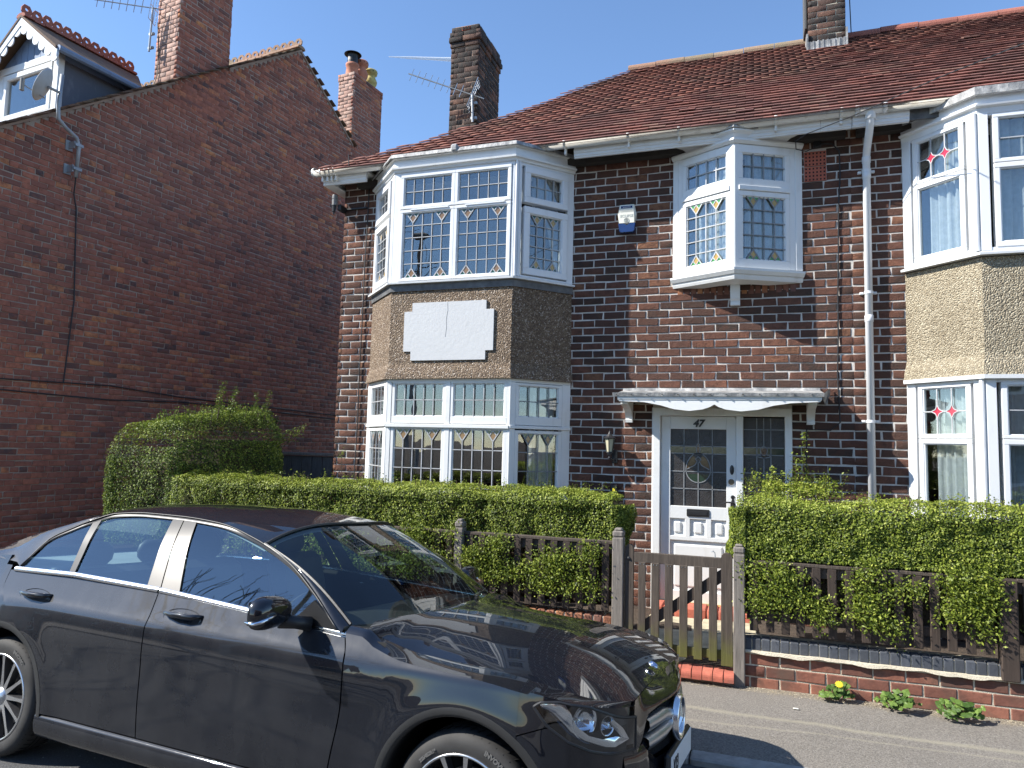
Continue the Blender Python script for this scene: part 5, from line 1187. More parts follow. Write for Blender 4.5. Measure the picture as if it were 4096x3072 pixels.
def ledge(x0,x1,yf,zt,r,sgn=-1):      # rounded top edge along x
    def fn(rng,n):
        a=rng.uniform(x0,x1,n); t=rng.uniform(0,PI/2,n); N=np.stack([np.zeros(n),sgn*np.cos(t),np.sin(t)],1); P=np.stack([a,yf-sgn*r+sgn*r*np.cos(t),zt-r+r*np.sin(t)],1); return P,N
    return fn
def edgev(xc,yf,z0,z1,r,sx=1):     # rounded vertical edge
    def fn(rng,n):
        z=rng.uniform(z0,z1,n); t=rng.uniform(0,PI/2,n); N=np.stack([sx*np.cos(t),-np.sin(t),np.zeros(n)],1); P=np.stack([xc-sx*r+sx*r*np.cos(t),yf+r-r*np.sin(t),z],1); return P,N
    return fn
def bump_patch(x0,x1,z0,z1,y,n,clumps,seed):
    def ex(rng):
        out=[]
        for k in range(clumps):
            cx=rng.uniform(x0,x1); cz=z1-(z1-z0)*rng.random()**1.0; m=int(n/clumps); Q=np.array([cx,y,cz])+rng.normal(0,1,(m,3))*np.array([.055,.03,.05]); out.append((Q,np.tile(np.array([[-.2,-1.,.3]]),(m,1)),.024))
        return out
    return ex
zt=1.345
def mergeex(*fs): return lambda rng: sum((f(rng) for f in fs),[])
hl=hedge('privet_hedge','long clipped privet hedge below the left bay window, growing through the picket fence','hedge',
 [(4.6*.36,face('y',-1.98,-3.9,.58,.93,zt-.09,(0,-1,0))),(4.6*.46,face('z',zt,-3.9,.6,-1.88,-1.42,(0,0,1))),(4.6*.2,ledge(-3.9,.6,-1.99,zt,.10)),(.5*.6,face('x',.70,-1.9,-1.5,.75,zt-.1,(1,0,0))),(.35,edgev(.71,-1.99,.75,zt-.08,.12)),(.15,face('y',-1.93,-3.9,.6,.6,.95,(0,-1,0)))],
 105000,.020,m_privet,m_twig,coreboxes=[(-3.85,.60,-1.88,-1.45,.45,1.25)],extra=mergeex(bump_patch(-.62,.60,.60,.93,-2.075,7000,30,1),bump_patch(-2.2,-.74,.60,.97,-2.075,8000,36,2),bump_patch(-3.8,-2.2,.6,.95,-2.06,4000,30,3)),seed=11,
 sprigs=[((random.uniform(-3.8,.5),random.uniform(-1.95,-1.5),zt-.02),(random.uniform(-.4,.4),random.uniform(-.4,.2),1),random.uniform(.04,.10),14) for _ in range(90)]+[((-2.6,-.9,1.5),(0,0,1),.12,40)])
zr=1.385
def rtop(rng,n):
    x=rng.uniform(1.60,7.4,n); y=rng.uniform(-1.9,-1.45,n); z=zr-.07*np.exp(-((x-2.2)/.22)**2)-.10*np.exp(-((x-1.55)/.14)**2); return np.stack([x,y,z],1),np.tile(np.array([[0,0,1.]]),(n,1))
hr=hedge('privet_hedge','clipped privet hedge on the right with a notch in its top, spilling through the pickets','hedge',
 [(2.4,face('y',-2.04,1.56,4.4,.93,zr-.12,(0,-1,0))),(3.0*.5,rtop),(3.0*.22,ledge(1.56,4.4,-2.05,zr-.01,.11)),(.5,edgev(1.50,-2.05,.92,zr-.10,.12,-1)),(.4,face('x',1.50,-1.95,-1.45,.9,zr-.12,(-1,0,0))),(.8,face('y',-2.04,4.4,7.4,.5,zr-.1,(0,-1,0))),(.12,face('y',-1.95,1.6,3.3,.6,.93,(0,-1,0)))],
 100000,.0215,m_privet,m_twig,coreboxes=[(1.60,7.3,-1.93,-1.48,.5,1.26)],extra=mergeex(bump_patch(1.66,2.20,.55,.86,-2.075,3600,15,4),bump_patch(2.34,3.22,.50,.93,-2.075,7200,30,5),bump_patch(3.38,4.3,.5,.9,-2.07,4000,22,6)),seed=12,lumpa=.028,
 sprigs=[((random.uniform(1.6,4.2),random.uniform(-2.0,-1.5),zr-.03),(random.uniform(-.4,.4),random.uniform(-.5,.1),1),random.uniform(.04,.09),14) for _ in range(80)])
BX=lambda y:np.interp(y,[-1.95,-1.6,-1.2,-.6,-.1,.2],[-3.90,-3.80,-3.66,-3.66,-3.95,-4.3])
def bz(x,y): return 1.84+.16*np.clip((y+1.95)/1.1,0,1)+.05*(x+4.8)-.30*np.clip((-4.60-x)/.32,0,1)**2-.30*np.clip((x-BX(y)+.25)/.25,0,1)**2-.10*np.clip((y+.35)/.5,0,1)-.16*np.clip((-1.76-y)/.18,0,1)**2
def btop(rng,n):
    x=rng.uniform(-4.9,-3.62,n); y=rng.uniform(-1.93,.15,n); k=x<BX(y); x,y=x[k],y[k]; z=bz(x,y); N=np.stack([1.0*(x>BX(y)-.3)*.8-1.0*(x<-4.5)*.7,-1.0*(y<-1.75)*.7,np.ones(len(x))],1); return np.stack([x,y,z],1),N/np.linalg.norm(N,axis=1)[:,None]
def bright(rng,n):
    y=rng.uniform(-1.9,.15,n); z=rng.uniform(.6,1.70,n); x=BX(y)-.10*np.clip((z-1.4)/.3,0,1)**2; return np.stack([x,y,z],1),np.tile(np.array([[1.,-.1,.1]]),(n,1))
bs=hedge('tall_privet_bush','tall rounded privet bush with long shoots in front of the red gable wall','bush',
 [(1.2,face('y',-1.93,-4.80,-3.98,.5,1.62,(0,-1,0))),(3.2,btop),(3.4,bright),(.5,edgev(-3.88,-1.95,.5,1.62,.14,1)),(.7,edgev(-4.93,-1.93,.5,1.5,.2,-1)),(1.3,face('x',-4.92,-1.8,.1,.5,1.5,(-1,0,0))),(.4,face('y',.18,-4.8,-4.2,.8,1.7,(0,1,0)))],
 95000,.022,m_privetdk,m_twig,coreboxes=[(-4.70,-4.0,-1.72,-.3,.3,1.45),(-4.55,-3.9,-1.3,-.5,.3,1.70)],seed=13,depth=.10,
 sprigs=[(lambda x,y:((x,y,float(bz(np.array([x]),np.array([y]))[0])-.03),(random.uniform(-.3,.3),random.uniform(-.3,.3),1),random.uniform(.05,.15),30))(random.uniform(-4.6,-3.85),random.uniform(-1.7,-.1)) for _ in range(95)]+[((-3.98+.16*random.random(),-1.0+random.uniform(-.35,.35),1.95),(random.uniform(-.12,.22),0,1),random.uniform(.22,.40),120) for _ in range(7)]+[((-3.75,-.9+.12*k,1.55+.03*k),(.6,.1,.75),.26,70) for k in range(7)],lumpa=.04)
sh=hedge('bushy_shrub','unclipped shrub with tall thin shoots growing beside the front door behind the right hedge','bush',
 [(.5,face('y',-.95,1.72,2.32,.9,1.30,(0,-1,.2))),(.6,face('z',1.42,1.75,2.3,-.95,-.5,(0,0,1))),(.3,face('x',1.70,-.9,-.5,.8,1.35,(-1,0,0)))],
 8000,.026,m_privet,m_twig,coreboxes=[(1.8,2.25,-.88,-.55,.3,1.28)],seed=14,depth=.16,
 sprigs=[((random.uniform(1.6,2.4),random.uniform(-.9,-.4),1.35),(random.uniform(-.5,.5),random.uniform(-.3,.2),1),random.uniform(.10,.24),26) for _ in range(46)]+[((2.10,-.6,1.42),(.06,0,1),.50,150),((2.05,-.62,1.42),(-.05,0,1),.28,70),((1.86,-.6,1.4),(-.1,0,1),.2,50)])
# weeds at the foot of the wall
def weed(label,x,y,n,spread,h,flower=False,seed=1,lobed=True,red=False):
    rg=random.Random(seed); t=thing('weed',label,'weed',(x,y,0)); mats=[m_weed]
    for i in range(n):
        a=rg.uniform(PI*.95,PI*2.05); el=rg.uniform(.25,1.25); L=rg.uniform(.5,1)*spread; dr=Vector((math.cos(a),math.sin(a)*.8,0)); up=Vector((0,0,1)); tip=Vector((x,y,.01))+dr*L*math.cos(el)+up*(h*math.sin(el)*rg.uniform(.5,1)); b=Vector((x+rg.uniform(-.02,.02),y,.005)); mid=(b+tip)/2+up*.03; s=rg.uniform(.014,.032)
        mb=MB(); mb.rv=rg.random(); nrm=(tip-mid).normalized(); sd_=nrm.cross(up).normalized(); nn=12; ctr=tip; vs=[tuple(ctr+Vector((0,0,.004)))]
        tilt=(up*.8+Vector((0,-.5,0))+Vector((rg.uniform(-.4,.4),0,0))).normalized(); ax=sd_; ay=tilt.cross(ax).normalized(); ax=ay.cross(tilt)
        for k in range(nn):
            q=2*PI*k/nn; rr=s*(1+.22*math.cos(q*4 if lobed else q*2)+.1*rg.random()); vs.append(tuple(ctr+ax*math.cos(q)*rr+ay*math.sin(q)*rr*.8+tilt*rg.uniform(-.004,.004)))
        mb.add(vs,[(0,1+k,1+(k+1)%nn) for k in range(nn)]); mb.tube([b,mid,ctr],[.003,.002,.002],4); mb.build('leaf',m_weed,t)
    if flower:
        mb=MB(); c=Vector((x+.02,y-.05,h*1.05)); mb.tube([(x,y,.01),tuple(c)],.0025,5); mb.build('stalk',m_weed,t)
        mb=MB(); T=Matrix.Translation(c)@Matrix.Rotation(.7,4,'X')
        for k in range(26):
            a=2*PI*k/26; r=.026 if k%2 else .02; mb.add([(0,0,.004),(r*math.cos(a-.1),r*math.sin(a-.1),.002),(r*1.05*math.cos(a),r*1.05*math.sin(a),-.001),(r*math.cos(a+.1),r*math.sin(a+.1),.002)],[(0,1,2,3)],T)
        mb.build('flower_head',simple('dandelion_yellow',(0.85,0.60,0.02),.6),t)
weed('dandelion with a yellow flower head at the foot of the brick wall',2.22,-2.10,34,.13,.12,True,3)
weed('green mallow-like weed midway along the foot of the brick wall',2.60,-2.13,40,.15,.14,False,4)
weed('largest dark round-leaved weed at the foot of the wall, furthest right',2.97,-2.15,46,.17,.13,False,5,False)
rg=random.Random(9); mb=MB()
for k in range(2600):
    x=rg.uniform(.5,4.2); y=-2.06-abs(rg.gauss(0,.055)) - (0.02 if x<1.5 else 0); a=rg.uniform(0,PI); L=rg.uniform(.004,.016); mb.rv=rg.random(); z=.004; mb.add([(x,y,z),(x+L*math.cos(a),y+L*math.sin(a),z+rg.uniform(0,.004)),(x+L*math.cos(a)+.003,y+L*math.sin(a)+.003,z+.003)],[(0,1,2)])
lt=NT('dry_litter'); lt.bsdf(lt.ramp(lt.rnd(),[(0,(0.10,0.07,0.04)),(.6,(0.38,0.31,0.20)),(1,(0.6,0.54,0.4))]),.9)
tag(mb.build('dry_litter',lt.m),'strip of dry twigs and husks littering the asphalt along the wall foot','litter',kind='stuff')
mb=MB(); mb.bbox(1.93,1.965,-2.40,-2.385,.0,.006,.002); tag(mb.build('cigarette_end',m_cream),'small pale scrap lying on the pavement right of the car nose','litter')
# ------------------------------------------------------------------ small things on the walls
al=thing('burglar_alarm','cream and blue burglar alarm box on the brick wall between the two upper windows','alarm box',(.36,0,4.1))
def rpoly(x0,x1,z0,z1,ta=.0): return [(x0+.02,z1),(x1-.02,z1),(x1,z1-.09),(x1+.003,z0+.12),(x1-.015,z0+.015),(x1-.03,z0),(x0+.03,z0),(x0+.012,z0+.015),(x0-.003,z0+.12),(x0,z1-.09)]
x0,x1,z0,z1=.258,.455,4.10,4.41
mb=MB(); pl=rpoly(x0,x1,z0+.09,z1); mb.prism(pl,-.055,.0); ins=[(x0+(x-x0)*.9+.01,z) for x,z in pl]; mb.prism([(x0+.02,z1-.01),(x1-.02,z1-.01),(x1-.015,z0+.10),(x0+.015,z0+.10)],-.07,-.05); mb.build('cover',m_cream,al)
mb=MB(); mb.prism([(x0+.005,z0+.10),(x0+.06,z0+.10),(x0+.10,z0+.075),(x0+.14,z0+.10),(x1-.005,z0+.10),(x1-.018,z0+.012),(x1-.03,z0),(x0+.03,z0),(x0+.018,z0+.012)],-.068,-.0); mb.build('strobe_lens',m_bluep,al)
mb=MB(); mb.box(x0+.035,x1-.035,-.0725,-.069,z1-.045,z1-.018); mb.build('name_strip',m_bluep,al)
mb=MB()
for k in range(12): mb.box(x0+.03+k*.0125,x0+.034+k*.0125,-.0725,-.069,z1-.085,z1-.06)
mb.lathe([(.028,0),(.031,0),(.031,.004),(.028,.004)],20,Matrix.Translation(((x0+x1)/2,-.069,z0+.125))@Matrix.Rotation(PI/2,4,'X'))
for k in range(-3,4): mb.box((x0+x1)/2-.018,(x0+x1)/2+.018,-.073,-.070,z0+.124+k*.007,z0+.1265+k*.007,Matrix.Identity(4))
mb.build('grille_slots',simple('grey_slots',(0.35,0.36,0.33),.6),al)
text_mesh('ECLIPSE',.042,.0012,simple('pale_grey_print',(0.48,0.50,0.46),.6),'lettering',al,Matrix.Translation(((x0+x1)/2,-.071,z0+.178))@Matrix.Rotation(PI/2,4,'X'),bold=.0008)
text_mesh('protection',.02,.0008,m_cream,'lettering',al,Matrix.Translation(((x0+x1)/2,-.0732,z1-.032))@Matrix.Rotation(PI/2,4,'X'))
ln=thing('wall_lantern','black coach lantern with frosted panes on the brick wall left of the front door','wall lamp',(.22,0,1.6)); lx,ly=.212,-.13
mb=MB(); mb.bbox(lx+.005,lx+.065,-.03,0,1.555,1.70,.008); mb.tube([(lx+.035,-.03,1.60),(lx+.03,-.09,1.585),(lx,ly,1.61),(lx,ly,1.665)],.010,8); mb.lathe([(.0,1.60),(.018,1.61),(.012,1.63),(.024,1.65),(.024,1.67),(.0,1.67)],10,Matrix.Translation((lx,ly,0))); mb.build('bracket',m_iron,ln)
T=Matrix.Translation((lx,ly,0))@Matrix.Rotation(PI/6,4,'Z')
mb=MB(); mb.lathe([(.0,1.935),(.004,1.90),(.008,1.895),(.012,1.885),(.018,1.87),(.04,1.845),(.072,1.825),(.070,1.818),(.03,1.82),(0,1.82)],6,T)
for k in range(6):
    a=2*PI*k/6; mb.tube([tuple(T@Vector((.058*math.cos(a),.058*math.sin(a),1.82))),tuple(T@Vector((.036*math.cos(a),.036*math.sin(a),1.675)))],.0045,5)
mb.lathe([(.0,1.668),(.040,1.668),(.038,1.68),(0,1.68)],6,T); mb.build('lantern_cage',m_iron,ln)
mb=MB(); mb.lathe([(.033,1.68),(.054,1.82)],6,T); mb.build('lantern_glass',m_lampglass,ln)
ks=thing('key_safe','small black key safe with a yellow dial half hidden behind the hedge end','key safe',(.245,0,1.27))
mb=MB(); mb.bbox(.210,.285,-.045,0,1.19,1.325,.008); mb.build('body',m_black,ks); mb=MB(); mb.prism([(.228,1.21),(.235,1.29),(.26,1.29),(.268,1.21)][::-1],-.052,-.045); mb.build('dial_cover',simple('yellow_plastic',(0.75,0.62,0.03),.5),ks); text_mesh('0000',.018,.0008,m_black,'digits',ks,Matrix.Translation((.248,-.0535,1.245))@Matrix.Rotation(PI/2,4,'X'))
sl=thing('security_light','grey cylindrical security sensor on an arm at the left corner of the brick house','sensor',(-3.33,-.1,4.7))
mb=MB(); mb.lathe([(0,4.69),(.036,4.69),(.036,4.765),(.030,4.77),(.036,4.775),(.036,4.81),(.030,4.825),(0,4.825)],14,Matrix.Translation((-3.335,-.16,0))); mb.build('housing',m_greyplastic,sl)
mb=MB(); mb.lathe([(0,4.60),(.022,4.61),(.028,4.69),(0,4.69)],10,Matrix.Translation((-3.345,-.16,0))); mb.lathe([(0,4.575),(.010,4.575),(.012,4.61)],8,Matrix.Translation((-3.345,-.16,0))); mb.bbox(-3.31,-3.26,-.14,-.0,4.63,4.71,.01); mb.bbox(-3.28,-2.95,-.03,-.0,4.665,4.685,.003); mb.build('arm',m_black,sl)
for pts,lab in (([(-2.93,-.02,5.03),(-2.935,-.02,4.5),(-2.95,-.02,3.9),(-2.95,-.02,3.2),(-2.96,-.02,2.6),(-2.955,-.02,2.0),(-2.97,-.02,1.3),(-2.97,-.02,.8)],'black cable running down the brickwork left of the bay window'),
    ([(2.30,-.012,4.90),(2.45,-.012,4.88),(2.515,-.012,4.80),(2.52,-.012,4.55),(2.50,-.012,4.2),(2.494,-.012,3.771),(2.483,-.012,3.3),(2.483,-.012,2.929),(2.47,-.012,2.5),(2.488,-.012,2.028),(2.40,-.012,1.95),(2.18,-.012,1.955),(2.17,-.012,1.4)],'thin black cable clipped down the brickwork left of the downpipe'),
    ([(2.36,-.03,4.88),(2.20,-.06,4.81),(2.10,-.12,4.82),(2.09,-.25,4.85),(2.18,-.35,4.87),(2.60,-.45,4.96),(3.136,-1.2,4.865),(3.451,-2.2,4.559),(4.4,-5.0,4.0)],'telephone wire looping from the eaves out over the street at upper right'),
    ([(-3.0,-.35,5.22),(-2.99,-.43,5.2),(-2.99,-.42,5.08),(-2.98,-.33,5.02)],'short dark cable crossing the white gutter above the left bay')):
    mb=MB(); mb.tube(pts,.007 if 'wire' not in lab else .005,6); tag(mb.build('cable',m_cable),lab,'cable')
mb=MB(); mb.bbox(2.27,2.345,-.035,0,4.855,4.925,.008); tag(mb.build('junction_box',m_black),'small black junction box under the eaves right of the oriel window','junction box')
# contrail
q0=CAM+Vector((-.486,.846,.538)).normalized()*9000; q1=CAM+Vector((-.395,.876,.5355)).normalized()*9000
ct=NT('ice_trail'); e=ct.n('BsdfDiffuse'); e.inputs[0].default_value=(.95,.97,1,1); tp=ct.n('BsdfTransparent'); mx=ct.n('MixShader'); mx.inputs[0].default_value=.42; ct.l(tp.outputs[0],mx.inputs[1]); ct.l(e.outputs[0],mx.inputs[2]); ct.l(mx.outputs[0],ct.out.inputs[0])
mb=MB(); mb.tube([q0,q0+(q1-q0)*.3,q0+(q1-q0)*.7,q1],[5,14,19,26],8); tag(mb.build('contrail',ct.m),'faint white aircraft trail in the blue sky left of the sooty chimney','contrail')
# ------------------------------------------------------------------ the other side of the street (seen in reflections)
def opp(label,x0,x1,h,seed,mat):
    y=-17.0; t=thing('terraced_house',label,'house',((x0+x1)/2,y,0),'houses across the street behind the viewer'); mb=MB(); mb.box(x0,x1,y-8,y,0,h); mb.build('wall',mat,t)
    mb=MB(); mb.add([(x0,y+.3,h),(x1,y+.3,h),(x1,y-4,h+3),(x0,y-4,h+3),(x1,y-8.3,h),(x0,y-8.3,h)],[(0,3,2,1)[::-1],(3,5,4,2)[::-1],(0,5,3),(1,2,4)]); mb.build('roof',m_tile2,t)
    n=int((x1-x0)/2.2)
    for i in range(n):
        for z in (.9,3.5):
            cx=x0+(i+.5)*(x1-x0)/n; fr=MB(); fr.box(cx-.65,cx+.65,y-.02,y+.05,z,z+1.4); f=fr.build('window_frame',m_upvc,t); g=MB(); g.box(cx-.55,cx-.04,y+.051,y+.06,z+.1,z+1.3); g.box(cx+.04,cx+.55,y+.051,y+.06,z+.1,z+1.3); g.build('pane',m_dark,f)
opp('red brick terrace across the street, left end',-26,-16,5.4,1,simple('opposite_brick',(0.22,0.10,0.07),.9,bscale=20)); opp('red brick house across the street opposite the gate',2,12,5.6,3,simple('opposite_brick_b',(0.25,0.12,0.08),.9)); opp('red brick house across the street, right end',14,26,5.4,4,simple('opposite_brick_c',(0.2,0.1,0.07),.9))
def bare_tree(x,y,h,seed):
    rg=random.Random(seed); t=thing('bare_tree','leafless street tree across the road, mirrored in the car windows','tree',(x,y,0)); tr=MB(); br=MB()
    def grow(p,d,L,r,lev):
        q=p+d*L; m=(p+q)/2+Vector((rg.uniform(-1,1),rg.uniform(-1,1),0))*L*.06; (tr if lev<1 else br).tube([p,m,q],[r,r*.85,r*.68],6 if lev<2 else 3,cap=False)
        if lev>=6 or L<.12: return
        for k in range(3 if lev<5 else 2):
            ax=d.orthogonal().normalized(); ax.rotate(Matrix.Rotation(rg.uniform(0,6.28),3,d)); nd=(d+ax*rg.uniform(.35,.85)+Vector((0,0,.12))).normalized(); grow(q,nd,L*rg.uniform(.62,.82),r*.62,lev+1)
    grow(Vector((x,y,0)),Vector((0,0,1)),h*.27,.17,0); tr.build('trunk',m_twig,t); br.build('crown',m_twig,t)
bare_tree(-11.5,-12.6,9.5,5)
lp=thing('street_lamp','grey street lamp with a sloping arm across the road, mirrored in the front car window','street lamp',(-7.2,-11,0))
mb=MB(); mb.tube([(-7.2,-11,0),(-7.2,-11,6.4),(-7.0,-10.6,6.9),(-6.6,-9.9,7.1)],[.08,.06,.05,.05],8); mb.build('column',m_galv,lp); mb=MB(); mb.bbox(-6.85,-6.35,-10.0,-9.75,7.05,7.18,.04); mb.build('lamp_head',m_greyplastic,lp)
# ------------------------------------------------------------------ the parked car (local: x forward, y across from the near side, z up)
hd=math.radians(-4.5); ta=math.radians(4.4)
cd=Vector((math.cos(hd),math.sin(hd),0)); cn0=Vector((-math.sin(hd),math.cos(hd),0)); uz=Vector((0,0,1)); cn=cn0*math.cos(ta)-uz*math.sin(ta); cu_=uz*math.cos(ta)+cn0*math.sin(ta)
car=thing('parked_car','black four-door saloon parked on the road in the foreground, dusty paint and silver trim','car')
MC=Matrix.Identity(4)
for i in range(3): MC[i][0]=cd[i]; MC[i][1]=cn[i]; MC[i][2]=cu_[i]; MC[i][3]=0
KS=.967; MC=Matrix.Translation(CAM+(Vector((0,-4.95,-.09))-CAM)*KS)@MC@Matrix.Scale(KS,4)
car.matrix_basis=MC; LOCAL[0]=True
CW=1.77
def paint(name,dust):
    t=NT(name); n=t.noise(2.2,5,0.6,coord=t.obj()); f=t.ramp(n,[(0.35,(0,0,0)),(0.75,(1,1,1))]); n2=t.noise(9,5,0.7,coord=t.obj(),vs=(1,1,.3))
    c=t.mix(t.math('MULTIPLY',f,dust),(0.0035,0.0045,0.008),(0.050,0.052,0.056)); c=t.mix(t.math('MULTIPLY',t.ramp(n2,[(0.5,(0,0,0)),(0.8,(1,1,1))]),dust*.5),c,(0.055,0.055,0.055))
    r=t.math('ADD',0.34,t.math('MULTIPLY',n2,0.2+dust*.4)); b=t.n('BsdfPrincipled'); t.l(c,b.inputs['Base Color']); t.l(r,b.inputs['Roughness']); b.inputs['Metallic'].default_value=.0; b.inputs['Specular IOR Level'].default_value=.12; b.inputs['Coat Weight'].default_value=1.0
    cr_=t.math('ADD',0.02,t.math('MULTIPLY',t.math('MULTIPLY',f,t.ramp(n2,[(0.3,(0,0,0)),(0.8,(1,1,1))])),dust*.55)); t.l(cr_,b.inputs['Coat Roughness']); b.inputs['Coat IOR'].default_value=1.6
    t.l(b.outputs[0],t.out.inputs[0]); return t.m
m_cpaint=paint('black_car_paint',.22); m_cpaint2=paint('black_car_paint_clean',.02); m_chrome=simple('polished_trim',(0.82,0.83,0.84),.24,1.0,var=.03,bump=0); m_satin=simple('satin_silver',(0.50,0.52,0.54),.32,.9,var=.05,bump=.02)
m_rubber=simple('tyre_rubber',(0.028,0.027,0.026),.75,var=.4,scale=8); m_gap=simple('panel_gap',(0.003,0.003,0.003),.9); m_seat=simple('dark_seat_leather',(0.03,0.032,0.035),.5); m_int=simple('cabin_lining',(0.30,0.33,0.33),.9); m_dash=simple('dashboard_plastic',(0.018,0.018,0.018),.6)
m_pillar=simple('grey_pillar_trim',(0.035,0.033,0.031),.28,.0,var=.1,bump=.0,Specular_IOR_Level=.3); m_lens=glassmat('headlamp_lens',(.9,.93,.95),.04); m_reflector=simple('lamp_reflector',(0.75,0.78,0.82),.12,1.0,var=.02,bump=0); m_lamphouse=simple('lamp_housing',(0.10,0.105,0.11),.3,.6,var=.2,bump=.1); m_disc=simple('brake_disc',(0.25,0.24,0.23),.4,.8); m_wheel=simple('dark_wheel_pocket',(0.02,0.02,0.022),.5); m_cut=simple('machined_spoke_face',(0.62,0.62,0.62),.25,.95,bump=.02)
PLS=[.60,.78,.90,1.0,1.07,1.14,1.19,1.235,1.26,1.27]; PLW=[0,.003,.022,.06,.12,.24,.40,.60,.75,.885]
RLS=[-3.42,-3.40,-3.34,-3.22,-3.05,-2.85,-2.6]; RLW=[.885,.6,.3,.12,.05,.015,0]
def wside(s,z):
    w=float(cr([.10,.17,.26,.36,.50,.62,.72,.78,.83,.855,.875,.93,1.03,1.12],[.075,.05,.022,.012,.004,.003,.0,.002,.006,.012,.026,.055,.104,.14],z))
    if s>.5: w+=float(np.interp(s,PLS,PLW))
    if s<-2.6: w+=float(np.interp(s,RLS,RLW))
    # wheel arch swell
    for c in (.56,-2.40):
        d=math.hypot(s-c,z-.32); w-=.012*math.exp(-((d-.42)/.07)**2)
    return w
def arch(s):
    z=.20
    for c,r in ((.56,.385),(-2.40,.385)):
        q=r*r-(s-c)**2
        if q>0: z=max(z,.335+math.sqrt(q))
    return z
def panel(name,sL,sR,zb,zt,ns,nz,mat,mirror=True,off=0.0,inset=True,parent=None):
    """side panel, near side plus mirrored far copy; sL,sR functions of z, zb,zt functions of s"""
    for m in ((0,1) if mirror else (0,)):
        P=[]
        for i in range(ns+1):
            u=i/ns; row=[]; zz=[(zb(0,u),zt(0,u))]
            s0=sL(.5)*(1-u)+sR(.5)*u; a=zb(s0); b=zt(s0)
            for j in range(nz+1):
                z=a+(b-a)*j/nz; s=sL(z)*(1-u)+sR(z)*u; z=zb(s)+(zt(s)-zb(s))*j/nz; w=wside(s,z)+off
                row.append((s,CW-w if m else w,z))
            P.append(row)
        mb=MB(); mb.smooth=True; mb.grid(P,flip=bool(m))
        # returned edges
        rim=[P[i][0] for i in range(ns+1)]+[P[ns][j] for j in range(1,nz+1)]+[P[i][nz] for i in range(ns-1,-1,-1)]+[P[0][j] for j in range(nz-1,0,-1)]
        mb.smooth=False; dy=-.03 if m else .03; n=len(rim); mb.add(rim+[(x,y+dy,z) for x,y,z in rim],[(k,(k+1)%n,n+(k+1)%n,n+k) for k in range(n)])
        mb.build(name,mat,parent or car)
_z=lambda *a:0
def F2(f): return lambda s,u=None: f(s)
belt=lambda s:float(np.interp(s,[-3.4,-2.52,-2.0,-1.32,-.5,-.1,0.0],[.99,1.022,1.034,1.018,.968,.943,.935]))-.012
def fix(f): return lambda s,u=None: f(s)
cutR=lambda z:float(cr([.30,.589,.807,.926,1.03],[-1.991,-2.091,-2.382,-2.528,-2.56],z))
cutB=lambda z:float(cr([.3,.6,.858,1.02],[-1.270,-1.281,-1.296,-1.324],z))
cutF=lambda z:float(cr([.3,.389,.687,.85,.95],[-.105,-.087,-.043,-.052,-.096],z))
g=.0035
panel('door',lambda z:cutR(z)+g,lambda z:cutB(z)-g,fix(lambda s:.305),fix(belt),22,26,m_cpaint)
panel('door',lambda z:cutB(z)+g,lambda z:cutF(z)-g,fix(lambda s:.305),fix(belt),22,26,m_cpaint)
hoodz=lambda s:float(cr([-.3,.0,.076,.265,.596,.902,1.06,1.18],[.985,.975,.942,.904,.889,.855,.822,.786],s))
hw_old=lambda s:float(cr([-.3,0,.08,.27,.6,.9,1.0,1.06,1.12,1.18],[.115,.105,.078,.058,.048,.05,.078,.125,.22,.37],s))
hoodw=lambda s:float(cr([-.3,0,.08,.27,.6,.9,1.0,1.06,1.12,1.18],[.115,.115,.135,.165,.175,.175,.185,.205,.26,.37],s))
hdz=lambda s:hoodz(s)-.16*(hoodw(s)-hw_old(s))
# front wing: door cut to headlamp, then above the lamp
hlt=lambda s:float(np.interp(s,[.86,.885,.957,1.062,1.157,1.18],[.793,.812,.818,.800,.735,.72]))     # top edge of the headlamp
hlb=lambda s:float(np.interp(s,[.86,.919,.991,1.102,1.188],[.793,.725,.676,.617,.590]))
def wing_b(s):
    a=arch(s) if s<.80 else None
    if s<.80: return a
    return float(np.interp(s,[.80,.86],[.66,.79])) if s<.86 else hlt(s)+.004
panel('front_wing',lambda z:cutF(z)+g,lambda z:.80,fix(lambda s:max(arch(s),.22)),fix(lambda s:hoodz(s)-.03),30,18,m_cpaint2)
bl=lambda s:.681+.044*(s-.8)/.119
panel('front_wing',lambda z:.8005,lambda z:.8645,fix(bl),fix(lambda s:hoodz(s)-.03 if s<.84 else hoodz(s)-.02),6,12,m_cpaint2)
panel('front_wing',lambda z:.864,lambda z:.919,fix(bl),fix(lambda s:max(hlb(s)-.003,bl(s)+.001)),6,6,m_cpaint2)
panel('front_wing',lambda z:.864,lambda z:1.165,fix(lambda s:hlt(s)+.003),fix(lambda s:max(hoodz(s)-.02,hlt(s)+.006)),18,6,m_cpaint2)
for m in (0,1):
    G=[]
    for i in range(61):
        s=-.092+(1.172+.092)*i/60; zl=hoodz(s)-(.03 if s<.85 else .02); zl=max(zl,hlt(s)+.006) if s>.864 else zl; w0=wside(s,zl); w1=hoodw(s); z1=hdz(s); row=[]
        for j in range(7):
            f=j/6; w=w0+(w1-w0)*f; z=zl+(z1-zl)*(1-(1-f)**1.9); row.append((s,CW-w if m else w,z))
        G.append(row)
    mb=MB(); mb.smooth=True; mb.grid(G,flip=bool(m)); mb.build('front_wing_top',m_cpaint2,car)
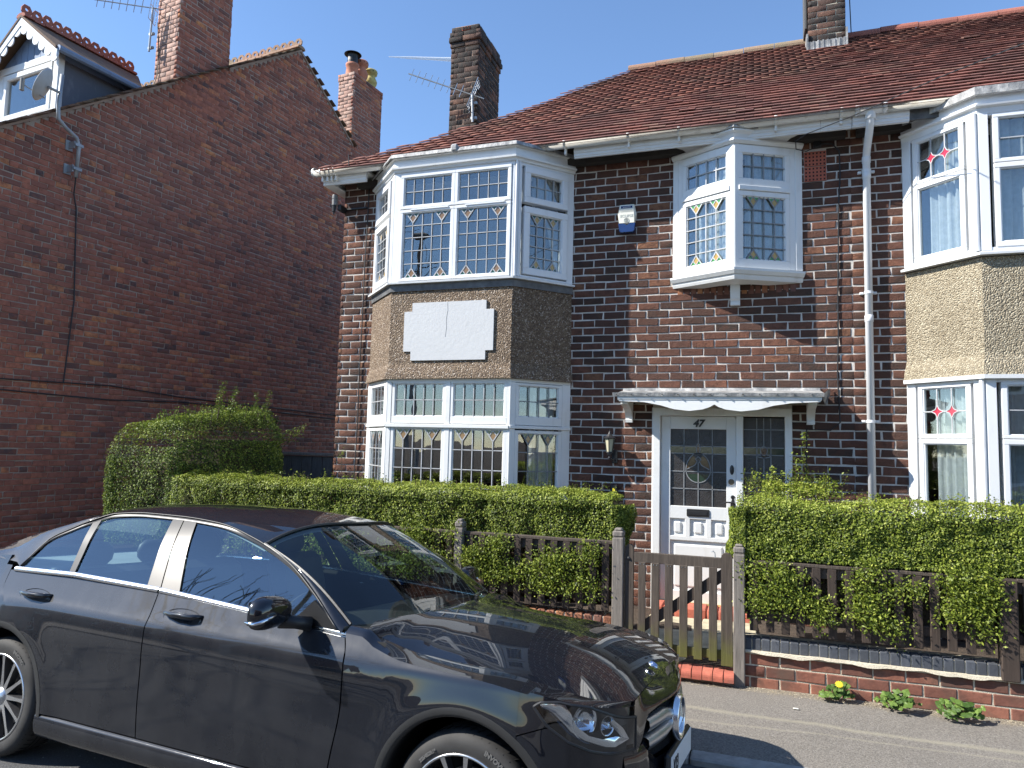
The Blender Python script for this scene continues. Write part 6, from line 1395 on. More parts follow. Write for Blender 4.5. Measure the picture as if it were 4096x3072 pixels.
# bumper side and front lower
def bsurf(s,z): return wside(s,z)
panel('front_bumper_side',lambda z:.803,lambda z:1.19,fix(lambda s:max(arch(s),.20)),fix(lambda s:bl(s)-.005 if s<.919 else hlb(s)-.005),26,14,m_cpaint2)
rq_t=lambda s:float(np.interp(s,[-3.42,-3.0,-2.6,-2.52],[1.00,1.06,1.09,1.06]))
panel('rear_wing',lambda z:-3.40,lambda z:-2.62,fix(lambda s:max(arch(s),.22)),fix(rq_t),22,18,m_cpaint)
# strip of rear wing between the door and arch
for m in (0,1):
    P=[]
    for j in range(25):
        f=j/24; z=.305+(1.035-.305)*f; s1=cutR(min(z,1.03))-g
        q=.385**2-(z-.335)**2; sa=(-2.40+math.sqrt(q)) if q>0 and z<.72 else -2.63
        row=[]
        for i in range(7):
            s=min(sa,s1-.012)+(s1-min(sa,s1-.012))*i/6; w=wside(s,z); row.append((s,CW-w if m else w,z))
        P.append(row)
    mb=MB(); mb.smooth=True; mb.grid(P,flip=not m); mb.build('quarter_panel',m_cpaint,car)
# sill
for m in (0,1):
    P=[]; pr=[(.03,.30),(.014,.297),(.006,.285),(.004,.25),(.012,.21),(.03,.18),(.07,.16),(.16,.155)]
    for i in range(31):
        s=-2.03+(-.03+2.03)*i/30+ (.15 if False else 0); e=min(1,i/2.,(30-i)/2.); P.append([(s if i not in(0,) else s,(CW-w if m else w),z) for w,z in pr])
    mb=MB(); mb.smooth=True; mb.grid(P,flip=not m); mb.build('side_sill',m_cpaint,car)
    for c in (.56,-2.40):
        mb=MB(); mb.smooth=True; P=[]
        for k in range(33):
            a=PI*(-.06+1.12*k/32); r0,r1=.385,.372; s=c+r0*math.cos(a); z=.335+r0*math.sin(a); s2=c+r1*math.cos(a); z2=.335+r1*math.sin(a); s3=c+.41*math.cos(a); z3=.335+.41*math.sin(a); w0=wside(s,max(z,.2)); w3=wside(s3,max(z3,.2)); Y=lambda w:CW-w if m else w
            P.append([(s3,Y(w3-.001),z3),(s,Y(w0-.004),z),(s2,Y(w0+.004),z2),(s2,Y(w0+.04),z2),(c+.40*math.cos(a),Y(.32),.335+.40*math.sin(a))])
        mb.grid(P,flip=bool(m)); mb.build('wheel_arch_liner',[m_cpaint2] if False else m_dash,car)
# lining behind panel gaps
for m in (0,1):
    mb=MB(); Y=lambda w:CW-w if m else w
    for a,b,zb,zt in ((-1.99,.12,.22,.93),(-3.3,-2.8,.25,.95),(.98,1.16,.3,.70)):
        mb.grid([[(s,Y(wside(s,z)+.03),z) for z in np.linspace(zb,zt,14)] for s in np.linspace(a,b,20)])
    mb.grid([[(s,Y(wside(s,.74+(hoodz(s)-.84)*f if s>-.1 else .74+.19*f)+.03),(.74+(hoodz(s)-.84)*f if s>-.1 else .74+.19*f)) for f in np.linspace(0,1,5)] for s in np.linspace(-2.8,.95,30)])
    mb.build('inner_body',m_gap,car)
# bonnet
hzc=lambda s:float(cr([-.3,.0,.3,.6,.85,1.0,1.10,1.18],[1.02,1.005,.992,.962,.915,.872,.834,.795],s))
hs1=lambda b:1.180
P=[]
for i in range(41):
    t=i/40; row=[]
    for j in range(45):
        y=j/44*2-1; yy=abs(y); 
        sfront=1.178; sback=float(np.interp(yy,[0,.5,.85,1],[.06,.03,-.05,-.005])); s=sback+(sfront-sback)*t; we=hoodw(s)+.003; ze=hdz(s)-.002; zc=hzc(s); half=(CW/2-we)
        z=ze+(zc-ze)*(1-yy**2.3); row.append((s,CW/2+y*half,z))
    P.append(row)
mb=MB(); mb.smooth=True; mb.grid(P,flip=True); rim=[P[-1][j] for j in range(45)]; mb.smooth=False; mb.add(rim+[(x-.012,y,z-.03) for x,y,z in rim],[(k,k+1,46+k-1+0,45+k) if False else (k,45+k,46+k,k+1) for k in range(44)]); mb.build('bonnet',m_cpaint2,car)
mb=MB(); mb.grid([[(x+.004 if i>20 else x,y,z-.022) for (x,y,z) in row] for i,row in enumerate(P[::4])],flip=True); mb.build('bonnet_underside',m_gap,car)
# nose panel between bonnet and grille, flanks
def nosep(w): return float(np.interp(w if w<=CW/2 else CW-w,PLW,PLS))
mb=MB(); mb.smooth=True; G=[]
for i in range(41):
    w=.372+(CW-.744)*i/40; wm=min(w,CW-w); row=[]
    zt=.785+.014*(1-((w-CW/2)/.52)**2); zb=float(np.interp(wm,[.37,.44,.49,.60,.885],[.57,.60,.705,.722,.728]))
    sf=nosep(w)
    for j in range(7):
        f=j/6; z=zt+(zb-zt)*f; s=1.183+(sf-1.183)*(1-(1-f)**2); row.append((s,w,z))
    G.append(row)
mb.grid(G); mb.build('nose_panel',m_cpaint2,car)
# grille
gz=lambda wm:(float(np.interp(wm,[.49,.53,.60,.885],[.66,.70,.722,.728])),float(np.interp(wm,[.49,.53,.62,.885],[.62,.56,.505,.495])))
mb=MB(); G=[]
for i in range(31):
    w=.485+(CW-.97)*i/30; wm=min(w,CW-w); zt,zb=gz(wm); G.append([(nosep(w)-.035,w,zb+(zt-zb)*j/8) for j in range(9)])
mb.grid(G); mb.build('grille_mesh',m_gap,car)
mb=MB()
for i in range(56):
    w=.50+(CW-1.0)*i/55; wm=min(w,CW-w); zt,zb=gz(wm); s=nosep(w)-.028
    if not .40<abs(1)*0+wm<.885 or True:
        mb.tube([(s,w-.03,zb+.004),(s,w+.03,zt-.004)],.0022,4,cap=False)
        if i%2==0: mb.tube([(s,w+.03,zb+.004),(s,w-.03,zt-.004)],.0022,4,cap=False)
mb.build('grille_wires',m_dash,car)
for zc,dz in ((.655,.031),(.578,.031)):
    mb=MB(); mb.smooth=True; G=[]
    for i in range(41):
        w=.50+(CW-1.0)*i/40; wm=min(w,CW-w); k=float(np.interp(wm,[.5,.7,.80,.885],[0,0,1,1])); zz=zc+(.615-zc)*k*.55+(.015*(wm-.5)/.38); h=dz*(1-.2*k); s=nosep(w); G.append([(s-.03,w,zz-h),(s-.002,w,zz-h*.8),(s+.010,w,zz-h*.1),(s+.006,w,zz+h*.7),(s-.01,w,zz+h),(s-.03,w,zz+h)])
    mb.grid(G); mb.build('grille_bar',m_satin,car)
# star badge
SB=Matrix.Translation((1.285,CW/2,.612))@Matrix.Rotation(PI/2,4,'Y')
mb=MB(); mb.smooth=True; R_=.094; mb.lathe([(R_-.011,-.02),(R_-.008,.004),(R_,.009),(R_+.008,.004),(R_+.011,-.02)],40,SB); mb.build('badge_ring',m_chrome,car)
mb=MB(); mb.lathe([(0,-.018),(R_-.005,-.018)],30,SB); mb.build('badge_backing',m_gap,car)
mb=MB()
for k in range(3):
    a=PI+2*PI*k/3; d=Vector((math.cos(a),math.sin(a),0)); n=Vector((-d.y,d.x,0)); tip=d*(R_-.006); b1=n*.014; apex=Vector((0,0,.012))
    q=[-d*.006+b1*1.1,tip,-d*.006-b1*1.1,apex]; mb.add([tuple(v) for v in q]+[tuple(tip+Vector((0,0,-.006)))],[(0,1,3),(3,1,2),(0,3,1)],SB)
mb.build('badge_star',m_chrome,car)
mb=MB(); T=Matrix.Translation((1.150,CW/2,.832))@Matrix.Rotation(math.radians(28),4,'Y'); mb.lathe([(0,.006),(.024,.006),(.028,.002),(.028,-.004)],20,T); mb.build('bonnet_badge',m_chrome,car); mb=MB(); mb.lathe([(0,.0075),(.019,.0072),(.019,.006)],20,T); mb.build('bonnet_badge_centre',simple('badge_blue',(0.08,0.16,0.4),.3),car)
# bumper
mb=MB(); mb.smooth=True; G=[]
for i in range(61):
    w=.30+(CW-.60)*i/60; wm=min(w,CW-w); s0=nosep(w); zt=float(np.interp(wm,[.30,.40,.47,.49,.53,.62,.885],[.600,.588,.585,.60,.545,.495,.485])); G.append([(s0-.012,w,zt),(s0-.002,w,zt-.015),(s0+.006,w,zt-.06),(s0+.008,w,.40),(s0+.004,w,.30),(s0-.01,w,.22),(s0-.06,w,.18),(s0-.25,w,.17)])
mb.grid(G); mb.build('front_bumper',m_cpaint2,car)
mb=MB(); mb.bbox(1.262,1.290,CW/2-.27,CW/2+.27,.385,.515,.010); pb=mb.build('number_plate_holder',m_black,car)
mb=MB(); mb.bbox(1.290,1.295,CW/2-.255,CW/2+.255,.395,.505,.002); npl=mb.build('number_plate',simple('white_plate',(0.78,0.78,0.76),.4,var=.03),car)
text_mesh('V23',.088,.001,m_black,'plate_lettering',npl,Matrix.Translation((1.2962,CW/2-.155,.450))@Matrix.Rotation(PI/2,4,'Z')@Matrix.Rotation(PI/2,4,'X')@Matrix.Scale(.82,4,(1,0,0)),bold=.002)
# headlamps
def lamp_pt(f,gv,push=0):     # f along, gv from bottom to top
    s=.862+(1.185-.862)*f; zb,zt=hlb(s),hlt(s); z=zb+(zt-zb)*gv; w=wside(s,z)+push; return s,w,z
for m in (0,1):
    Y=lambda w:CW-w if m else w
    hl=_link('headlight',None,car,True); hl.empty_display_size=.05
    def gg(push,n=24,k=12,inner=0.0): return [[(lambda q:(q[0],Y(q[1]),q[2]))(lamp_pt(inner+(1-2*inner)*i/n,inner+(1-2*inner)*j/k,push)) for j in range(k+1)] for i in range(n+1)]
    mb=MB(); mb.smooth=True; mb.grid(gg(-.004),flip=bool(m)); 
    L_=mb.build('lens',m_lens,hl)
    mb=MB(); mb.smooth=True; mb.grid(gg(.10),flip=bool(m)); mb.build('housing',m_lamphouse,hl)
    mb=MB(); e=gg(.0); ed=[e[i][0] for i in range(25)]+[e[24][j] for j in range(13)]+[e[i][12] for i in range(24,-1,-1)]+[e[0][j] for j in range(12,-1,-1)]; mb.tube(ed,.006,6); mb.build('lamp_seal',m_black,hl)
    # signature strip
    mb=MB(); mb.smooth=True
    line=[(.06,.80),(.16,.82),(.26,.74),(.34,.52),(.44,.30),(.58,.19),(.72,.20),(.84,.27),(.90,.40),(.86,.62),(.80,.80)]
    ws=[.012,.026,.036,.034,.024,.018,.016,.020,.026,.024,.012]; Gs=[]
    for (f,gv),wd in zip(line,ws):
        a=lamp_pt(f,gv,.022); Gs.append(a)
    GG=[]
    for k,(a,wd) in enumerate(zip(Gs,ws)):
        p=Vector((a[0],Y(a[1]),a[2])); q0=Gs[max(k-1,0)]; q1=Gs[min(k+1,len(Gs)-1)]; tdir=(Vector((q1[0],Y(q1[1]),q1[2]))-Vector((q0[0],Y(q0[1]),q0[2]))).normalized(); nn_=Vector((0,1 if m else -1,.0)); sd_=tdir.cross(nn_).normalized(); GG.append([tuple(p-sd_*wd),tuple(p+Vector((0,(.012 if m else -.012),0))),tuple(p+sd_*wd)])
    mb.grid(GG); mb.build('lamp_surround',m_reflector,hl)
    for f,gv,rr in ((.52,.56,.060),(.74,.62,.036)):
        a=lamp_pt(f,gv,.045); ax=Vector((.85,(.5 if m else -.5),0)).normalized(); T=Matrix.Translation((a[0],Y(a[1]),a[2]))@ax.to_track_quat('Z','Y').to_matrix().to_4x4(); mb=MB(); mb.smooth=True; mb.lathe([(0,-.03),(rr*.6,-.022),(rr*.95,.0),(rr,.012),(rr*1.08,.012)],20,T); mb.build('reflector_bowl',m_reflector,hl); mb=MB(); mb.smooth=True; mb.lathe([(0,.0),(rr*.3,-.003),(rr*.42,-.014)],14,T); mb.build('projector_lens',m_lens,hl)
    a=lamp_pt(.42,.55,.03); mb=MB(); mb.add([(a[0]-.02,Y(a[1]),a[2]+.03),(a[0]+.06,Y(a[1]+.02),a[2]-.02),(a[0]+.0,Y(a[1]+.0),a[2]-.035)],[(0,1,2),(2,1,0)]); mb.build('lamp_fin',m_reflector,hl)
# ---- greenhouse
RAILS=[-2.500,-2.481,-2.388,-2.27,-2.147,-1.993,-1.75,-1.49,-1.175,-.868,-.581,-.352,-.145,-.10]
RAILZ=[1.025,1.039,1.201,1.265,1.321,1.371,1.388,1.386,1.369,1.310,1.215,1.096,.958,.93]
RAILW=[.105,.110,.203,.240,.273,.315,.335,.335,.318,.267,.211,.142,.073,.065]
# shift trim so that the rail is the inner edge of the body side above the glass
rz=lambda s:float(np.interp(s,RAILS,RAILZ)); rw=lambda s:float(np.interp(s,RAILS,RAILW))
rzs=lambda s:float(cr(RAILS,RAILZ,s)); rws=lambda s:float(cr(RAILS,RAILW,s))
def wup(s,z):     # lateral position of the upper body side between belt and rail
    b=belt(s)+.012; t=min(1.25,max(0,(z-b)/max(.02,1.37-b))); return float(cr([0,.3,.6,1.0,1.25],[.098,.155,.215,.32,.40],t))
# roof
zc_=lambda s:float(cr([-3.1,-2.9,-2.6,-2.35,-2.1,-1.8,-1.5,-1.2,-.9,-.62,-.3,0.1],[1.07,1.15,1.27,1.36,1.415,1.447,1.458,1.455,1.436,1.395,1.25,1.02],s))
P=[]; NS=44
for i in range(NS+1):
    s=-2.10+(1.32)*i/NS; row=[]; sr=s; ze,we=rzs(s),rws(s)
    f0=float(np.interp(s,[-2.10,-1.9,-1.0,-.78],[0,0,0,0]))
    for j in range(37):
        y=j/36*2-1; yy=abs(y); ss=s+(.16*(1-yy**2)*max(0,(s+1.2)/.42) if s>-1.2 else 0)-(.10*(1-yy**2)*max(0,(-1.8-s)/.3) if s<-1.8 else 0)
        zc=zc_(ss); z=ze+(zc-ze)*(1-yy**3.2) ; hw=CW/2-we
        row.append((ss,CW/2+y*hw,z))
    P.append(row)
mb=MB(); mb.smooth=True; mb.grid(P,flip=True); mb.build('roof',m_cpaint2,car)
front_edge=P[-1]; rear_edge=P[0]
mb=MB(); mb.grid([[(x,y,z-.035) for x,y,z in r] for r in P[::4]]); mb.build('headlining',m_int,car)
# windscreen
wb=lambda yy:(float(np.interp(yy,[0,.5,.85,1],[.09,.055,-.03,-.115])),float(np.interp(yy,[0,.85,1],[.985,.975,.972])))
P=[]
for i in range(21):
    t=i/20; row=[]
    for j in range(37):
        y=j/36*2-1; yy=abs(y); a=Vector(front_edge[j]); sb,zb_=wb(yy); b=Vector((sb,CW/2+y*(CW/2-.135),zb_)); p=a.lerp(b,t); bl=math.sin(PI*t)*.035; p+=Vector((.55,0,.83))*bl; row.append(tuple(p))
    P.append(row)
WS=P
mb=MB(); mb.smooth=True; mb.grid(P,flip=True); mb.build('windscreen',m_wsglass,car)
mb=MB(); mb.tube([tuple(Vector(p)+Vector((.004,0,.004))) for p in P[0]],.008,5); mb.tube([tuple(Vector(r[0])+Vector((.002,-.004,.004))) for r in P],.008,5); mb.tube([tuple(Vector(r[-1])+Vector((.002,.004,.004))) for r in P],.008,5); mb.build('windscreen_seal',m_black,car)
# A pillars (rail curve to windscreen edge)
for m in (0,1):
    G=[]
    for k in range(21):
        t=k/20; e=Vector(WS[k][36 if m else 0]); s=-.78+(-.12+.78)*t; r=Vector((s,rws(s),rzs(s))); 
        if m: r.y=CW-r.y
        mid=(e+r)/2+Vector((0,(.014 if m else -.014),.014)); G.append([tuple(r),tuple(mid),tuple(e)])
    mb=MB(); mb.smooth=True; mb.grid(G,flip=bool(m)); mb.build('front_pillar',m_cpaint2,car)
# scuttle, wipers
mb=MB(); mb.grid([[(p[0]-.02+.10*k,p[1],p[2]-.012+(.012 if k==1 else 0)-.02*k) for k in (0,1)] for p in WS[-1]]); mb.build('scuttle',m_dash,car)
for a,b in (((.02,.62,.992),(-.02,1.30,.992)),((.05,1.12,1.0),(-.09,1.52,.995))):
    mb=MB(); mb.tube([a,tuple((Vector(a)+Vector(b))/2+Vector((0,0,.02))),b],.007,5); mb.tube([tuple(Vector(a)+Vector((-.01,.04,.012))),tuple(Vector(b)+Vector((-.01,.05,.012)))],.005,5); mb.build('wiper',m_black,car)
# rear screen and C pillars
P=[]; re=rear_edge
for i in range(17):
    t=i/16; row=[]
    for j in range(37):
        y=j/36*2-1; a=Vector(re[j]); b=Vector((-2.98+.06*abs(y)**2,CW/2+y*(CW/2-.20),1.075)); p=a.lerp(b,t)+Vector((-.5,0,.85))*math.sin(PI*t)*.03; row.append(tuple(p))
    P.append(row)
RS=P
mb=MB(); mb.smooth=True; mb.grid([r[5:32] for r in P],flip=False); mb.build('rear_screen',m_carglass,car)
for m in (0,1):
    G=[]; 
    for k in range(17):
        t=k/16; row=RS[k]; e=Vector(row[31 if m else 5]); mid=Vector(row[36 if m else 0]); s=-2.10+(-2.52+2.10)*min(1,t*1.25) if t<.8 else -2.52-(t-.8)*5*.45; 
        r=Vector((s,rws(max(s,-2.5)) if s>-2.5 else .105,rzs(s) if s>-2.5 else 1.025+.05*0)); 
        if s<=-2.5: r=Vector((s,.10+.02,1.05+.03*((-2.5-s)/.45)))
        if m: r.y=CW-r.y
        G.append([tuple(r),tuple(r.lerp(mid,.5)+Vector((0,(.01 if m else -.01),.012))),tuple(mid),tuple(e)])
    mb=MB(); mb.smooth=True; mb.grid(G,flip=not m); mb.build('rear_pillar',m_cpaint,car)
P=[]
for i in range(15):
    t=i/14; s=-2.93-.45*t; P.append([(s-.03*(1-abs(y)**2),CW/2+y*(CW/2-.12-.05*t),1.075-.03*t**2+.012*(1-y*y)) for y in [k/12-1 for k in range(25)]])
P.append([(x-.02,y,z-.14) for x,y,z in P[-1]]); P.append([(x-.03,y,z-.30) for x,y,z in P[-2]]); P.append([(x+.03,y,.22) for x,y,z in P[-3]])
mb=MB(); mb.smooth=True; mb.grid(P,flip=False); mb.build('boot_and_rear',m_cpaint,car)
# side glass, frames, trim
beltz=lambda s:belt(s)+.012
for m in (0,1):
    Y=lambda w:CW-w if m else w
    def sidegrid(sL,sR,n,k,inset,ztf,zbf,push=.0):
        G=[]
        for i in range(n+1):
            u=i/n; row=[]
            for j in range(k+1):
                f=j/k; 
                s=sL(f)*(1-u)+sR(f)*u; zb_,zt_=zbf(s),ztf(s); z=zb_+(zt_-zb_)*f; s2=sL(f)*(1-u)+sR(f)*u
                row.append((s2,Y(wup(s2,z)+push),z))
            G.append(row)
        return G
    zin=lambda s:rzs(s)-.018; zbl=lambda s:beltz(s)+.004
    fs=[(-1.183,-1.30,-.125,-.30),( -2.005,-2.07,-1.411,-1.50),(-2.47,-2.46,-2.04,-2.115)]
    def gl(sLb,sLt,sRb,sRt,name='side_window'):
        mb=MB(); mb.smooth=True; mb.grid(sidegrid(lambda f:sLb+(sLt-sLb)*f,lambda f:sRb+(sRt-sRb)*f,26,12,0,zin,zbl,.006),flip=not m); mb.build(name,m_carglass,car)
    gl(-1.18,-1.352,-.14,-.14); gl(-2.005,-2.075,-1.405,-1.52); gl(-2.46,-2.46,-2.035,-2.125,'quarter_window')
    # B pillar trims, quarter divider
    for (b0,t0,b1,t1,mt,nm) in ((-1.415,-1.535,-1.318,-1.452,m_pillar,'pillar_trim'),(-1.310,-1.444,-1.178,-1.348,m_pillar,'pillar_trim'),(-2.045,-2.135,-2.000,-2.085,m_pillar,'window_divider')):
        mb=MB(); mb.smooth=True; mb.grid(sidegrid(lambda f:b0+(t0-b0)*f,lambda f:b1+(t1-b1)*f,4,10,0,lambda s:rzs(s)-.012,lambda s:beltz(s)+.002,-.004),flip=not m); mb.build(nm,mt,car)
    # frame between glass and rail
    G=[]; mb=MB(); mb.smooth=True
    for s in list(np.linspace(-2.47,-.16,70)):
        z1=rzs(s); z0=z1-.020; G.append([(s,Y(wup(s,z0)-.002),max(z0,beltz(s))),(s,Y(wup(s,z0+.008)-.006),max(z0+.008,beltz(s))),(s,Y(rws(s)-.002),z1)])
    mb.grid(G,flip=not m); mb.build('window_frame',m_pillar,car)
    mb=MB(); mb.smooth=True; mb.tube([(s,Y(rws(s)-.006),rzs(s)+.002) for s in np.linspace(-2.485,-.14,80)],.0045,5); mb.build('rail_trim',m_black,car)
    # bright belt strip (two lengths)
    for a,b in ((-2.515,-1.326),(-1.314,-.105)):
        G=[]
        for s in np.linspace(a,b,40):
            z=beltz(s); G.append([(s,Y(wup(s,z)-.004+.006),z-.020),(s,Y(wup(s,z)-.013),z-.016),(s,Y(wup(s,z)-.010),z+.002),(s,Y(wup(s,z)+.002),z+.010)])
        mb=MB(); mb.smooth=True; mb.grid(G,flip=not m); mb.build('belt_trim',m_chrome,car)
    # mirror sail, mirror
    mb=MB(); mb.prism([(-.42,.963),(-.30,1.07),(-.13,.95)] [::-1],Y(.085),Y(.100)); mb.build('mirror_sail',m_black,car)
    mi=_link('door_mirror',None,car,True); mi.empty_display_size=.05
    c0=Vector((-.395,Y(-.115),1.030)); sy=1 if m else -1
    mb=MB(); mb.smooth=True; rows=[]
    for i in range(13):
        v=-PI/2+PI*i/12; row=[]
        for k in range(24):
            u=2*PI*k/24; cx=math.copysign(abs(math.cos(u))**.75,math.cos(u)); cz=math.copysign(abs(math.sin(u))**.8,math.sin(u)); rr=math.cos(v)**.55
            # axis along x (thickness), outline in y-z
            row.append((c0.x+.068*math.sin(v)*(1 if v>0 else .35),c0.y+(-sy)*-.0+.128*cx*rr*1.0,c0.z+.072*cz*rr*(1-.12*cx*(-sy))))
        rows.append(row+[row[0]])
    mb.grid(rows,flip=False); mb.build('mirror_shell',m_cpaint2,mi)
    mb=MB(); mb.smooth=True; mb.tube([(c0.x+.055+.01*math.cos(q),c0.y+sy*(.02+.11*q/1.4) if True else 0,c0.z-.005-.025*(q/1.4)) for q in (0,.35,.7,1.05)]+[(c0.x+.03,c0.y+sy*.125,c0.z-.035),(c0.x-.01,c0.y+sy*.130,c0.z-.03)],[.004,.008,.010,.010,.008,.005],6); mb.build('indicator_strip',m_reflector,mi)
    mb=MB(); mb.smooth=True; mb.tube([(-.30,Y(.07),.965),(-.34,Y(.01),.975),(-.38,Y(-.05),.985)],[.035,.03,.035],10); mb.build('mirror_arm',m_black,mi)
    mb=MB(); mb.box(c0.x-.028,c0.x-.026,c0.y-.10,c0.y+.10,c0.z-.05,c0.z+.05); mb.build('mirror_glass',m_reflector,mi)
    # handles
    for hx,hz in ((-2.213,.906),(-1.080,.918)):
        dh=_link('door_handle',None,car,True); dh.empty_display_size=.05
        ws_=wside(hx,hz-.01); tl=math.radians(38)
        mb=MB(); mb.smooth=True; R=[]
        for i in range(7):
            r=i/6; R.append([(hx+.128*r*math.cos(a),Y(ws_ +(.030*(1-r**2))+(.45*( .040*r*math.sin(a)))-.003),hz-.012+.042*r*math.sin(a)) for a in [2*PI*k/28 for k in range(29)]])
        mb.grid(R,flip=not m); mb.build('handle_recess',m_cpaint2,dh)
        mb=MB(); mb.smooth=True; pts=[(hx-.135,.012),(hx-.10,-.018),(hx-.04,-.033),(hx+.04,-.035),(hx+.10,-.022),(hx+.13,.010)]; mb.tube([(x,Y(ws_+q),hz+.004) for x,q in pts],[.008,.013,.015,.015,.014,.008],10); mb.build('handle_grip',m_cpaint2,dh)
# wheels
def wheel(cx,cy,m,name='wheel'):
    wh=_link(name,None,car,True); wh.empty_display_size=.1
    T=Matrix.Translation((cx,cy,.322))@Matrix.Rotation(PI/2 if not m else -PI/2,4,'X')   # local z outward for the near side
    mb=MB(); mb.smooth=True; prof=[(.232,.0),(.236,.006),(.246,.010),(.275,.014),(.300,.008),(.314,-.006),(.321,-.022),(.322,-.06),(.323,-.12),(.322,-.18),(.314,-.212),(.29,-.225),(.232,-.215)]
    mb.lathe(prof,64,T); ty=mb.build('tyre',m_rubber,wh)
    mb=MB()
    for k in range(54):
        a=2*PI*k/54; 
        for (z0,z1,sk) in ((-.004,-.075,.06),(-.125,-.20,-.06)):
            mb.tube([tuple(T@Vector((.3235*math.cos(a),.3235*math.sin(a),z1))),tuple(T@Vector((.3225*math.cos(a+sk*.5),.3225*math.sin(a+sk*.5),(z0+z1)/2))),tuple(T@Vector((.312*math.cos(a+sk),.312*math.sin(a+sk),z0)))],.0022,4,cap=False)
    for z in (-.085,-.115):
        mb.lathe([(.3225,z-.004),(.324,z-.004),(.324,z+.004),(.3225,z+.004)],64,T)
    mb.build('tread_grooves',m_gap,wh)
    for txt,a0,sz,r0 in (('INVOVIC',math.radians(58),.027,.279),('225/45ZR18',math.radians(128),.018,.262)):
        bend=lambda co,a0=a0,r0=r0: Vector(((r0+co.y)*math.cos(a0-co.x/(r0)),(r0+co.y)*math.sin(a0-co.x/(r0)),.0145+co.z-.5*0 - .0*co.y))
        text_mesh(txt,sz,.0012,simple('raised_rubber',(0.10,0.098,0.094),.7),'tyre_lettering',wh,T,bend=bend,bold=.0012)
    mb=MB(); mb.smooth=True; mb.lathe([(.236,.002),(.240,.004),(.236,.012),(.228,.012),(.226,.002),(.220,-.02),(.212,-.10),(.212,-.19)],64,T); mb.build('rim',m_cut,wh)
    mb=MB(); mb.lathe([(.0,-.085),(.16,-.085),(.16,-.10)],40,T); mb.build('brake_disc',m_disc,wh); mb=MB(); mb.lathe([(.0,-.14),(.212,-.14)],40,T); mb.build('inner_wheel',m_gap,wh)
    mb=MB(); mb.smooth=False
    sp=MB()
    for k in range(13):
        a=2*PI*k/13+.06; d=Vector((math.cos(a),math.sin(a),0)); n=Vector((-d.y,d.x,0)); pr=[(.045,.014,-.012),(.12,.010,-.004),(.18,.0085,.004),(.229,.011,.010)]
        V=[]
        for r,hw,z in pr: V+= [tuple(d*r+n*hw+Vector((0,0,z))),tuple(d*r-n*hw+Vector((0,0,z))),tuple(d*r-n*(hw*1.7)+Vector((0,0,z-.035))),tuple(d*r+n*(hw*1.7)+Vector((0,0,z-.035)))]
        sp.add(V,[(4*i,4*i+1,4*i+5,4*i+4)[::-1] for i in range(3)],T); mb.add(V,[q for i in range(3) for q in ((4*i+1,4*i+2,4*i+6,4*i+5),(4*i+3,4*i,4*i+4,4*i+7),(4*i+2,4*i+3,4*i+7,4*i+6))],T)
    sp.build('spoke_faces',m_cut,wh); mb.build('spokes',m_wheel,wh)
    mb=MB(); mb.smooth=True; mb.lathe([(0,.002),(.03,.0),(.034,-.006),(.055,-.014),(.06,-.05)],30,T); mb.build('hub_cap',m_satin,wh)
for cx in (.56,-2.40):
    wheel(cx,.035,False); wheel(cx,CW-.035,True)
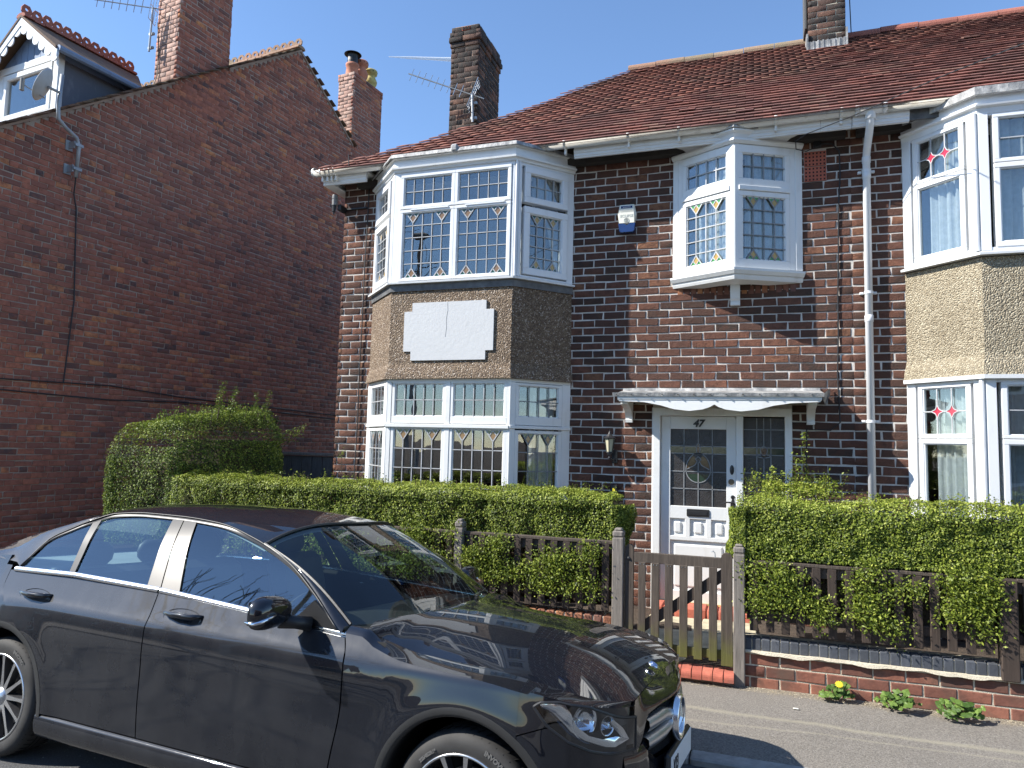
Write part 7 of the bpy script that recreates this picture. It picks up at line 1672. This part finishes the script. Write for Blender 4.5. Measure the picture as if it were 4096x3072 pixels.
# underbody, cabin
mb=MB(); mb.box(-3.2,1.1,.25,CW-.25,.20,.30); mb.build('underbody',m_gap,car)
mb=MB(); mb.box(-2.3,-.15,.14,CW-.14,.30,.42); mb.box(-.30,-.05,.14,CW-.14,.42,.86); mb.build('cabin_floor',m_dash,car)
mb=MB(); mb.smooth=True; mb.grid([[(-.62+.70*i/10,y*(CW-.30)/12+.15,(.80 if i==0 else .90+.045*math.sin(PI*i/10))+.02*math.exp(-((y-3.5)/1.6)**2)*(1 if 2<i<6 else .3)) for y in range(13)] for i in range(11)]); mb.build('dashboard',m_dash,car)
mb=MB(); mb.smooth=True; T=Matrix.Translation((-.72,.50,.86))@Matrix.Rotation(math.radians(-68),4,'Y'); mb.lathe([(.175+.014*math.cos(a),.014*math.sin(a)) for a in [2*PI*k/10 for k in range(11)]],36,T); mb.lathe([(0,-.02),(.06,-.02),(.06,.0),(0,.0)],16,T); mb.build('steering_wheel',m_dash,car)
def seat(x,y,wd,name='seat'):
    se=_link(name,None,car,True); mb=MB(); mb.bbox(x-.05,x+.50,y-wd/2,y+wd/2,.42,.60,.06); 
    T=Matrix.Translation((x,y,.55))@Matrix.Rotation(math.radians(-18),4,'Y'); mb.bbox(-.06,.08,-wd/2,wd/2,0,.62,.055,T); mb.build('seat_back',m_seat,se); mb=MB(); n=14
    mb.smooth=True; T2=Matrix.Translation((x-.22,y,1.215)); mb.lathe([(0,-.085),(.08,-.083),(.125,-.05),(.135,0),(.12,.05),(.08,.083),(0,.088)],20,T2@Matrix.Diagonal((.42,1,1,1))); mb.build('headrest',m_seat,se)
for y in (.50,CW-.50): seat(-1.25,y,.50)
se=_link('rear_bench',None,car,True); mb=MB(); mb.bbox(-2.15,-1.62,.22,CW-.22,.42,.60,.06); T=Matrix.Translation((-2.12,CW/2,.55))@Matrix.Rotation(math.radians(-22),4,'Y'); mb.bbox(-.08,.06,-.66,.66,0,.50,.05,T); mb.build('bench',m_seat,se)
for y in (.46,CW/2,CW-.46):
    mb=MB(); mb.smooth=True; mb.lathe([(0,-.075),(.08,-.072),(.115,-.04),(.122,0),(.11,.04),(.07,.07),(0,.073)],18,Matrix.Translation((-2.32,y,1.105))@Matrix.Diagonal((.42,1,1,1))); mb.build('headrest',m_seat,se)
mb=MB(); mb.box(-2.95,-2.32,.2,CW-.2,1.0,1.03); mb.build('parcel_shelf',simple('parcel_shelf_cloth',(0.25,0.27,0.27),.9),car)
mb=MB(); mb.bbox(-.60,-.575,CW/2-.11,CW/2+.11,1.27,1.335,.01); mb.build('rear_view_mirror',m_black,car)
LOCAL[0]=False
